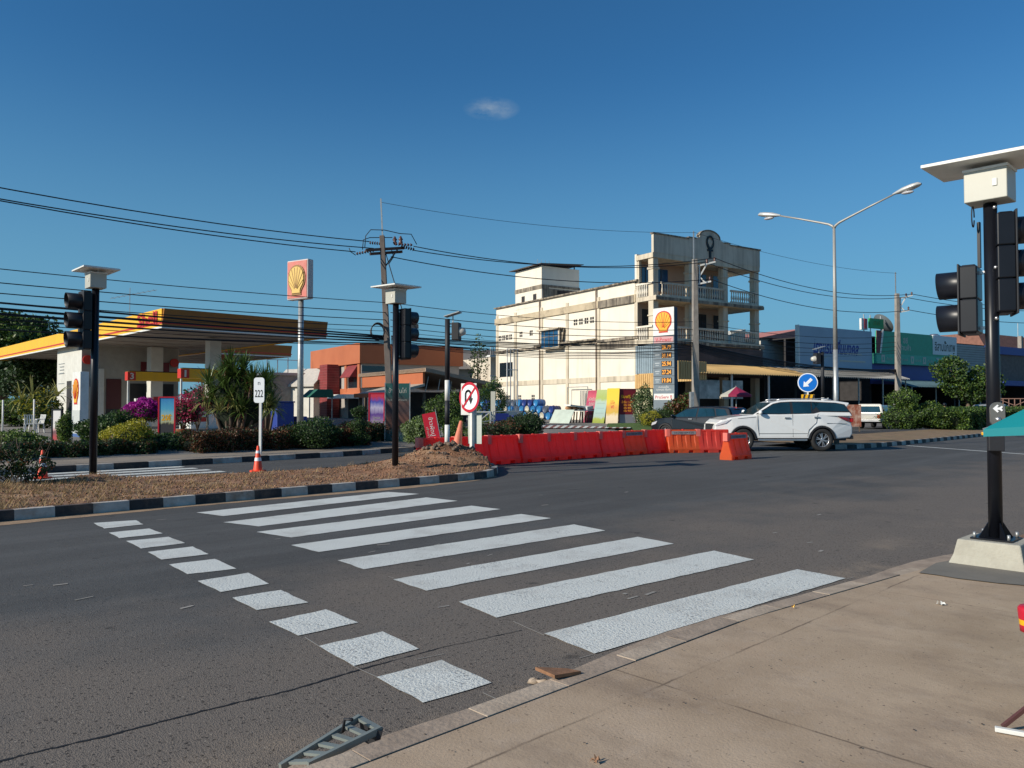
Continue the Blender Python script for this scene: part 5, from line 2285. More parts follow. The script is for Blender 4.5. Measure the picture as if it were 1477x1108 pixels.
def bougain(label, px, Y, z0, w_, h_, zb, m_, n, pot=True):
    p_ = P(px, 600, Y)
    t = thing('flowering_shrub', label, 'flowering shrub', (p_.x, p_.y, z0), 0)
    bl = [(0, 0, zb, w_ * .42, w_ * .35, h_ * .42), (-w_ * .25, 0, zb - h_ * .1, w_ * .28, w_ * .25, h_ * .33), (w_ * .25, .1, zb - h_ * .05, w_ * .28, w_ * .25, h_ * .35), (0, .1, zb + h_ * .22, w_ * .25, w_ * .2, h_ * .28)]
    leafcloud('blossom', [(a, b_, c + .04, d, e, f_) for a, b_, c, d, e, f_ in bl], n, .075, M[m_], t, aspect=.8)
    leafcloud('foliage', [(a, b_, c - .12, d * .95, e, f_ * .95) for a, b_, c, d, e, f_ in bl], n // 3, .08, M['leafM'], t)
    b = MB()
    for a_, b_, c, d, e, f_ in bl:
        b.ball((a_, b_, c - .05), 1, 10, (d * .6, e * .6, f_ * .6), .1)
    b.build('inner_growth', M['core'], t)
    b = MB()
    for k in range(5):
        a = k * 1.3
        b.tube([(0, 0, .3), (.1 * math.cos(a), .1 * math.sin(a), .6), (.3 * math.cos(a), .3 * math.sin(a), zb - .05)], [.035, .025, .01], 6)
    b.build('stems', M['bark'], t)
    if pot:
        b = MB()
        b.lathe([(0, 0), (.22, 0), (.32, .38), (.34, .42), (.3, .42), (.28, .38), (0, .36)], n=18)
        b.build('pot', mat('clay_pot', (.32, .1, .04), .7, var=.15), t)
    return t


bougain('mass of vivid purple bougainvillea in a clay pot beside the poster', 206, 30.5, .25, 1.45, .85, 1.2, 'bract', 5600)
bougain('loose pink bougainvillea in a dark pot right of the beach poster', 264, 30.5, .25, 1.5, 1.2, 1.15, 'bractR', 2300)
bougain('sparse red flowered shrub behind the pink bougainvillea', 285, 33.5, .25, 1.5, 1.5, 1.5, 'bractR', 600, False)

# spiky screw pines
p_ = P(335, 600, 28.2)
t = thing('screw_pine', 'big clump of spiky strap leaved plants in front of the canopy column', 'plant', (p_.x, p_.y, .25), 0)
roots = [(-.75, 0, 1.6), (-.35, .2, 2.35), (.0, -.2, 1.6), (.35, .15, 2.6), (.75, -.1, 2.15), (-.15, .1, 2.75), (.95, .2, 1.5), (-.6, .3, 1.2), (.45, -.35, 1.1), (-.95, .2, 2.1), (.15, .3, 2.1), (1.15, .1, 2.1), (.6, .1, 1.7), (-.3, -.1, 2.0), (1.3, .2, 1.3), (0, 0, 2.4)]
blades('leaf_blades', roots, 105, .9, .06, M['blade'], t, .75, 4, -.15)
blades('leaf_blades', [(-.35, -.35, 1.15), (.25, -.4, 1.25), (-.95, -.1, 1.4), (1.25, -.1, 1.2)], 48, .8, .04, M['bladeY'], t, 1.5, 5, .1)
blades('dead_leaves', [(x, y, z - .15) for x, y, z in roots[:9]], 22, .6, .045, M['leafR'], t, 2.6, 4, -.6)
b = MB()
for x, y, z in roots:
    b.tube([(x * .3, y * .3, -.05), (x * .7, y * .8, z * .5), (x, y, z)], [.07, .06, .05], 8)
b.build('trunk', M['bark'], t)
b = MB()
b.ball((.1, .15, 1.45), 1, 12, (.95, .35, 1.05), .15)
b.build('inner_growth', M['core'], t)
p_ = P(384, 600, 31)
t = thing('screw_pine', 'smaller thin spiky plant behind the 222 marker', 'plant', (p_.x, p_.y, .25), 0)
roots = [(0, 0, 1.7), (.15, .1, 2.3), (-.2, 0, 2.0), (.3, 0, 1.2)]
blades('leaf_blades', roots, 90, .85, .05, M['blade'], t, .9, 4, -.4)
b = MB()
for x, y, z in roots:
    b.tube([(x * .3, y * .3, -.05), (x, y, z)], [.06, .04], 8)
b.build('trunk', M['bark'], t)

# by the cafe
Ycf = 27.0
t = bush('topiary', 'topiary shrub of stacked dark green clumps beside the purple banner', 519, 628, .2, .6, 1.5, ['leafM', 'leafD'], 2600, .055, Y=Ycf, blobs=[(0, 0, 1.18, .28, .26, .2), (-.04, 0, .72, .32, .3, .22), (0, 0, .28, .36, .32, .26)], cat='bush')
bush('bush', 'round variegated cream and green bush in front of the cafe', 602, 628, .2, .95, .95, ['leafP', 'leafL'], 3800, .06, Y=Ycf)
bush('bush', 'round green bush behind the banded post', 657, 640, .2, .8, .95, ['leafL', 'leafM'], 2400, .05, Y=26)
bush('bush', 'small clipped green bush behind the no U-turn sign', 688, 640, .2, .75, .8, ['leafM', 'leafL'], 2000, .05, Y=25.5)
bush('bush', 'large shapeless dark climbing shrub over the cafe terrace', 644, 600, .3, 2.0, 1.9, ['leafM', 'leafD', 'leafL'], 2600, .1, Y=40, stems=5)
bush('bush', 'bright green willowy shrub right of the no U-turn sign', 709, 600, .3, 2.0, 2.6, ['leafL', 'leafM'], 2600, .1, Y=44, core=False, stems=9)
bush('bush', 'dark dense round bush on the verge before the blue drums', 760, 640, .3, 1.6, 1.0, ['leafD'], 5200, .07, Y=32.0)
bush('bush', 'low dark bush with the handcart behind it', 728, 640, .3, 1.7, .65, ['leafD', 'leafR'], 3000, .07, Y=31.6)
# near totem
t = bush('bush', 'loose oleander with pale flowers left of the price totem', 929, 612, .45, 1.15, 2.15, ['leafP', 'leafM', 'leafD'], 2600, .09, Y=43.5, stems=7, core=False)
bush('bush', 'clipped dome bush with yellow side at the foot of the price totem', 946, 610, .45, 2.2, 1.15, ['leafM', 'leafD'], 5200, .06, Y=41.5, blobs=[(.35, 0, .5, .85, .6, .5), (-.35, -.15, .45, .62, .5, .42)])
bush('bush', 'little yellow dome bush in front of the price totem', 940, 610, .5, 1.1, .8, ['leafY'], 3000, .05, Y=40.7)
bush('bush', 'red leaved cordyline cluster right of the price totem', 986, 612, .45, 1.7, 1.6, ['leafR', 'leafM'], 2600, .14, Y=41.8, core=False, stems=6)
bush('bush', 'small yellow green shrub beside the bracket pole', 992, 610, .45, 1.0, 1.9, ['leafL'], 900, .11, Y=43.5, core=False, stems=3)
# lawn mound under totem
b = MB()
cx_, cy_ = P(938, 600, 39.5).xy
vs = [(cx_ - 2.4, cy_ - .8, .32), (cx_ + 1.9, cy_ - 1.4, .32), (cx_ + 3.2, cy_ + 1.0, .5), (cx_ + 1.8, cy_ + 3.2, .68), (cx_ - 1.8, cy_ + 3, .62)]
b.add(vs + [(v_[0], v_[1], -.1) for v_ in vs], [(0, 1, 2, 3, 4), (0, 5, 6, 1), (1, 6, 7, 2), (2, 7, 8, 3), (3, 8, 9, 4), (4, 9, 5, 0)])
struct(b.build('lawn_mound', M['grass']))
# forecourt zebra near the boards, white on maroon
b = MB()
c2 = MB()
for k in range(13):
    x0 = 776 + k * 10.6
    q = [G(x0, 617.5, .47), G(x0 + 5.2, 617.5, .47), G(x0 + 12, 613.3, .47), G(x0 + 6.8, 613.3, .47)]
    b.add([tuple(v_) for v_ in q], [(0, 1, 2, 3)])
    q = [G(x0 - 5.2, 617.5, .466), G(x0, 617.5, .466), G(x0 + 6.8, 613.3, .466), G(x0 + 1.6, 613.3, .466)]
    c2.add([tuple(v_) for v_ in q], [(0, 1, 2, 3)])
struct(b.build('forecourt_crossing', PAINTC))
struct(c2.build('forecourt_crossing', mat('maroon_paint', (.2, .06, .05), .7)))

# left background: dark tree mass and tree
def tree(label, px, Y, h_, w_, mats, n, leaf, trunk_h=None, blobs=None, name='tree', group=None):
    p_ = P(px, 600, Y)
    t = thing(name, label, 'tree', (p_.x, p_.y, 0), 0, group)
    th = trunk_h or h_ * .35
    if blobs is None:
        blobs = []
        for k in range(9):
            a = k * 2.4
            rr = w_ * .27 * (.4 + .6 * ((k * 37) % 10) / 10)
            blobs.append((rr * math.cos(a), rr * math.sin(a), th + (h_ - th) * (.3 + .55 * ((k * 53) % 10) / 10), w_ * .26, w_ * .26, (h_ - th) * .27))
        blobs.append((0, 0, h_ - (h_ - th) * .3, w_ * .3, w_ * .3, (h_ - th) * .3))
    for i, m_ in enumerate(mats):
        leafcloud('crown', blobs, n if i == 0 else n // 3, leaf, M[m_], t)
    b = MB()
    b.tube([(0, 0, -.1), (.1, 0, th * .6), (0, .1, th * 1.2)], [w_ * .035 + .05, w_ * .028 + .03, w_ * .02], 9)
    for q in blobs[:7]:
        b.tube([(0, .05, th * .9), (q[0] * .5, q[1] * .5, (th + q[2]) / 2), (q[0], q[1], q[2])], [w_ * .018, w_ * .012, .02], 6)
    b.build('trunk', M['bark'], t)
    return t


tree('large rounded green tree rising behind the canopy at the far left', 4, 78, 10.6, 12, ['leafM', 'leafD', 'leafL'], 15000, .42)
tree('dark shadowed tree at the left edge under the canopy line', 2, 66, 6.5, 9, ['leafD'], 9000, .3)
tree('dark shadowed tree between the left edge and the kiosk', 60, 62, 5.6, 8, ['leafD'], 8000, .28)
t_ = bush('bush', 'sunlit palm like shrubs in front of the dark trees, left of the kiosk', 58, 600, .25, 2.4, 2.1, ['leafM', 'leafY', 'leafD'], 1300, .16, Y=46, core=False, stems=6)
blades('palm_fronds', [(-1.0, -.2, 1.6), (-.3, -.3, 1.9), (.5, -.2, 1.5), (1.0, 0, 1.9)], 26, 1.3, .12, M['bladeY'], t_, 1.3, 5, -.1)
bush('bush', 'lower sunlit shrub at the far left behind the parking', 20, 600, .25, 3.6, 1.8, ['leafM', 'leafL'], 2600, .16, Y=50, stems=4)
# left yard: poles, chairs
for px, yt in ((4, 577), (49, 576)):
    p_ = P(px, 600, 33)
    t = thing('marker_pole', 'slim white pole standing %s' % ('at the very left of the yard' if px < 10 else 'in front of the white chairs'), 'pole', (p_.x, p_.y, .2), 0)
    b = MB()
    b.tube([(0, 0, 0), (0, 0, 1.6 + (585 - yt) * 33 / FPX - .2)], .035, 8)
    b.build('shaft', M['white'], t)
    b = MB()
    b.lathe([(0, 0), (.09, 0), (.08, .06), (0, .07)], n=10)
    b.build('foot', M['concrete'], t)


def chair(label, px, Y, rot, m_='white', grp='white plastic chairs in the yard'):
    p_ = P(px, 600, Y)
    t = thing('plastic_chair', label, 'chair', (p_.x, p_.y, .25), rot, grp)
    b = MB()
    b.box(-.24, -.22, .42, .24, .24, .46)
    b.build('seat', M[m_], t, bevel=.01)
    b = MB()
    for x in (-.2, -.1, 0, .1, .2):
        b.bar((x, .22, .45), (x, .34, .88), .05, .02)
    b.bar((-.24, .34, .88), (.24, .34, .88), .05, .03)
    b.build('backrest', M[m_], t)
    for sx in (-1, 1):
        for sy in (-1, 1):
            b = MB()
            b.bar((sx * .22, sy * .21, .43), (sx * .26, sy * .25, 0), .045)
            b.build('leg', M[m_], t)
        b = MB()
        b.bar((sx * .26, -.2, .66), (sx * .26, .28, .68), .05, .03)
        b.bar((sx * .25, -.2, .66), (sx * .25, -.2, .43), .04)
        b.build('armrest', M[m_], t)
    return t


chair('white plastic chair tipped back at the left of the pair', 44, 38, R(40))
chair('white plastic chair at the right of the pair', 53, 38.5, R(-30))
# ------------------------------------------------------------------ cream building
BA = math.atan2(.54, .84)
M['stain'] = mat('stained_cream', (.5, .41, .28), .9, var=.15, vscale=1.2, dirt=(.1, .08, .06), damt=.8, dscale=.9, dlo=.5, dhi=.7)
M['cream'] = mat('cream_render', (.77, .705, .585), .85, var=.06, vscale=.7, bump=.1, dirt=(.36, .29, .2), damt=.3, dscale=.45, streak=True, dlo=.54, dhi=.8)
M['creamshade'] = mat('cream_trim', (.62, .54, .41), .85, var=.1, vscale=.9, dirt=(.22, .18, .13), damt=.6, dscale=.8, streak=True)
M['grime'] = mat('mouldy_ledge', (.33, .28, .21), .9, var=.3, vscale=1.5, dirt=(.06, .05, .045), damt=.85, dscale=1.4, streak=True, dlo=.42, dhi=.6)
M['parapet'] = mat('grey_parapet', (.62, .55, .44), .9, var=.12, vscale=.8, dirt=(.2, .16, .12), damt=.6, dscale=.8, streak=True, dlo=.45, dhi=.75)
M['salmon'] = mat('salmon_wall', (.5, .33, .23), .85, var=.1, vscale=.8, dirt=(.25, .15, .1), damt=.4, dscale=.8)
M['pipe'] = mat('drain_pipe', (.2, .14, .1), .7, var=.2)
M['blueglass'] = mat('blue_glass', (.015, .07, .16), .12, spec=.8, var=.3, vscale=.8)
cr = thing('cream_building', 'four storey cream shophouse with balustraded balconies and curved parapet', 'building', (9.9, 54, .3), BA)
BO = cr
Z = lambda y, Y=54: CAMH + (585 - y) * Y / FPX - .3
# local: x along facade, y back along the side wall
b = MB()
b.box(0, 1.7, -.3, 9.3, 21, 9.9)                      # body
b.box(0, 1.7, 9.9, .25, 21, 10.25)
b.box(.25, 20.75, 9.9, 9.3, 21, 10.25)
b.box(.0, 1.7, -.3, 9.28, 1.9, 12.2)
b.build('wall', M['cream'], cr)
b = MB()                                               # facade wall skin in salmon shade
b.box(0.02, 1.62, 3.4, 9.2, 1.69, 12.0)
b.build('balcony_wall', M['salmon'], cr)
b = MB()
for y in (1.72, 6.0, 10.0, 13.6, 17.7, 20.8):          # pilasters on the sunny side
    b.box(-.07, y - .16, -.3, -.001, y + .16, 9.6)
for z in (3.25, ):
    b.box(-.055, 1.9, z - .18, -.001, 20.7, z + .22)
b.build('pilaster', M['creamshade'], cr)
b = MB()
b.box(-.16, 1.4, 6.1, -.002, 21.05, 6.3)
b.box(-.45, 6.1, 6.3, -.002, 14.2, 6.42)
b.box(-.2, 1.5, 10.25, .3, 21.15, 10.36)
b.build('ledge', M['grime'], cr)
b = MB()
b.box(-.13, 1.7, 8.75, -.002, 21.1, 9.3)
b.build('string_course', M['stain'], cr)
b = MB()
b.box(-.04, 1.9, 5.55, -.003, 5.8, 6.1)
b.build('stained_band', M['grime'], cr)
b = MB()
b.box(-.17, 1.9, 8.72, -.131, 5.9, 9.25)
b.build('stained_band', M['grime'], cr)
b = MB()
for y in (6.0, 13.6):
    b.tube([(-.12, y + .2, -.3), (-.12, y + .2, 10.2)], .055, 8)
b.build('drain_pipe', M['pipe'], cr)
# vents: pierced blocks
b = MB()
for y0, z in ((6.6, 7.7), (7.3, 7.7), (8.0, 7.7), (8.7, 7.7), (18.3, 7.25), (18.9, 7.25), (19.5, 7.25), (20.1, 7.25), (15.0, 7.35), (16.6, 7.35), (14.7, 1.75), (16.8, 1.75), (18.6, 1.75), (19.2, 1.75)):
    for i in range(2):
        for j in range(2):
            b.box(-.012, y0 + i * .26, z + j * .26, -.002, y0 + i * .26 + .2, z + j * .26 + .2)
b.build('vent_block', M['dark'], cr)
# bay window
b = MB()
b.box(-.55, 10.4, 5.95, -.002, 13.1, 6.1)
b.box(-.8, 10.2, 7.5, -.002, 13.3, 7.62)
b.prism([(10.4, 6.1), (10.4, 7.5), (10.55, 7.5), (10.55, 6.1)], -.55, -.45, 'x')
bw = b.build('bay_window', M['creamshade'], cr)
b = MB()
b.box(-.5, 10.55, 6.1, -.02, 13.0, 7.5)
b.build('pane', M['blueglass'], bw)
b = MB()
for y in (11.2, 11.85, 12.5):
    b.box(-.53, y, 6.1, -.501, y + .05, 7.5)
b.box(-.53, 10.5, 6.95, -.502, 13.0, 7.0)
b.prism([(10.1, 7.5), (10.5, 7.5), (10.5, 6.0)], -.3, -.25, 'x')
b.build('mullion', M['grime'], bw)
b = MB()
b.box(-.012, 18.2, 3.9, -.002, 20.4, 5.2)
b.build('window', M['glass'], cr)
# stair tower
b = MB()
b.box(-.02, 13.62, 9.8, 4.0, 17.7, 13.2)
b.build('stair_tower', M['cream'], cr)
b = MB()
b.box(-.06, 13.56, 11.4, 4.06, 17.76, 11.6)
b.box(-.06, 13.56, 11.25, .7, 17.76, 11.41)
b.box(.1, 13.585, 9.9, 3.6, 13.62, 11.3)
b.build('tower_band', M['grime'], cr)
b = MB()
b.box(1.6, 13.57, 10.0, 3.2, 13.585, 11.2)
b.build('tower_window', M['dark'], cr)
b = MB()
m = Matrix.Translation((0, 0, 13.3)) @ Matrix.Rotation(R(-4), 4, 'Y')
b.box(-.4, 13.2, .0, 4.2, 18.2, .06)
b.xf(m)
for x, y in ((.2, 13.8), (3.6, 13.8), (.2, 17.5), (3.6, 17.5)):
    b.bar((x, y, 13.1), (x, y, 13.4 + x * .04), .08)
b.build('tower_roof', mat('rusty_sheet', (.09, .075, .07), .8, var=.3, vscale=2), cr)
b = MB()
for k in range(4):
    b.bar((.4 + k * .5, 15, 13.3), (.8 + k * .4, 15.4, 14.1), .03)
b.build('aerial', M['galv'], cr)
b = MB()
b.box(-.035, 14.4, 10.3, -.021, 14.9, 10.9)
b.build('tower_vent', M['dark'], cr)
b = MB()
b.box(-.035, 16.2, 10.3, -.021, 16.7, 10.9)
b.build('tower_vent', M['dark'], cr)
# porch: slabs, columns, balustrades
b = MB()
PW = 11.1
for z in (5.65, 8.7):
    b.box(-.05, -.35, z, PW + .1, 1.69, z + .32)
    b.box(9.3, 1.69, z, PW + .1, 4.5, z + .32)
b.box(-.1, -.1, 11.7, PW, 1.69, 12.05)
b.box(9.3, 1.69, 11.7, PW, 4.2, 12.05)
b.build('balcony_slab', M['creamshade'], cr)
b = MB()
for z in (5.62, 8.67):
    b.box(-.08, -.38, z + .04, PW + .13, -.352, z + .26)
b.build('slab_edge', M['grime'], cr)
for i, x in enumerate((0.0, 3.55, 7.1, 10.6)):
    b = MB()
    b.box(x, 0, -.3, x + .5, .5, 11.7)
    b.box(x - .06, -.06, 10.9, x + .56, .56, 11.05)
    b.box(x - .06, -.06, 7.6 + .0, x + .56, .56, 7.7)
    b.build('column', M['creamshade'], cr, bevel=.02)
b = MB()
b.box(0, 1.45, 8.9, .22, 1.69, 11.7)
b.box(10.7, 3.9, 5.9, 11.0, 4.2, 11.7)
b.build('thin_column', M['creamshade'], cr)


def balustrade(z, x0, x1, y=-.2):
    b = MB()
    b.box(x0, y - .07, z + .85, x1, y + .07, z + .98)
    b.box(x0, y - .06, z, x1, y + .06, z + .12)
    n_ = int((x1 - x0) / .24)
    for k in range(n_):
        x = x0 + (k + .5) * (x1 - x0) / n_
        b.lathe([(.05, z + .12), (.04, z + .2), (.08, z + .34), (.06, z + .5), (.035, z + .62), (.05, z + .78), (.06, z + .86)], (x, y, 0), 7)
    b.build('balustrade', M['parapet'], cr)


for z in (5.97, 9.02):
    balustrade(z, .55, 3.5)
    balustrade(z, 4.1, 7.05)
    balustrade(z, 7.65, 10.55)
    b = MB()
    b.box(-.12, .0, z + .85, 0.02, 1.68, z + .98)
    for k in range(6):
        b.lathe([(.05, z), (.04, z + .15), (.08, z + .34), (.06, z + .5), (.035, z + .62), (.05, z + .86)], (-.05, .6 + k * .19, 0), 7)
    b.build('balustrade', M['cream'], cr)
# parapet with stepped curved gable
zt = 13.35
mid = 5.55
pr = [(-.05, 12.05), (-.05, zt), (3.4, zt), (3.4, zt + .12), (4.1, zt + .12), (4.15, zt + .2), (4.4, zt + .26)]
pr += [(mid - 1.05 * math.cos(a), zt + .3 + .55 * math.sin(a)) for a in [i * math.pi / 12 for i in range(13)]]
pr += [(6.8, zt + .26), (7.0, zt + .2), (7.05, zt + .12), (7.7, zt + .12), (7.7, zt), (PW, zt), (PW, 12.05)]
pr2 = [p_ for p_ in pr if True]
b = MB()
b.prism(pr2, -.12, .1, 'y')
b.build('parapet', M['parapet'], cr)
b = MB()
b.box(-.12, -.18, zt, 3.4, .16, zt + .1)
b.box(7.7, -.18, zt, PW + .08, .16, zt + .1)
b.box(3.35, -.18, zt + .125, 4.1, .16, zt + .2)
b.box(7.05, -.18, zt + .125, 7.75, .16, zt + .2)
ar = [(mid - 1.1 * math.cos(a), zt + .3 + .6 * math.sin(a)) for a in [i * math.pi / 14 for i in range(15)]]
for a, c in zip(ar[:-1], ar[1:]):
    b.bar((a[0], -.01, a[1]), (c[0], -.01, c[1]), .3, .09)
b.build('parapet_coping', M['grime'], cr)
b = MB()
vs, fs = [], []
nn = 30
for k in range(nn):
    a = 2 * math.pi * k / nn
    for r_, y in ((.36, -.2), (.52, -.2), (.52, -.12)):
        vs.append((mid + .75 * r_ * math.cos(a), y, 13.35 + r_ * math.sin(a)))
for k in range(nn):
    q = (k + 1) % nn
    fs += [(3 * k, 3 * k + 1, 3 * q + 1, 3 * q), (3 * k + 1, 3 * k + 2, 3 * q + 2, 3 * q + 1)]
b.add(vs, fs)
b.box(mid - .1, -.19, 12.2, mid + .1, -.121, 12.86)
b.box(mid - .28, -.18, 12.7, mid + .28, -.122, 12.85)
md = b.build('medallion', M['black'], cr)
b = MB()
b.disc((mid - .1, -.16, 13.43), .14, .04, 14)
b.disc((mid + .12, -.165, 13.4), .13, .04, 14)
b.prism([(mid - .22, 13.32), (mid + .22, 13.32), (mid + .05, 13.05), (mid - .05, 13.05)], -.17, -.13, 'y')
b.build('medallion_figure', M['parapet'], md)
# windows and doors on the balconies
for z in (5.97, 9.02):
    for x0, x1 in ((.35, 1.0), (1.5, 2.9), (5.9, 6.9), (7.7, 8.9)):
        dim = z < 6
        b = MB()
        b.box(x0 - .08, 1.56, z + (.0 if x0 > 7 else .55), x1 + .08, 1.6195, z + 2.35)
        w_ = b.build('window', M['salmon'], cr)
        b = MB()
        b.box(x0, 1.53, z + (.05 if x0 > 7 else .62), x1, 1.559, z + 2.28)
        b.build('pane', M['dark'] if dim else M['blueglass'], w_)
        b = MB()
        b.box((x0 + x1) / 2 - .03, 1.515, z + .6, (x0 + x1) / 2 + .03, 1.529, z + 2.28)
        b.build('mullion', M['dark'], w_)
# ground floor: dark shop recess with pier
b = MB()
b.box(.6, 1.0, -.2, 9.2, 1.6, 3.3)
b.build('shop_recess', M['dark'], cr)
b = MB()
b.box(.0, -.3, 3.4, PW, .0, 5.6)
b.build('shop_signboard', mat('dim_signboard', (.07, .05, .05), .7, var=.4, vscale=1), cr)
# blue grey sheet panel beside the totem, yellow strip, pale wall, all on the sunny side of the porch
b = MB()
for k in range(9):
    b.box(-.24, -.35 + k * .22, 3.55, -.2, -.35 + k * .22 + .15, 5.55)
b.box(-.2, -.35, 3.55, -.16, 1.65, 5.55)
b.build('sheet_panel', mat('blue_sheet', (.25, .32, .36), .6, var=.12), cr)
b = MB()
b.box(-.3, -.35, 3.45, .1, 1.2, 3.54)
for k in range(9):
    b.box(-.34, -.4 + k * .22, 2.5, -.3, -.4 + k * .22 + .17, 3.5)
b.box(-.3, -.4, 2.5, -.27, 1.6, 3.5)
b.build('ochre_valance', mat('ochre_sheet', (.6, .38, .15), .6, var=.1), cr)
b = MB()
b.box(-.2, -.1, -.2, -.1, 1.6, 2.5)
b.build('pale_wall', mat('pale_yellow', (.72, .66, .42), .8, var=.06), cr)


def corrugated(name, parent, x0, x1, y0, y1, z0, z1, mat_, pitch=.25, amp=.05, ends=True):
    """corrugated sheet sloping from (y0,z0) back to (y1,z1) front"""
    n_ = int((x1 - x0) / pitch * 4)
    V, F = [], []
    for k in range(n_ + 1):
        x = x0 + (x1 - x0) * k / n_
        d = amp * math.sin(2 * math.pi * (x - x0) / pitch)
        V += [(x, y0, z0 + d), (x, (y0 + y1) / 2, (z0 + z1) / 2 + .12 + d), (x, y1, z1 + d), (x, y1, z1 + d - .03)]
    for k in range(n_):
        for j in range(3):
            F.append((4 * k + j, 4 * k + j + 1, 4 * k + 5 + j, 4 * k + 4 + j))
    return npmesh(name, np.array(V), np.array(F), mat_, parent, True)


M['awntan'] = mat('awning_ochre', (.62, .4, .16), .6, var=.1, vscale=.6)
M['awngrey'] = mat('awning_grey', (.42, .4, .35), .6, var=.12, vscale=.6)
aw = thing('awning', 'long ochre corrugated awning in front of the cream building', 'awning', (9.9, 54, .3), BA)
corrugated('awning_sheet', aw, -.2, 11.6, -.35, -4.2, 4.3, 3.45, M['awntan'])
b = MB()
for k in range(12):
    b.box(-1.6 + k * .22, -4.0, 3.0, -1.6 + k * .22 + .17, -3.95, 4.2)
for k in range(26):
    b.box(-.26, -4.1 + k * .15, 2.9, -.2, -4.1 + k * .15 + .11, 3.9 + k * .012)
b.box(-1.6, -3.95, 3.0, -.2, -3.9, 4.2)
b.build('awning_fascia', M['awntan'], aw)
for x in (.1, 3.4, 7.2, 11.2):
    b = MB()
    b.bar((x, -4.0, -.2), (x, -4.0, 3.5), .1)
    b.build('awning_post', M['white'], aw)
b = MB()
b.box(.3, -3.92, 1.75, 2.3, -3.86, 3.0)
b.box(2.6, -3.92, 1.75, 4.6, -3.86, 3.0)
hb = b.build('hanging_sign', mat('pale_sign', (.45, .46, .42), .6, var=.35, vscale=1.4, dirt=(.05, .12, .1), damt=.8, dscale=1.1), aw)

# shop row to the right
sh = thing('shop_row', 'row of blue fronted single storey shops with dark open fronts', 'building', (9.9, 54, .3), BA)
M['boardblue'] = mat('steel_blue_board', (.3, .4, .5), .6, var=.08, vscale=.4)
M['greenb'] = mat('green_sign', (.03, .34, .2), .5, var=.08)
M['tealb'] = mat('teal_strip', (.06, .42, .29), .5, var=.1)
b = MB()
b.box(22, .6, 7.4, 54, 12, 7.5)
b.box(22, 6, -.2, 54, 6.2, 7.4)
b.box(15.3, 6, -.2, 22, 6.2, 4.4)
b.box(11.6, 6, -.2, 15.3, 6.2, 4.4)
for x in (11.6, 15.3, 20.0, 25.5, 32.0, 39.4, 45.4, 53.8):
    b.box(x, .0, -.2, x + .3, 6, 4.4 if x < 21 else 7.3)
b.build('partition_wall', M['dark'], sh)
b = MB()
b.box(39.4, -.1, 2.5, 45.3, .2, 7.3)
b.build('grey_front', mat('grey_front', (.36, .4, .4), .7, var=.1, vscale=.7), sh)
b = MB()
b.box(25.6, -.05, 3.2, 39.2, .0, 5.9)
b.build('blue_front', M['navy'], sh)
b = MB()
b.box(45.5, -.1, 3.8, 53.6, .1, 6.6)
b.build('brown_shutter', mat('brown_shutter', (.13, .1, .08), .7, var=.2), sh)
b = MB()
b.box(45.4, -.3, 6.6, 54, 0, 7.4)
b.box(45.4, -1.8, 3.3, 54, 0, 3.8)
b.build('blue_fascia', M['navy'], sh)
b = MB()
for k in range(20):
    b.box(39.4, -.14, 2.7 + k * .23, 45.3, -.101, 2.72 + k * .23)
b.build('cladding_rib', M['blackmat'], sh)
# small clutter deep in the shops
b = MB()
for k in range(40):
    x = random.uniform(12, 53)
    y = random.uniform(1, 5)
    b.box(x, y, 0, x + random.uniform(.3, 1.2), y + .4, random.uniform(.5, 1.8))
b.build('shop_shelf', mat('dim_goods', (.06, .055, .06), .8, var=.5, island=.6), sh)

sg = thing('shop_sign', 'big steel blue signboard with dark blue Thai lettering', 'sign', (9.9, 54, .3), BA)
b = MB()
b.box(15.4, -.4, 4.45, 25.3, -.1, 7.75)
f = b.build('sign_panel', M['boardblue'], sg)
text('โรงแรมเพิ่มมงคล', mat('lettering_blue', (.01, .03, .26), .5), f, (20.3, -.405, 6.2), w=6.2, h=1.25, bold=.03, shear=.25)
b = MB()
b.box(17.3, -.43, 5.25, 18.9, -.405, 5.33)
b.box(19.6, -.43, 5.65, 23.8, -.405, 5.72)
b.box(20.7, -.43, 5.0, 24.3, -.405, 5.12)
b.build('sign_underline', M['whitebox'], f)
b = MB()
b.box(15.3, -.44, 4.4, 15.4, -.1, 7.8)
b.build('sign_edge', M['white'], sg)
sg = thing('shop_sign', 'long green signboard with pale symbols and a white Thai panel', 'sign', (9.9, 54, .3), BA)
b = MB()
b.box(26.3, -.4, 5.9, 39.3, -.1, 7.9)
f = b.build('sign_panel', M['greenb'], sg)
b = MB()
b.box(25.9, -.46, 5.0, 39.3, -.1, 5.895)
b.build('lower_strip', M['tealb'], f)
b = MB()
b.box(35.0, -.45, 6.1, 39.2, -.401, 7.9)
f2 = b.build('white_panel', mat('white_sign', (.68, .74, .75), .6), f)
text('อิสานบั๊กเทพ', M['black'], f2, (37.1, -.455, 6.95), w=3.6, h=1.0, bold=.02)
text('อีซี่\nร้านค้า', M['whitebox'], f, (30.5, -.405, 6.9), w=1.7, h=1.2, bold=.02)
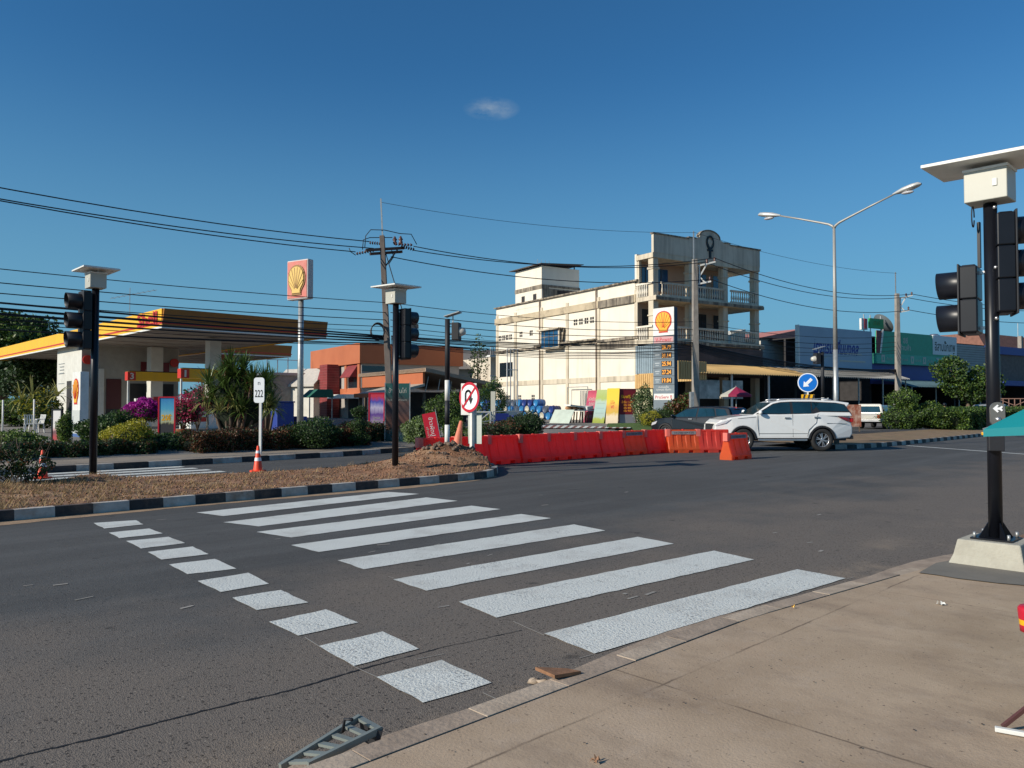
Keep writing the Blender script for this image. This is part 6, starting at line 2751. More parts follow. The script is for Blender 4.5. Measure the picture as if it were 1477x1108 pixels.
for k, x in enumerate((26.6, 29.0, 31.2, 33.2, 35.4, 37.3)):
    b = MB()
    if k == 4:
        b.lathe([(.1, -.34), (.28, -.3), (.06, 0), (.28, .3), (.1, .34)], (0, 0, 0), 12)
        b.v = [(p_[0] + x + .3, p_[1] * .1 - .48, p_[2] + 5.45) for p_ in b.v]
    elif k in (1,):
        b.disc((x + .3, -.48, 5.45), .33, .03, 18)
    else:
        b.box(x, -.49, 5.12, x + .5, -.461, 5.78)
    ic = b.build('icon', M['whitebox'], f)
    b = MB()
    b.box(x + .17, -.50, 5.3, x + .34, -.491, 5.62)
    b.build('icon_detail', M['tealb'], ic)
    text(['เติมเงิน', 'กาแฟ', 'แอร์', 'น้ำแข็ง', 'ยา', 'อุปกรณ์'][k], M['whitebox'], f, (x + 1.25, -.47, 5.45), w=.95, h=.24)
sg = thing('shop_sign', 'narrow red and white sign panel at the left of the green signboard', 'sign', (9.9, 54, .3), BA)
b = MB()
b.prism([(25.9, 7.9), (26.9, 7.9), (26.3, 5.9), (25.9, 5.9)], -.5, -.45, 'y')
b.build('red_panel', M['maroon'], sg)
b = MB()
b.prism([(26.7, 7.9), (26.95, 7.9), (26.5, 5.9), (26.3, 5.9)], -.53, -.501, 'y')
b.build('white_edge', M['white'], sg)
for lab, x0, x1, zb_, zf_, mm in (('grey corrugated awning below the steel blue signboard', 11.8, 25.6, 4.35, 3.5, M['awngrey']), ('blue green awning below the long green signboard', 25.9, 41.5, 3.6, 2.9, mat('awning_teal', (.12, .2, .22), .5, var=.15))):
    aw = thing('awning', lab, 'awning', (9.9, 54, .3), BA)
    corrugated('awning_sheet', aw, x0, x1, -.2, -3.6, zb_, zf_, mm)
    for k in range(5):
        b = MB()
        x = x0 + .3 + (x1 - x0 - .6) * k / 4
        b.bar((x, -3.4, -.2), (x, -3.4, zf_), .08)
        b.build('awning_post', M['galv'], aw)

# roof top sign and dish
t = thing('roof_sign', 'small green and white sign box on the roof above the green signboard', 'sign', (9.9, 54, .3), BA)
b = MB()
b.box(27.3, 1, 8.3, 29.4, 1.2, 9.2)
f = b.build('sign_panel', mat('bright_green', (.02, .3, .1), .5), t)
text('อีซี่', M['leafL'], f, (28.3, .99, 8.8), w=1.0, h=.4)
b = MB()
b.box(26.0, 1, 8.1, 26.9, 1.2, 9.1)
b.build('white_panel', M['white'], t)
b = MB()
b.box(26.4, .96, 8.2, 26.8, .995, 9.1)
b.build('red_panel', M['signred'], t)
b = MB()
for x in (26.5, 27.5, 29.1):
    b.bar((x, 1.1, 7.4), (x, 1.1, 9.5), .07)
b.build('sign_leg', M['galv'], t)
t = thing('satellite_dish', 'mesh satellite dish on the roof beside the small green sign', 'satellite dish', (9.9, 54, .3), BA)
b = MB()
vs, fs = [], []
m = Matrix.Translation((30.3, 1.6, 8.9)) @ Matrix.Rotation(R(52), 4, 'Y') @ Matrix.Rotation(R(15), 4, 'X')
b.lathe([(0, -.3), (.4, -.24), (.8, -.08), (1.05, .06)], n=20)
b.xf(m)
b.build('dish', mat('dish_mesh', (.12, .14, .15), .6), t)
b = MB()
b.bar((30.3, 1.6, 7.4), (30.3, 1.6, 8.7), .08)
b.build('dish_mast', M['galv'], t)
t = thing('roof_vent', 'shiny metal ventilator on the roof above the white Thai panel', 'vent', (9.9, 54, .3), BA)
b = MB()
b.lathe([(.25, 7.5), (.25, 7.9), (.5, 8.0), (.55, 8.15), (.3, 8.3), (0, 8.33)], (38.2, 1.2, 0), 14)
b.build('ventilator', M['steel'], t)
# pink roof and white roofs behind the row
t = thing('house', 'low building with a faded pink roof behind the steel blue signboard', 'building', (9.9, 54, .3), BA)
b = MB()
b.box(21, 8, 0, 30, 16, 7.6)
b.build('wall', M['shopwall'], t)
b = MB()
b.prism([(20.5, 7.6), (27, 8.8), (33, 7.6)], 7.5, 16.5, 'y')
b.build('roof', mat('pink_roof', (.5, .2, .16), .7, var=.15), t)
t = thing('house', 'low white roofed shed between the cream building and the blue signboard', 'building', (9.9, 54, .3), BA)
b = MB()
b.box(12.5, 9, 0, 19, 14, 6.2)
b.build('wall', M['shopwall'], t)
b = MB()
b.prism([(12, 6.2), (19.5, 8.4), (19.5, 6.2)], 8.5, 14.5, 'y')
b.build('roof', mat('white_roof', (.6, .57, .48), .6, var=.1), t)
t = thing('house', 'far house with brown roof behind the near signal pole', 'building', (*P(1465, 590, 96).xy, 0), BA)
b = MB()
b.box(-8, 0, 0, 12, 8, 8.2)
b.build('wall', M['shopwall'], t)
b = MB()
b.prism([(-1, 8.2), (9, 8.2), (8, 10.2), (0, 10.2)], -9, 13, 'x')
b.v = [(x, y, z) for x, y, z in b.v]
b.build('roof', mat('brown_roof', (.22, .1, .07), .8, var=.2), t)

# ------------------------------------------------------------------ orange building
M['orange'] = mat('orange_render', (.43, .125, .05), .75, var=.08, vscale=.6, dirt=(.4, .14, .06), damt=.3, dscale=.6)
M['redbrick'] = mat('red_cladding', (.22, .03, .03), .7, var=.25, vscale=2)
OY = 66.0
oc = P(521, 590, OY)
orr = thing('orange_building', 'two storey orange building with maroon sunshades and a red ribbed tower', 'building', (oc.x, oc.y, .2), BA)
b = MB()
b.box(0, 0, 0, 9.5, 12.5, 5.4)
b.build('wall', mat('greyed_wall', (.36, .33, .3), .8, var=.1, vscale=.5), orr)
b = MB()
b.box(-.25, -.25, 5.0, 9.8, 12.8, 6.75)
b.build('upper_band', M['orange'], orr)
b = MB()
for y in (.1, 3.2, 7.8, 12.1):
    b.box(-.14, y, 2.6, -.001, y + .5, 5.0)
b.box(-.12, 0, 2.1, -.002, 12.5, 2.9)
b.build('orange_pier', M['orange'], orr)
for y0, y1 in ((.8, 3.0), (8.5, 11.8)):
    b = MB()
    b.box(-.05, y0, 2.95, -.003, y1, 4.0)
    w_ = b.build('window', M['glass'], orr)
    b = MB()
    b.prism([(-.8, 3.85), (0, 5.0), (.0, 4.9), (-.75, 3.8)], y0 - .1, y1 + .1, 'y')
    b.prism([(-.8, 3.85), (0, 5.0), (0, 3.85)], y0 - .12, y0 - .1, 'y')
    b.build('sunshade', M['redbrick'], w_)
b = MB()
b.box(-1.3, 4.9, -.1, -.15, 6.9, 5.1)
tw = b.build('ribbed_tower', M['redbrick'], orr)
b = MB()
for k in range(22):
    b.box(-1.34, 4.85, .1 + k * .23, -.15, 6.95, .14 + k * .23)
b.build('tower_rib', mat('rib_line', (.3, .08, .07), .7), tw)
b = MB()
for k in range(3):
    b.box(.1, -.06, 2.9 + k * .7, 2.2, -.001, 3.4 + k * .7)
b.build('window', M['glass'], orr)
b = MB()
b.box(-1.4, .0, -.1, -.01, 3.8, .25)
b.box(-1.6, -.2, 2.0, -.01, 4.0, 2.35)
b.build('porch', M['white'], orr)
b = MB()
b.box(-.06, .7, .2, -.004, 2.9, 2.0)
b.build('door', M['dark'], orr)
# cafe pavilion
cY = 47.0
cc = P(614, 590, cY)
cf = thing('cafe_pavilion', 'open cafe pavilion with shallow brown gable roof and orange fascia', 'building', (cc.x, cc.y, .2), BA)
Zc = lambda y: CAMH + (585 - y) * cY / FPX - .2
M['cafroof'] = mat('cafe_roof', (.34, .25, .18), .7, var=.12)
b = MB()
zr = Zc(531)
ang_ = (-.1)
b.prism([(-.2, zr), (-.2, zr - .22), (5.2, zr - 1.15), (5.2, zr - .93)], -.4, 10.5, 'y')
b.build('roof', M['cafroof'], cf)
b = MB()
b.box(-.1, .2, zr - 1.0, .05, 10, zr - .25)
b.build('fascia', M['orange'], cf)
b = MB()
b.box(-.2, -.3, zr - .23, .0, 10.4, zr - .02)
b.build('roof_edge', mat('roof_edge', (.48, .33, .22), .7), cf)
b = MB()
b.prism([(-2.6, zr - 1.55), (-.1, zr - .95), (-.1, zr - 1.1), (-2.6, zr - 1.7)], -.1, 5, 'y')
b.build('porch_roof', mat('porch_sheet', (.42, .37, .3), .7, var=.1), cf)
b = MB()
b.box(-2.65, -.1, zr - 1.78, -2.55, 5, zr - 1.52)
b.build('porch_fascia', M['orange'], cf)
b = MB()
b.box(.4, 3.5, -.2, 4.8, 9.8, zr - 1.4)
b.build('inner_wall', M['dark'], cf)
for x, y in ((0, .3), (4.8, .3), (0, 9.7), (-2.4, .1), (-2.4, 4.6)):
    b = MB()
    b.box(x, y, -.2, x + .16, y + .16, zr - 1.5)
    b.build('post', M['bark'], cf)
b = MB()
for k in range(5):
    b.bar((.3 + k * .8, .25, zr - .5 - k * .13), (.1 + k * .85, .25, zr - 1.4), .04)
b.build('gable_strut', M['galv'], cf)
# long grey warehouse
wY = 82
wc = P(585, 590, wY)
wh = thing('warehouse', 'long low grey warehouse with corrugated roof and vent strip behind the cafe', 'building', (wc.x, wc.y, 0), BA * .4)
b = MB()
b.box(-2, 0, 0, 16, 12, 5.6)
b.build('wall', mat('blue_grey_wall', (.2, .24, .25), .8, var=.1, vscale=.4), wh)
M['whroof'] = mat('warehouse_roof', (.2, .18, .16), .8, var=.15, vscale=.4)
b = MB()
b.prism([(-.6, 5.5), (4.5, 7.9), (9, 5.5)], -2.6, 16.6, 'x')
b.build('roof', M['whroof'], wh)
b = MB()
for k in range(17):
    for j in range(2):
        for q in range(3):
            b.box(2.2 + k * .8 + q * .2, -.04, 4.1 + j * .3, 2.2 + k * .8 + q * .2 + .14, -.002, 4.1 + j * .3 + .22)
b.build('vent_block', M['dark'], wh)
# white gabled house
hc = P(441, 590, 76)
hs = thing('house', 'small white gabled house between the grey sign pole and the orange building', 'building', (hc.x - .3, hc.y, 0), R(60))
b = MB()
b.prism([(-1.6, -.1), (1.6, -.1), (1.6, 3.6), (0, 4.9), (-1.6, 3.6)], 0, 5, 'y')
b.v = [(y - 3, x, z) for x, y, z in b.v]
b.xf(Matrix.Rotation(R(90), 4, 'Z'))
b.build('wall', M['shopwall'], hs)
b = MB()
b.prism([(-1.9, 3.4), (0, 5.0), (1.9, 3.4), (1.9, 3.6), (0, 5.2), (-1.9, 3.6)], -.3, 5.3, 'y')
b.v = [(y - 3, x, z) for x, y, z in b.v]
b.xf(Matrix.Rotation(R(90), 4, 'Z'))
b.build('roof', mat('pale_roof', (.5, .47, .42), .7, var=.1), hs)
hc = P(405, 590, 74)
hs = thing('house', 'grey flat roofed block right of the spiky plants', 'building', (hc.x, hc.y, 0), BA)
b = MB()
b.box(-1.5, 0, 0, 2.6, 8, 4.5)
b.build('wall', M['concrete'], hs)
b = MB()
b.box(-1.7, -.2, 4.5, 2.8, 8.2, 4.75)
for k in range(4):
    b.bar((-1.2 + k, .5, 4.7), (-1.2 + k, .5, 7.2 if k == 2 else 6), .07)
b.bar((-1.2, .5, 6), (1.8, .5, 6), .06)
b.build('roof_slab', M['galv'], hs)
t = thing('awning', 'dark green canvas awning left of the red ribbed tower', 'awning', (*P(458, 590, 58).xy, .2), BA)
b = MB()
b.prism([(-1.0, 2.0), (.9, 2.0), (.8, 2.6), (-.3, 2.6)], -1, 1, 'y')
b.build('canvas', mat('green_canvas', (.015, .12, .08), .7), t)
b = MB()
for x in (-.9, .8):
    b.bar((x, -.9, -.1), (x, -.9, 2.0), .07)
b.build('awning_post', M['galv'], t)
# low balcony block at left edge of the cream building
t = thing('house', 'narrow house with white balcony rails tucked behind the cream building', 'building', (*P(704, 590, 80).xy, 0), BA)
b = MB()
b.box(.3, 0, 0, 3, 6, 6.6)
b.build('wall', M['parapet'], t)
for z in (3.6, 6.6):
    b = MB()
    b.box(-.3, -.9, z, 3, -.02, z + .18)
    for k in range(10):
        b.bar((-.2 + k * .3, -.85, z + .1), (-.2 + k * .3, -.85, z + 1.0), .07)
    b.box(-.3, -.9, z + 1.0, 3, -.8, z + 1.1)
    b.build('balcony', M['white'], t)
tree('thin leafed tree with pink blossom beside the cream building', 689, 72, 8.0, 2.4, ['leafM', 'leafP'], 380, .22)
# distant tree belt so that the horizon is closed
rngx = random.Random(3)
belt = [(-260, 95, 'left beyond the frame'), (150, 118, 'behind the canopy'), (330, 112, 'behind the spiky plants'), (560, 122, 'behind the orange building'), (660, 118, 'behind the warehouse'),
        (1105, 130, 'behind the low white shed'), (1440, 135, 'behind the grey front'), (1560, 120, 'beyond the right edge')]
for px, Y, w_ in belt:
    tree('distant dark green tree %s' % w_, px, Y, 5.8 if 500 < px < 1500 else 5.2, 13, ['leafD', 'leafM'], 2600, .55)
# ------------------------------------------------------------------ vehicles (front = +x)
def wheel(t, x, y, r, w_, side, spokes=6):
    wt = MB()
    prof = [(r * .62, -w_ / 2), (r * .9, -w_ / 2), (r * .98, -w_ * .38), (r, -w_ * .2), (r, w_ * .2), (r * .98, w_ * .38), (r * .9, w_ / 2), (r * .62, w_ / 2), (r * .6, w_ * .3), (r * .6, -w_ * .3)]
    wt.lathe(prof + [prof[0]], (x, y, r), 36, 'y')
    o = wt.build('wheel', M['rubber'], t)
    b = MB()
    yo = y + side * w_ * .42
    ri = r * .62
    b.lathe([(ri, yo - side * .05), (ri, yo), (ri * .93, yo), (ri * .9, yo - side * .06)], (x, 0, r), 36, 'y')
    for k in range(spokes):
        for da in (-.16, .16):
            a = 2 * math.pi * k / spokes + .3
            p0 = (x + .03 * math.cos(a), yo + side * .0, r + .03 * math.sin(a))
            p1_ = (x + ri * .95 * math.cos(a + da), yo - side * .015, r + ri * .95 * math.sin(a + da))
            b.bar(p0, p1_, .028, .03)
    b.lathe([(0, yo + side * .01), (.06, yo + side * .008), (.075, yo - side * .02)], (x, 0, r), 16, 'y')
    b.build('rim', M['alloy'], o)
    b = MB()
    b.lathe([(0, yo - side * .07), (ri * .92, yo - side * .07)], (x, 0, r), 30, 'y')
    b.build('brake_disc', M['blackmat'], o)
    return o


def car(label, name, cat, loc, rot, paint, spec):
    t = thing(name, label, cat, loc, rot)
    L = spec
    hw = L['hw']
    top, belt = L['top'], L['belt']
    fx, rx, r = L['fx'], L['rx'], L['r']
    ar = r * 1.2

    def arch(cx_, n_=12, rad=ar):
        z0 = L['sill']
        a0 = math.asin(min(1, max(-1, (z0 - r) / rad)))
        return [(cx_ + rad * math.cos(a), r + rad * math.sin(a)) for a in [a0 + (math.pi - 2 * a0) * i / n_ for i in range(n_ + 1)]]
    # side outline: start rear bottom, along sill to front (with arches), round the front, over bonnet, back along belt, down the tail
    out = []
    out += [L['tail_bot']]
    out += arch(rx)[::-1]
    out += arch(fx)[::-1]
    out += L['front']
    out += L['beltline']
    out += L['tail']
    # layered body: three slices each side for rounded flanks
    n = len(out)
    V, F = [], []
    zc = (L['sill'] + belt) / 2

    def yw(x, z):
        k = max(0, abs(x - (fx + rx) / 2) - (abs(fx - rx) / 2 + .25)) / .75
        w_ = hw * (1 - .16 * min(1.2, k) ** 2)
        kz = (z - zc) / (belt - L['sill'])
        return w_ * (1 - .10 * kz * kz * (1.6 if kz > 0 else .6))
    for f_ in (1, -1):
        for (x, z) in out:
            V.append((x, f_ * yw(x, z), z))
    F.append(tuple(range(n)))
    F.append(tuple(range(n, 2 * n))[::-1])
    for i in range(n):
        j = (i + 1) % n
        F.append((i, j, j + n, i + n))
    import bmesh
    me = bpy.data.meshes.new('body')
    me.from_pydata(V, [], F)
    bm = bmesh.new()
    bm.from_mesh(me)
    bmesh.ops.recalc_face_normals(bm, faces=bm.faces)
    bmesh.ops.triangulate(bm, faces=[f for f in bm.faces if len(f.verts) > 8])
    bm.to_mesh(me)
    bm.free()
    me.materials.append(M[paint])
    body = bpy.data.objects.new('body', me)
    COL.objects.link(body)
    body.parent = t
    bv = body.modifiers.new('b', 'BEVEL')
    bv.width = .045
    bv.segments = 3
    bv.limit_method = 'ANGLE'
    bv.angle_limit = R(50)
    # greenhouse
    tw = L['tw']
    gh = L['cabin']
    yg = lambda z: (hw * .93) + (tw - hw * .93) * (z - belt) / (top - belt)
    b = MB()
    n = len(gh)
    V = [(x, yg(z), z) for x, z in gh] + [(x, -yg(z), z) for x, z in gh]
    b.add(V, [tuple(range(n)), tuple(range(n, 2 * n))[::-1]] + [(i, (i + 1) % n, (i + 1) % n + n, i + n) for i in range(n)])
    b.build('cabin', M[paint], t, bevel=.05, seg=3)

    def sidepoly(nm, poly, m_, eps, par=t):
        o_ = None
        for f_ in (1, -1):
            b = MB()
            q = [(x, f_ * (yg(z) + eps), z) for x, z in poly]
            q2 = [(x, f_ * (yg(z) + eps - .03), z) for x, z in poly]
            m_n = len(poly)
            b.add(q + q2, [tuple(range(m_n))] + [(i, (i + 1) % m_n, (i + 1) % m_n + m_n, i + m_n) for i in range(m_n)])
            o_ = b.build(nm, m_, par)
        return o_
    if 'trim' in L:
        sidepoly('window_surround', L['trim'], M['plastic'], .004)
    for w_ in L['windows']:
        sidepoly('side_window', w_, M['carglass'], .009)
    for nm, (a, c), m_ in L['screens']:
        # glass across the car between outline points a and c
        e = .07
        d = Vector((c[0] - a[0], 0, c[1] - a[1])).normalized()
        nr = Vector((-d.z, 0, d.x))
        if nr.z < 0:
            nr = -nr
        o_ = nr * .012
        b = MB()
        ya, yc = yg(a[1]) - e, yg(c[1]) - e
        b.add([(a[0] + o_.x, ya, a[1] + o_.z), (a[0] + o_.x, -ya, a[1] + o_.z), (c[0] + o_.x, -yc, c[1] + o_.z), (c[0] + o_.x, yc, c[1] + o_.z)], [(0, 1, 2, 3)])
        b.build(nm, M['carglass'], t)
    for sx in (fx, rx):
        for sd_ in (1, -1):
            wheel(t, sx, sd_ * (hw - .13), r, .25, sd_)
            b = MB()
            aa = arch(sx, 14, ar + .015)
            ai = arch(sx, 14, ar - .045)
            for i in range(len(aa) - 1):
                q = [(aa[i][0], aa[i][1]), (aa[i + 1][0], aa[i + 1][1]), (ai[i + 1][0], ai[i + 1][1]), (ai[i][0], ai[i][1])]
                vs = [(x, sd_ * (yw(x, z) + .015), z) for x, z in q] + [(x, sd_ * (yw(x, z) - .12), z) for x, z in q]
                b.add(vs, [(0, 1, 2, 3), (0, 1, 5, 4), (2, 3, 7, 6), (3, 2, 1, 0)])
            b.build('wheel_arch', M['plastic'], t)
    # underbody & wheel wells
    b = MB()
    b.box(L['tail_bot'][0] + .15, -hw * .8, L['sill'] - .06, L['front'][0][0] - .2, hw * .8, L['sill'] + .25)
    b.build('underbody', M['blackmat'], t)
    for sd_ in (1, -1):
        b = MB()
        for x, z, l_ in L['handles']:
            b.box(x, sd_ * (yw(x, z) - .01) if sd_ > 0 else sd_ * (yw(x, z) + .025), z, x + l_, sd_ * (yw(x, z) + .025) if sd_ > 0 else sd_ * (yw(x, z) - .01), z + .05)
        b.build('door_handle', M['steel'], t, bevel=.008)
        b = MB()
        mxx, mzz = L['mirror']
        y0 = sd_ * (yg(mzz) + .0)
        b.ball((mxx, sd_ * (yg(mzz) + .14), mzz + .03), .1, 12, (.7, 1.1, .85))
        b.bar((mxx, y0, mzz), (mxx, sd_ * (yg(mzz) + .1), mzz + .02), .05, .04)
        b.build('mirror', M[paint], t)
        b = MB()
        for poly in L['seams']:
            for a, c in zip(poly[:-1], poly[1:]):
                b.bar((a[0], sd_ * (yw(*a) - .001), a[1]), (c[0], sd_ * (yw(*c) - .001), c[1]), .009, .012)
        b.build('door_seam', M['blackmat'], t)
        for key, nm_, mm_ in (('headlamp', 'headlight', 'lens'), ('taillamp', 'tail_light', 'tail')):
            pts = L[key]
            dense = []
            for (xa, za), (xb, zb2) in zip(pts, pts[1:] + pts[:1]):
                for q in range(4):
                    dense.append((xa + (xb - xa) * q / 4, za + (zb2 - za) * q / 4))
            nn_ = len(dense)
            cxx, czz = sum(p_[0] for p_ in dense) / nn_, sum(p_[1] for p_ in dense) / nn_
            b = MB()
            vs = [(x, sd_ * (yw(x, z) + .014), z) for x, z in dense] + [(x, sd_ * (yw(x, z) - .05), z) for x, z in dense] + [(cxx, sd_ * (yw(cxx, czz) + .018), czz)]
            b.add(vs, [(i, (i + 1) % nn_, 2 * nn_) for i in range(nn_)] + [(i, (i + 1) % nn_, (i + 1) % nn_ + nn_, i + nn_) for i in range(nn_)])
            b.build(nm_, M[mm_], t)
        b = MB()
        xt = min(p_[0] for p_ in L['taillamp'])
        b.box(xt - .03, sd_ * hw * .62 if sd_ > 0 else -hw * .84, 1.02 if hw > .91 else .72, xt + .06, hw * .84 if sd_ > 0 else -hw * .62, 1.16 if hw > .91 else .95)
        b.build('rear_lamp', M['tail'], t, bevel=.01)
        if L.get('step'):
            b = MB()
            b.box(rx + ar + .08, sd_ * hw * .86, L['sill'] - .06, fx - ar - .05, sd_ * (hw + .03), L['sill'] + .0)
            b.build('side_step', M['steel'], t, bevel=.01)
            b = MB()
            b.box(rx + ar, sd_ * hw * .9, L['sill'] - .0, fx - ar, sd_ * (hw * .985), L['sill'] + .1)
            b.build('sill_cladding', M['plastic'], t)
    b = MB()
    x = L['front'][1][0]
    b.box(x - .05, -hw * .5, .55, x + .04, hw * .5, .95)
    b.build('grille', M['plastic'], t, bevel=.01)
    b = MB()
    x = L['tail_bot'][0]
    b.box(x - .05, -.28, .72, x + .0, .28, .84)
    b.build('number_plate', M['whitebox'], t)
    return t, yw, yg


suv = dict(hw=.93, top=1.80, belt=1.26, tw=.70, fx=1.52, rx=-1.34, r=.40, sill=.43, tail_bot=(-2.42, .47),
           front=[(2.30, .36), (2.50, .46), (2.53, .68), (2.50, .86), (2.42, 1.0), (2.28, 1.10), (1.95, 1.18), (1.5, 1.24), (1.12, 1.27)],
           beltline=[(1.0, 1.28), (-1.2, 1.31), (-2.3, 1.34)], tail=[(-2.44, 1.25), (-2.47, 1.0), (-2.52, .8), (-2.52, .6)],
           cabin=[(1.22, 1.22), (.42, 1.70), (.18, 1.765), (-.3, 1.80), (-1.0, 1.80), (-1.85, 1.77), (-2.38, 1.70), (-2.42, 1.66), (-2.30, 1.55), (-2.46, 1.22)],
           trim=[(1.05, 1.295), (.38, 1.665), (.1, 1.72), (-.3, 1.74), (-1.0, 1.74), (-1.9, 1.70), (-2.22, 1.64), (-2.40, 1.36), (-2.3, 1.36), (-1.3, 1.375), (-1.05, 1.315), (.2, 1.29)],
           windows=[[(.92, 1.32), (.38, 1.635), (.1, 1.695), (-.22, 1.71), (-.22, 1.315)], [(-.32, 1.32), (-.32, 1.712), (-.98, 1.71), (-.98, 1.335)],
                    [(-1.03, 1.345), (-1.03, 1.71), (-1.3, 1.69), (-1.02, 1.42)], [(-1.28, 1.41), (-1.06, 1.705), (-1.9, 1.675), (-2.17, 1.62), (-2.33, 1.40)]],
           screens=[('windscreen', ((1.12, 1.285), (.44, 1.69)), 0), ('rear_window', ((-2.30, 1.55), (-2.46, 1.28)), 0)],
           handles=[(-.18, 1.14, .2), (-1.25, 1.16, .2)], mirror=(.92, 1.33),
           seams=[[(.98, 1.27), (1.0, .95), (.95, .55)], [(-.28, 1.29), (-.28, .5)], [(-1.2, 1.3), (-1.12, 1.0), (-.85, .75), (-.8, .52)], [(2.3, 1.12), (1.6, 1.15), (1.05, 1.2)], [(-1.5, .98), (-2.3, .96)], [(.95, .62), (-.8, .62)]],
           headlamp=[(1.95, 1.12), (2.42, .98), (2.49, .88), (2.15, .98)], taillamp=[(-1.95, 1.2), (-2.44, 1.17), (-2.5, 1.0), (-2.3, 1.05)], step=True)
rp = P(1189, 640, 27.0)
t, yw, yg = car('white sport utility car facing left behind the orange barriers', 'parked_car', 'car', (rp.x - 1.36, 27.0 + .9, 0), R(180), 'carwhite', suv)
CARW = t
CARW.scale = (.965, 1, 1)
b = MB()
for s_ in (1, -1):
    b.tube([(.2, s_ * .6, 1.79), (.0, s_ * .6, 1.83), (-1.6, s_ * .6, 1.84), (-1.8, s_ * .6, 1.8)], .02, 6)
b.build('roof_rail', M['steel'], t)
b = MB()
b.prism([(-1.7, 1.80), (-1.95, 1.8), (-1.95, 1.88)], -.02, .02, 'y')
b.build('shark_fin', M['carwhite'], t)
b = MB()
b.box(-2.56, -.7, .42, -2.4, .7, .55)
b.build('bumper_trim', M['plastic'], t, bevel=.02)
hatch = dict(hw=.9, top=1.52, belt=1.0, tw=.62, fx=1.35, rx=-1.3, r=.33, sill=.28, tail_bot=(-2.05, .32),
             front=[(2.0, .25), (2.22, .35), (2.25, .6), (2.15, .78), (1.9, .88), (1.4, .98), (1.1, 1.0)], beltline=[(1.0, 1.0), (-1.95, 1.06)], tail=[(-2.08, .98), (-2.12, .75), (-2.16, .5)],
             cabin=[(1.15, .97), (.35, 1.42), (.0, 1.5), (-.9, 1.52), (-1.75, 1.46), (-1.85, 1.42), (-2.08, .98)],
             windows=[[(.95, 1.04), (.36, 1.36), (-.25, 1.43), (-.25, 1.05)], [(-.33, 1.05), (-.33, 1.43), (-1.1, 1.42), (-1.25, 1.08)], [(-1.3, 1.1), (-1.18, 1.41), (-1.65, 1.38), (-1.85, 1.12)]],
             screens=[('windscreen', ((1.08, 1.02), (.38, 1.4)), 0), ('rear_window', ((-1.87, 1.39), (-2.06, 1.06)), 0)],
             handles=[(-.1, .92, .2), (-1.2, .94, .2)], mirror=(.9, 1.04), seams=[[(1.0, .95), (.95, .4)], [(-.3, 1.0), (-.3, .4)], [(-1.3, 1.0), (-.95, .4)]],
             headlamp=[(1.8, .84), (2.15, .75), (2.2, .62), (1.9, .7)], taillamp=[(-1.8, .98), (-2.07, .97), (-2.15, .65), (-2.0, .68)])
hp = P(1012, 600, 35.0)
t, _, _ = car('dark hatchback seen from behind between the barriers and the totem', 'parked_car', 'car', (hp.x, 35.0, .05), R(180 - 48), 'cardark', hatch)
b = MB()
b.box(-1.95, -.22, 1.44, -1.86, .22, 1.48)
b.build('third_brake_light', M['tail'], t)
pick = dict(hw=.88, top=1.62, belt=1.05, tw=.66, fx=1.45, rx=-1.45, r=.36, sill=.45, tail_bot=(-2.45, .5),
            front=[(2.2, .35), (2.4, .5), (2.4, .8), (2.3, .98), (1.3, 1.08), (1.15, 1.08)], beltline=[(1.0, 1.08), (-.45, 1.08), (-.5, 1.05), (-2.4, 1.05)], tail=[(-2.47, .98), (-2.47, .6)],
            cabin=[(1.2, 1.02), (.65, 1.52), (.4, 1.6), (-2.2, 1.62), (-2.4, 1.02)],
            windows=[[(1.0, 1.1), (.62, 1.45), (.1, 1.52), (.1, 1.1)], [(.02, 1.1), (.02, 1.52), (-.5, 1.52), (-.5, 1.1)], [(-.7, 1.14), (-.7, 1.5), (-2.1, 1.5), (-2.2, 1.14)]],
            screens=[('windscreen', ((1.14, 1.08), (.66, 1.5)), 0), ('rear_window', ((-2.23, 1.54), (-2.38, 1.12)), 0)],
            handles=[(.1, .98, .15)], mirror=(.95, 1.12), seams=[[(1.0, 1.05), (1.0, .5)], [(-.45, 1.05), (-.45, .5)]],
            headlamp=[(2.0, .95), (2.38, .9), (2.4, .75), (2.1, .75)], taillamp=[(-2.3, 1.0), (-2.46, 1.0), (-2.5, .75), (-2.35, .75)])
kp = P(1268, 600, 54.0)
t, _, _ = car('silver pickup with white canopy driving away beyond the island', 'pickup_truck', 'pickup', (kp.x, kp.y, .02), R(50), 'carsilver', pick)
for s_ in (-1, 1):
    b = MB()
    b.bar((-2.43, s_ * .83, 1.05), (-2.25, s_ * .68, 1.64), .07)
    b.bar((-2.25, s_ * .68, 1.64), (-2.25, 0, 1.64), .07)
    b.build('canopy_frame', M['white'], t)
b = MB()
b.box(-2.62, -.75, .5, -2.46, .75, .64)
b.build('rear_bumper', M['steel'], t)

# ------------------------------------------------------------------ things by the cream building
def bl_local(x, y, z=0):
    return Vector((9.9 + .84 * x - .54 * y, 54 + .54 * x + .84 * y, .45 + z))


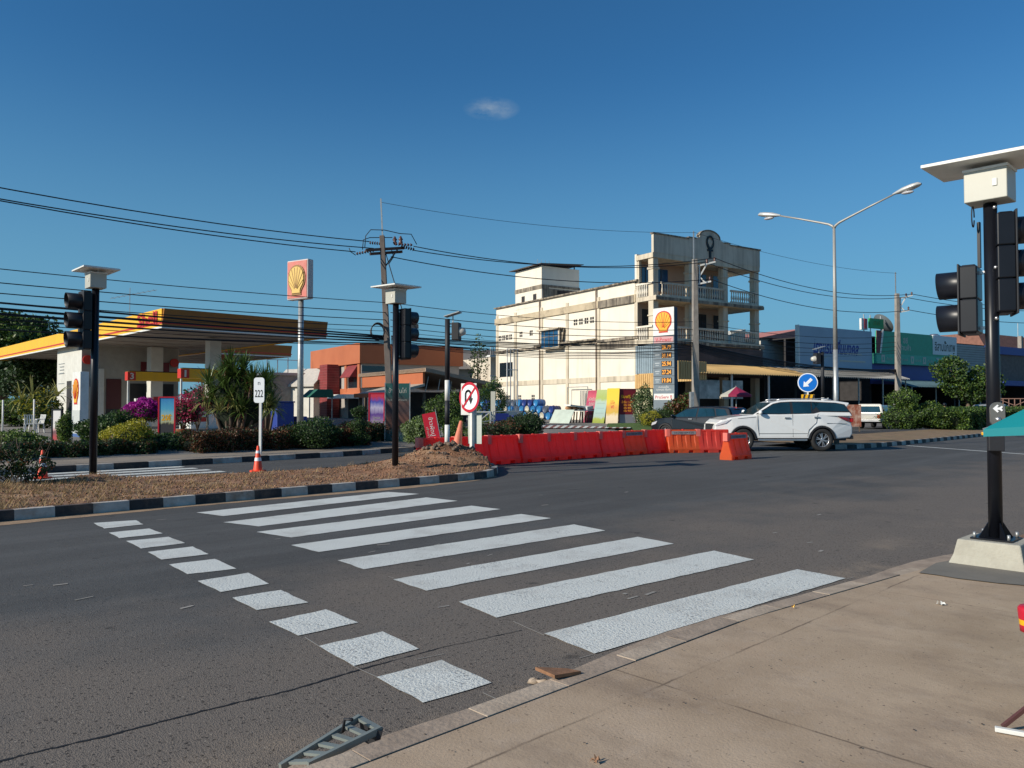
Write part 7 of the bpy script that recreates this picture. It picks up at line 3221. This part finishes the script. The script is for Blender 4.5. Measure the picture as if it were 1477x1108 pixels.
kinds = [('bright blue drum', mat('drum_blue', (.015, .09, .3), .45, var=.2), mat('drum_lid_blue', (.03, .2, .45), .4)), ('navy drum', mat('drum_navy', (.01, .02, .1), .5, var=.2), mat('drum_navy_lid', (.015, .04, .2), .45)),
         ('drum with a cream lid', mat('drum_blue2', (.02, .1, .28), .45, var=.2), mat('drum_cream_lid', (.55, .52, .42), .5)), ('grey drum', mat('drum_grey', (.1, .12, .15), .5, var=.2), mat('drum_grey_lid', (.08, .1, .14), .5))]
protos = {}
rowname = ['bottom', 'middle', 'top']
seq = [[1, 1, 1, 1, 3, 0, 1, 1, 1, 0, 2, 2, 2, 0], [1, 1, 0, 1, 0, 2, 0, 3, 0, 2, 0, 0, 3, 1], [1, 0, 1, 1, 0, 3, 3, 3, 0, 1, 1, 0]]
for row in range(3):
    for i, kd in enumerate(seq[row][::1]):
        if row == 0 and 6 <= i <= 8 and False:
            continue
        y = 21.5 - i * .86 - (.0 if row % 2 == 0 else .43)
        p_ = bl_local(-1.35, y, .3 + row * .53)
        lab = '%s in the %s row of the stack, %s from the left' % (kinds[kd][0], rowname[row], ['first', 'second', 'third', 'fourth', 'fifth', 'sixth', 'seventh', 'eighth', 'ninth', 'tenth', 'eleventh', 'twelfth', 'thirteenth', 'fourteenth'][i])
        if kd not in protos:
            t = thing('drum', lab, 'drum', p_, BA, 'steel and plastic drums stacked by the cream wall')
            b = MB()
            b.lathe([(0, -.4), (.28, -.4), (.3, -.38), (.3, -.15), (.315, -.13), (.3, -.11), (.3, .11), (.315, .13), (.3, .15), (.3, .4), (0, .4)], n=18, axis='x')
            b.build('drum_shell', kinds[kd][1], t)
            b = MB()
            b.lathe([(0, -.405), (.26, -.405), (.265, -.42), (.29, -.42), (.295, -.39)], n=18, axis='x')
            b.build('drum_lid', kinds[kd][2], t)
            protos[kd] = t
        else:
            dup(protos[kd], p_, BA, lab)
# white strips standing between the drums
lean_board('pale green door panel leaning against the drums', 806, 611, 591, .45, 1.7, mat('pale_panel', (.45, .52, .45), .7, var=.1, vscale=2), None, None, .55)
t = thing('goods_table', 'trestle stall with white cloths and brown goods beside the leaning boards', 'stall', P(832, 605, 50.5), BA)
t.location.z = .45
b = MB()
b.box(-1.1, -.5, .8, 1.1, .5, .86)
b.build('table_top', M['white'], t)
b = MB()
for x in (-1.0, 1.0):
    for y in (-.4, .4):
        b.bar((x, y, 0), (x, y, .8), .05)
for k in range(8):
    b.bar((-.9 + k * .25, -.48, .05), (-.8 + k * .25 * (1 if k % 2 else .9), -.48, .75), .06)
b.build('trestle', mat('rust_brown', (.2, .08, .04), .8, var=.3), t)
b = MB()
for k in range(7):
    b.ball((random.uniform(-.8, .8), random.uniform(-.3, .3), .97), .2, 8, (1.2, 1, .55), .15)
b.build('brown_goods', mat('brown_goods', (.3, .16, .08), .8, island=.5), t)
b = MB()
b.cbox((-.2, -.1, 1.1), (1.4, .6, .1), (0, .1, .1))
b.cbox((.7, .0, 1.0), (.7, .8, .2), (0, -.1, .3))
b.build('white_cloth', M['white'], t)
t = thing('steel_rack', 'tall white steel rack of four thin uprights before the cream wall', 'rack', P(739, 605, 52), BA)
t.location.z = .4
b = MB()
for k in range(4):
    b.bar((k * .28 - .42, 0, 0), (k * .28 - .42, 0, 5.0), .05)
for z in (.25, .9, 3.6, 5.0):
    b.bar((-.45, 0, z), (.45, 0, z), .05)
b.box(-.9, -.2, .55, .7, .1, .85)
b.build('rack_frame', M['white'], t)
t = thing('sheet_stack', 'white sheet frames leaning on the cream wall above the stall', 'panels', bl_local(-.4, 8.2), BA)
b = MB()
b.bar((0, -1.3, 0), (0, -1.3, 2.6), .05)
b.bar((0, 1.3, 0), (0, 1.3, 2.6), .05)
b.bar((0, -1.3, 2.6), (0, 1.3, 2.6), .05)
for k in range(5):
    b.bar((-.1, -1.2 + k * .18, 0), (-.05, -1.2 + k * .18, 2.3), .05)
b.build('frame', M['galv'], t)
# handcart
t = thing('handcart', 'blue sided handcart with small wheels behind the low dark bushes', 'cart', (*P(728, 600, 40).xy, .35), R(15))
b = MB()
b.box(-.6, -.4, .45, .6, .4, .5)
b.box(-.6, -.42, .5, .1, -.38, .85)
b.build('cart_bed', mat('cart_blue', (.015, .03, .2), .5), t)
b = MB()
for x in (-.7, .6):
    b.bar((x, -.42, 0.2), (x, -.42, .95), .04)
b.bar((-.7, -.42, .95), (.6, -.42, .95), .04)
b.bar((-1.5, -.42, .4), (-.7, -.42, .5), .04)
b.build('cart_rail', M['galv'], t)
for x in (-.4, .4):
    b = MB()
    b.lathe([(.14, -.04), (.22, -.03), (.22, .03), (.14, .04)], (x, -.45, .22), 16, 'y')
    b.build('wheel', M['rubber'], t)
t = thing('trestle_frame', 'small white metal trestle near the no U-turn sign', 'frame', (*P(694, 600, 42).xy, .35), R(10))
b = MB()
for x in (-.5, .5):
    b.bar((x, 0, 0), (x, 0, .9), .05)
b.bar((-.55, 0, .9), (.55, 0, .9), .06)
b.bar((-.5, 0, .1), (.5, 0, .9), .04)
b.bar((-.5, 0, .1), (.5, 0, .1), .04)
b.build('frame', M['white'], t)
# blue bins and white post near the pole sign
t = thing('blue_bin', 'dark blue waste bins left of the grey sign pole', 'bin', (*P(407, 600, 42).xy, .25), RA)
b = MB()
b.box(-.5, -.4, 0, .5, .4, 1.5)
b.box(.75, -.3, 0, 1.35, .3, .75)
b.box(-.55, -.45, 1.5, .55, .45, 1.58)
b.build('bin_body', M['navy'], t, bevel=.04)
t = thing('signboard', 'pale upright post sign right of the no U-turn sign', 'sign', (*P(711, 600, 41).xy, .35), R(-10))
b = MB()
b.box(-.12, 0, .0, .12, .05, 2.0)
b.build('panel', M['whitebox'], t)
# market umbrella under the awning and stools
t = thing('market_umbrella', 'maroon parasol with one cream panel under the ochre awning', 'umbrella', (*P(1062, 600, 47).xy, .4), 0)
b = MB()
vs = [(0, 0, 2.35)]
for k in range(8):
    a = 2 * math.pi * k / 8
    vs.append((.95 * math.cos(a), .95 * math.sin(a), 1.85))
for k in range(8):
    a = 2 * math.pi * k / 8
    vs.append((.95 * math.cos(a), .95 * math.sin(a), 1.72))
b.add(vs, [(0, 1 + k, 1 + (k + 1) % 8) for k in range(8) if k != 4] + [(1 + k, 9 + k, 9 + (k + 1) % 8, 1 + (k + 1) % 8) for k in range(8) if k != 4])
cn = b.build('canopy', mat('maroon_canvas', (.28, .015, .06), .7), t)
b = MB()
b.add([vs[0], vs[5], vs[6], vs[13], vs[14]], [(0, 1, 2), (1, 3, 4, 2)])
b.build('cream_panel', M['whitebox'], cn)
b = MB()
b.tube([(0, 0, 0), (0, 0, 2.4)], .03, 8)
b.build('pole', M['galv'], t)
b = MB()
b.box(-.4, -.3, 0, .4, .3, .12)
b.build('umbrella_base', M['whitebox'], t)
chair('white plastic chair in the shade under the ochre awning', 1081, 48.5, R(20), 'galv', None) if False else None
for i, (px, lab) in enumerate(((1076, 'pale metal stool in the shade, left of the pair right of the parasol'), (1083, 'pale metal stool in the shade, right of the pair right of the parasol'))):
    t = thing('stool', lab, 'stool', (*P(px, 600, 47.5).xy, .4), 0, 'stools in the shade')
    b = MB()
    b.box(-.18, -.18, .75, .18, .18, .8)
    b.build('seat', M['whitebox'], t)
    b = MB()
    for sx in (-1, 1):
        for sy in (-1, 1):
            b.bar((sx * .15, sy * .15, .75), (sx * .2, sy * .2, 0), .035)
    b.build('stool_frame', M['galv'], t)
# small menu board behind the white car
t = thing('menu_board', 'small red brown menu board behind the tail of the white car', 'sign', (*P(1229, 600, 44).xy, .1), R(-5))
b = MB()
b.box(-.6, 0, .3, .5, .05, 1.55)
f = b.build('panel', mat('menu_brown', (.28, .09, .05), .6, dirt=(.6, .5, .4), var=.1, damt=.8, dscale=3), t)
b = MB()
for x in (-.5, .4):
    b.bar((x, .02, 0), (x, .02, .35), .05)
b.build('post', M['bark'], t)

# ------------------------------------------------------------------ right island planting and rider
hedge('hedge', 'clipped olive green hedge along the island on the right', 50, 84, 14.0, 15.6, .2, 1.1, ['leafM', 'leafL', 'leafD'], 26000, .13)
bush('bush', 'tall rounded bush at the near end of the island hedge', 1304, 622, .2, 2.6, 2.35, ['leafM', 'leafL'], 6500, .1, Y=46, blobs=[(0, 0, 1.75, .85, .8, .62), (-.25, -.2, .7, 1.25, 1.0, .72), (.6, .1, .7, .9, .8, .7)])
bush('bush', 'yellowish leafy bush next to the tall rounded one', 1340, 622, .2, 2.6, 1.45, ['leafM', 'leafL', 'leafD'], 4200, .12, Y=46)
tree('leafy dark tree with pale new leaves in front of the grey shop front', 1396, 66, 5.8, 5.6, ['leafM', 'leafD', 'leafL'], 5600, .22, 2.0,
     blobs=[(-1.4, 0, 4.6, 1.3, 1.2, 1.2), (-.8, 0, 3.2, 1.3, 1.2, .9), (1.3, 0, 3.9, 1.5, 1.2, 1.0), (.6, 0, 2.7, 1.6, 1.2, .9), (2.1, .2, 3.0, 1.0, 1, .8)])
leafcloud  # noqa
# rider on a scooter, seen from behind above the hedge
def skin_body(name, joints, edges, parent, material, sub=2):
    me = bpy.data.meshes.new(name)
    me.from_pydata([j[0] for j in joints], edges, [])
    o = bpy.data.objects.new(name, me)
    COL.objects.link(o)
    o.modifiers.new('skin', 'SKIN')
    for v_, j in zip(me.skin_vertices[0].data, joints):
        rr = j[1] if hasattr(j[1], '__len__') else (j[1], j[1])
        v_.radius = rr
    me.skin_vertices[0].data[0].use_root = True
    s_ = o.modifiers.new('sub', 'SUBSURF')
    s_.levels = s_.render_levels = sub
    me.materials.append(material)
    o.parent = parent
    return o


rp_ = P(1363, 600, 50)
t = thing('person', 'person in a white shirt riding a scooter behind the island hedge', 'person', (rp_.x, rp_.y, 0), R(70))
M['skin'] = mat('skin', (.28, .16, .1), .6)
# front = +x
J = [((0, 0, .82), (.16, .15)), ((.02, 0, 1.05), (.15, .13)), ((.06, 0, 1.3), (.19, .12)), ((.08, 0, 1.42), (.07, .07)), ((.1, 0, 1.5), (.055, .055)), ((.12, 0, 1.62), (.1, .095)),
     ((.07, .2, 1.36), (.07, .07)), ((.2, .27, 1.12), (.05, .05)), ((.45, .26, 1.05), (.04, .04)), ((.52, .25, 1.06), (.04, .03)),
     ((.07, -.2, 1.36), (.07, .07)), ((.2, -.27, 1.12), (.05, .05)), ((.45, -.26, 1.05), (.04, .04)), ((.52, -.25, 1.06), (.04, .03)),
     ((.1, .12, .8), (.1, .1)), ((.45, .16, .78), (.075, .075)), ((.42, .15, .4), (.05, .05)), ((.52, .15, .34), (.045, .035)),
     ((.1, -.12, .8), (.1, .1)), ((.45, -.16, .78), (.075, .075)), ((.42, -.15, .4), (.05, .05)), ((.52, -.15, .34), (.045, .035))]
E_ = [(0, 1), (1, 2), (2, 3), (3, 4), (4, 5), (2, 6), (6, 7), (7, 8), (8, 9), (2, 10), (10, 11), (11, 12), (12, 13), (0, 14), (14, 15), (15, 16), (16, 17), (0, 18), (18, 19), (19, 20), (20, 21)]
skin_body('body', J, E_, t, M['skin'])
JS = [((0, 0, .86), (.18, .17)), ((.02, 0, 1.05), (.17, .15)), ((.06, 0, 1.3), (.21, .14)), ((.07, .2, 1.37), (.09, .09)), ((.15, .25, 1.22), (.08, .08)), ((.07, -.2, 1.37), (.09, .09)), ((.15, -.25, 1.22), (.08, .08))]
skin_body('shirt', JS, [(0, 1), (1, 2), (2, 3), (3, 4), (2, 5), (5, 6)], t, M['white'])
JT = [((0, 0, .8), (.17, .17)), ((.1, .12, .8), (.115, .115)), ((.45, .16, .78), (.09, .09)), ((.42, .15, .45), (.065, .065)), ((.1, -.12, .8), (.115, .115)), ((.45, -.16, .78), (.09, .09)), ((.42, -.15, .45), (.065, .065))]
skin_body('trousers', JT, [(0, 1), (1, 2), (2, 3), (0, 4), (4, 5), (5, 6)], t, M['navy'])
b = MB()
b.ball((.11, 0, 1.66), .125, 14, (1.05, .9, .95))
b.build('helmet', M['black'], t)
t = thing('scooter', 'dark scooter under the white shirted rider behind the island hedge', 'scooter', (rp_.x, rp_.y, 0), R(70))
b = MB()
b.prism([(-.65, .5), (-.6, .75), (.2, .72), (.3, .45), (.5, .35), (.6, .9), (.7, .9), (.68, .3), (-.1, .28), (-.5, .35)], -.13, .13, 'y')
b.build('scooter_body', M['cardark'], t, bevel=.03)
for x in (-.55, .72):
    b = MB()
    b.lathe([(.17, -.05), (.26, -.045), (.28, 0), (.26, .045), (.17, .05)], (x, 0, .28), 20, 'y')
    b.build('wheel', M['rubber'], t)
b = MB()
b.bar((.6, -.3, 1.05), (.6, .3, 1.05), .03)
b.bar((.62, 0, .8), (.6, 0, 1.05), .04)
b.build('handlebar', M['blackmat'], t)
# far silver vehicle roof above the hedge and iron gate
t = thing('gate', 'rusty iron gate panel on a white plinth beyond the hedge at the right edge', 'gate', (*P(1464, 600, 62).xy, .2), R(-8))
b = MB()
for k in range(7):
    b.bar((-1.3 + k * .43, 0, .6), (-1.3 + k * .43, 0, 1.95), .05)
b.bar((-1.3, 0, 1.95), (1.3, 0, 1.95), .06)
b.bar((-1.3, 0, 1.3), (1.3, 0, 1.3), .05)
b.bar((0, 0, 1.4), (-1.3, 0, 1.95), .05)
b.bar((0, 0, 1.4), (1.3, 0, 1.95), .05)
b.build('gate_bars', mat('rust_pink', (.3, .17, .13), .8), t)
b = MB()
b.box(-1.3, -.1, 0, 1.3, .1, .62)
b.build('gate_plinth', M['white'], t)
kp = P(1437, 600, 58.0)
pk2 = dict(hatch)
car('pale parked car with only its roof showing above the hedge by the near signal', 'parked_car', 'car', (kp.x, kp.y, .2), R(30), 'carsilver', pk2)
# aerial over the canopy and left yard odds
t = thing('tv_aerial', 'thin television aerial on a mast above the large canopy', 'aerial', (*P(185, 600, 55).xy, 5.0), R(10))
b = MB()
b.bar((0, 0, -.6), (0, 0, 5.0), .04)
b.bar((-1.3, 0, 4.2), (1.8, 0, 4.9), .03)
for k in range(9):
    x = -1.1 + k * .34
    b.bar((x, -.35, 4.25 + k * .077), (x, .35, 4.25 + k * .077), .02)
b.build('aerial', M['galv'], t)

# ------------------------------------------------------------------ foreground odds
# steel grating piece in the gutter
t = thing('kerb_ramp_frame', 'bent grey steel ladder shaped frame lying in the gutter', 'metal frame', (0, 0, 0), 0)
M['gratepaint'] = mat('dull_green_steel', (.24, .27, .25), .5, var=.15, metal=.3)
A0, A1 = G(404, 1107, .06), G(519, 1035, .135)
B0, B1 = G(444, 1104, .09), G(549, 1052, .135)
b = MB()
b.bar(A0, A1, .02, .03)
b.bar(B0, B1, .02, .03)
b.build('side_rail', M['gratepaint'], t)
for k in range(6):
    b = MB()
    f_ = .1 + k * .178
    b.bar(A0.lerp(A1, f_), B0.lerp(B1, f_), .03, .012)
    b.build('rung', M['gratepaint'], t)
b = MB()
for a, c in ((A1, B1),):
    d_ = Vector((0, 0, -.1))
    b.add([a, c, c + d_, a + d_], [(0, 1, 2, 3)])
b.bar(B1, B1 + Vector((-.03, -.02, -.12)), .02, .05)
hookp = A0.lerp(A1, .72)
b.tube([hookp + Vector((.02, -.02, .0)), hookp + Vector((.03, -.02, .06)), hookp + Vector((.07, -.04, .065))], .007, 6)
b.build('end_plate', M['blackmat'], t)
# broken slab on the kerb
t = thing('broken_slab', 'broken brown slab resting on the crumbled kerb stone', 'broken slab', G(803, 975, .11), 0)
b = MB()
g0 = G(803, 975, .11)
top = [G(772, 962, .15) - g0, G(800, 974, .15) - g0, G(838, 968, .135) - g0, G(818, 964, .14) - g0]
b.add([tuple(v_) for v_ in top] + [(v_.x, v_.y, v_.z - .018) for v_ in top], [(0, 1, 2, 3), (4, 7, 6, 5), (0, 4, 5, 1), (1, 5, 6, 2), (2, 6, 7, 3), (3, 7, 4, 0)])
b.build('slab', mat('brown_slab', (.24, .12, .06), .8, var=.3, vscale=20), t)
b = MB()
for x, y in ((-.12, .0), (-.07, -.02), (-.03, -.045), (.04, -.03)):
    b.ball((x, y + .02, -.035), .03, 6, (1.3, .8, .6), .35)
b.build('crumbled_concrete', M['kerbB'], t)


def leaf(label, px, py, z, mat_, sz=.04):
    p_ = G(px, py, z)
    t = thing('dead_leaf' if mat_ != 'white' else 'paper_scrap', label, 'leaf' if mat_ != 'white' else 'litter', p_, random.uniform(0, 6))
    b = MB()
    for k in range(5):
        a = k * 1.3
        c_, s_ = math.cos(a) * sz, math.sin(a) * sz
        b.add([(0, 0, .004), (c_ * .6 - s_ * .3, s_ * .6 + c_ * .3, .012 + .004 * k), (c_, s_, .004), (c_ * .6 + s_ * .3, s_ * .6 - c_ * .3, .01)], [(0, 1, 2, 3)])
    b.build('leaf_blade' if mat_ != 'white' else 'paper', M[mat_], t)


leaf('crumpled brown dead leaf on the pavement near the bottom edge', 858, 1099, PZ, 'clod', .025)
leaf('white scrap of paper on the pavement before the concrete footing', 1357, 872, PZ, 'white', .035)
leaf('small yellow leaf by the kerb in the lower middle', 1144, 877, PZ, 'yellow', .015)
# tiny chips
V, F = [], []
for _ in range(420):
    s_, t_ = random.uniform(.5, 9), random.uniform(-1.5, 3.0)
    r_ = random.uniform(.002, .007)
    a = random.uniform(0, 6.28)
    o_ = len(V)
    for q in range(4):
        V.append((s_ + r_ * math.cos(a + q * 1.57) * random.uniform(.6, 1.6), t_ + r_ * math.sin(a + q * 1.57), PZ + .003))
    F.append((o_, o_ + 1, o_ + 2, o_ + 3))
o_ = npmesh('pavement_grit', np.array(V), np.array(F), mat('grit', (.08, .06, .045), .9, island=.8))
o_.rotation_euler = (0, 0, RA)
stuff(o_, 'dark grit and crumbs scattered over the tan pavement', 'grit')

# folding table leg, striped tub and turquoise umbrella at the right edge
foot = G(1435, 1055, PZ)
t = thing('folding_table', 'folding table whose pale foot bar and thin leg enter at the right edge', 'table', (foot.x, foot.y, PZ), R(-30))
b = MB()
b.bar((0, 0, .012), (.62, 0, .012), .028, .02)
b.build('foot_bar', M['white'], t, bevel=.003)
b = MB()
b.bar((.03, .02, .02), (.5, .28, .44), .016)
b.build('leg', mat('brown_leg', (.1, .04, .035), .5), t)
b = MB()
b.bar((.58, .02, .02), (.2, .24, .44), .016)
b.build('leg', bpy.data.materials['brown_leg'], t)
b = MB()
b.box(.155, -.05, .43, 1.25, .4, .449)
b.build('table_top', M['galv'], t, bevel=.004)
tb = P(1482.5, 890, 3.55)
t = thing('striped_tub', 'red tub with a yellow band standing on the folding table at the right edge', 'tub', (tb.x + .022, tb.y, PZ + .45), 0)
b = MB()
b.lathe([(0, 0), (.05, 0), (.052, .03)], n=24)
b.lathe([(.055, .055), (.058, .09), (.058, .105), (.05, .115), (0, .115)], n=24)
b.build('tub_body', M['signred'], t)
b = MB()
b.lathe([(.052, .03), (.0545, .055)], n=24)
b.build('yellow_band', M['yellow'], t)
uc = P(1418, 619, 4.6)
t = thing('parasol', 'turquoise vendor parasol corner reaching in at the right edge', 'umbrella', (uc.x, uc.y, uc.z), 0)
M['turq'] = mat('turquoise_canvas', (.01, .3, .34), .6, trans=.35, var=.05)
V, F = [], []
cx_, cy_ = 1.15, .0
apex = (cx_, cy_, .38)
nseg = 4
rim = []
for k in range(nseg):
    a = 2 * math.pi * k / nseg + math.pi
    rim.append((cx_ + 1.15 * math.cos(a), cy_ + 1.15 * math.sin(a), 0))
b = MB()
K = 8
for k in range(nseg):
    p0, p1_ = Vector(rim[k]), Vector(rim[(k + 1) % nseg])
    vs = []
    for i in range(K + 1):
        for j in range(K + 1):
            e0 = p0.lerp(p1_, j / K)
            q = Vector(apex).lerp(e0, i / K)
            q.z -= .05 * math.sin(math.pi * j / K) * (i / K) ** 2 * -1
            qq = (Vector(apex).xy - e0.xy)
            q.x += qq.x * .06 * math.sin(math.pi * j / K) * (i / K)
            q.y += qq.y * .06 * math.sin(math.pi * j / K) * (i / K)
            q.z += .06 * math.sin(math.pi * i / K)
            vs.append(q)
    b.add(vs, [(i * (K + 1) + j, i * (K + 1) + j + 1, (i + 1) * (K + 1) + j + 1, (i + 1) * (K + 1) + j) for i in range(K) for j in range(K)], True)
    e0s = [(p0.lerp(p1_, j / K)) for j in range(K + 1)]
    top_ = vs[K * (K + 1):]
    low = [Vector((q.x, q.y, q.z - .045 - .015 * math.sin(math.pi * j / K))) for j, q in enumerate(top_)]
    b.add(list(top_) + low, [(j, j + 1, K + 2 + j, K + 1 + j) for j in range(K)], True)
b.build('canopy', M['turq'], t, fixn=False)
b = MB()
b.tube([(cx_, cy_, -uc.z + PZ), (cx_, cy_, .44)], .02, 10)
b.build('pole', M['galv'], t)
b = MB()
for k in range(nseg):
    b.bar(rim[k], (apex[0], apex[1], apex[2] - .02), .008)
b.build('ribs', M['galv'], t)
b = MB()
b.ball((.14, -.03, .01), .012, 8)
b.build('rib_tip', M['steel'], t)
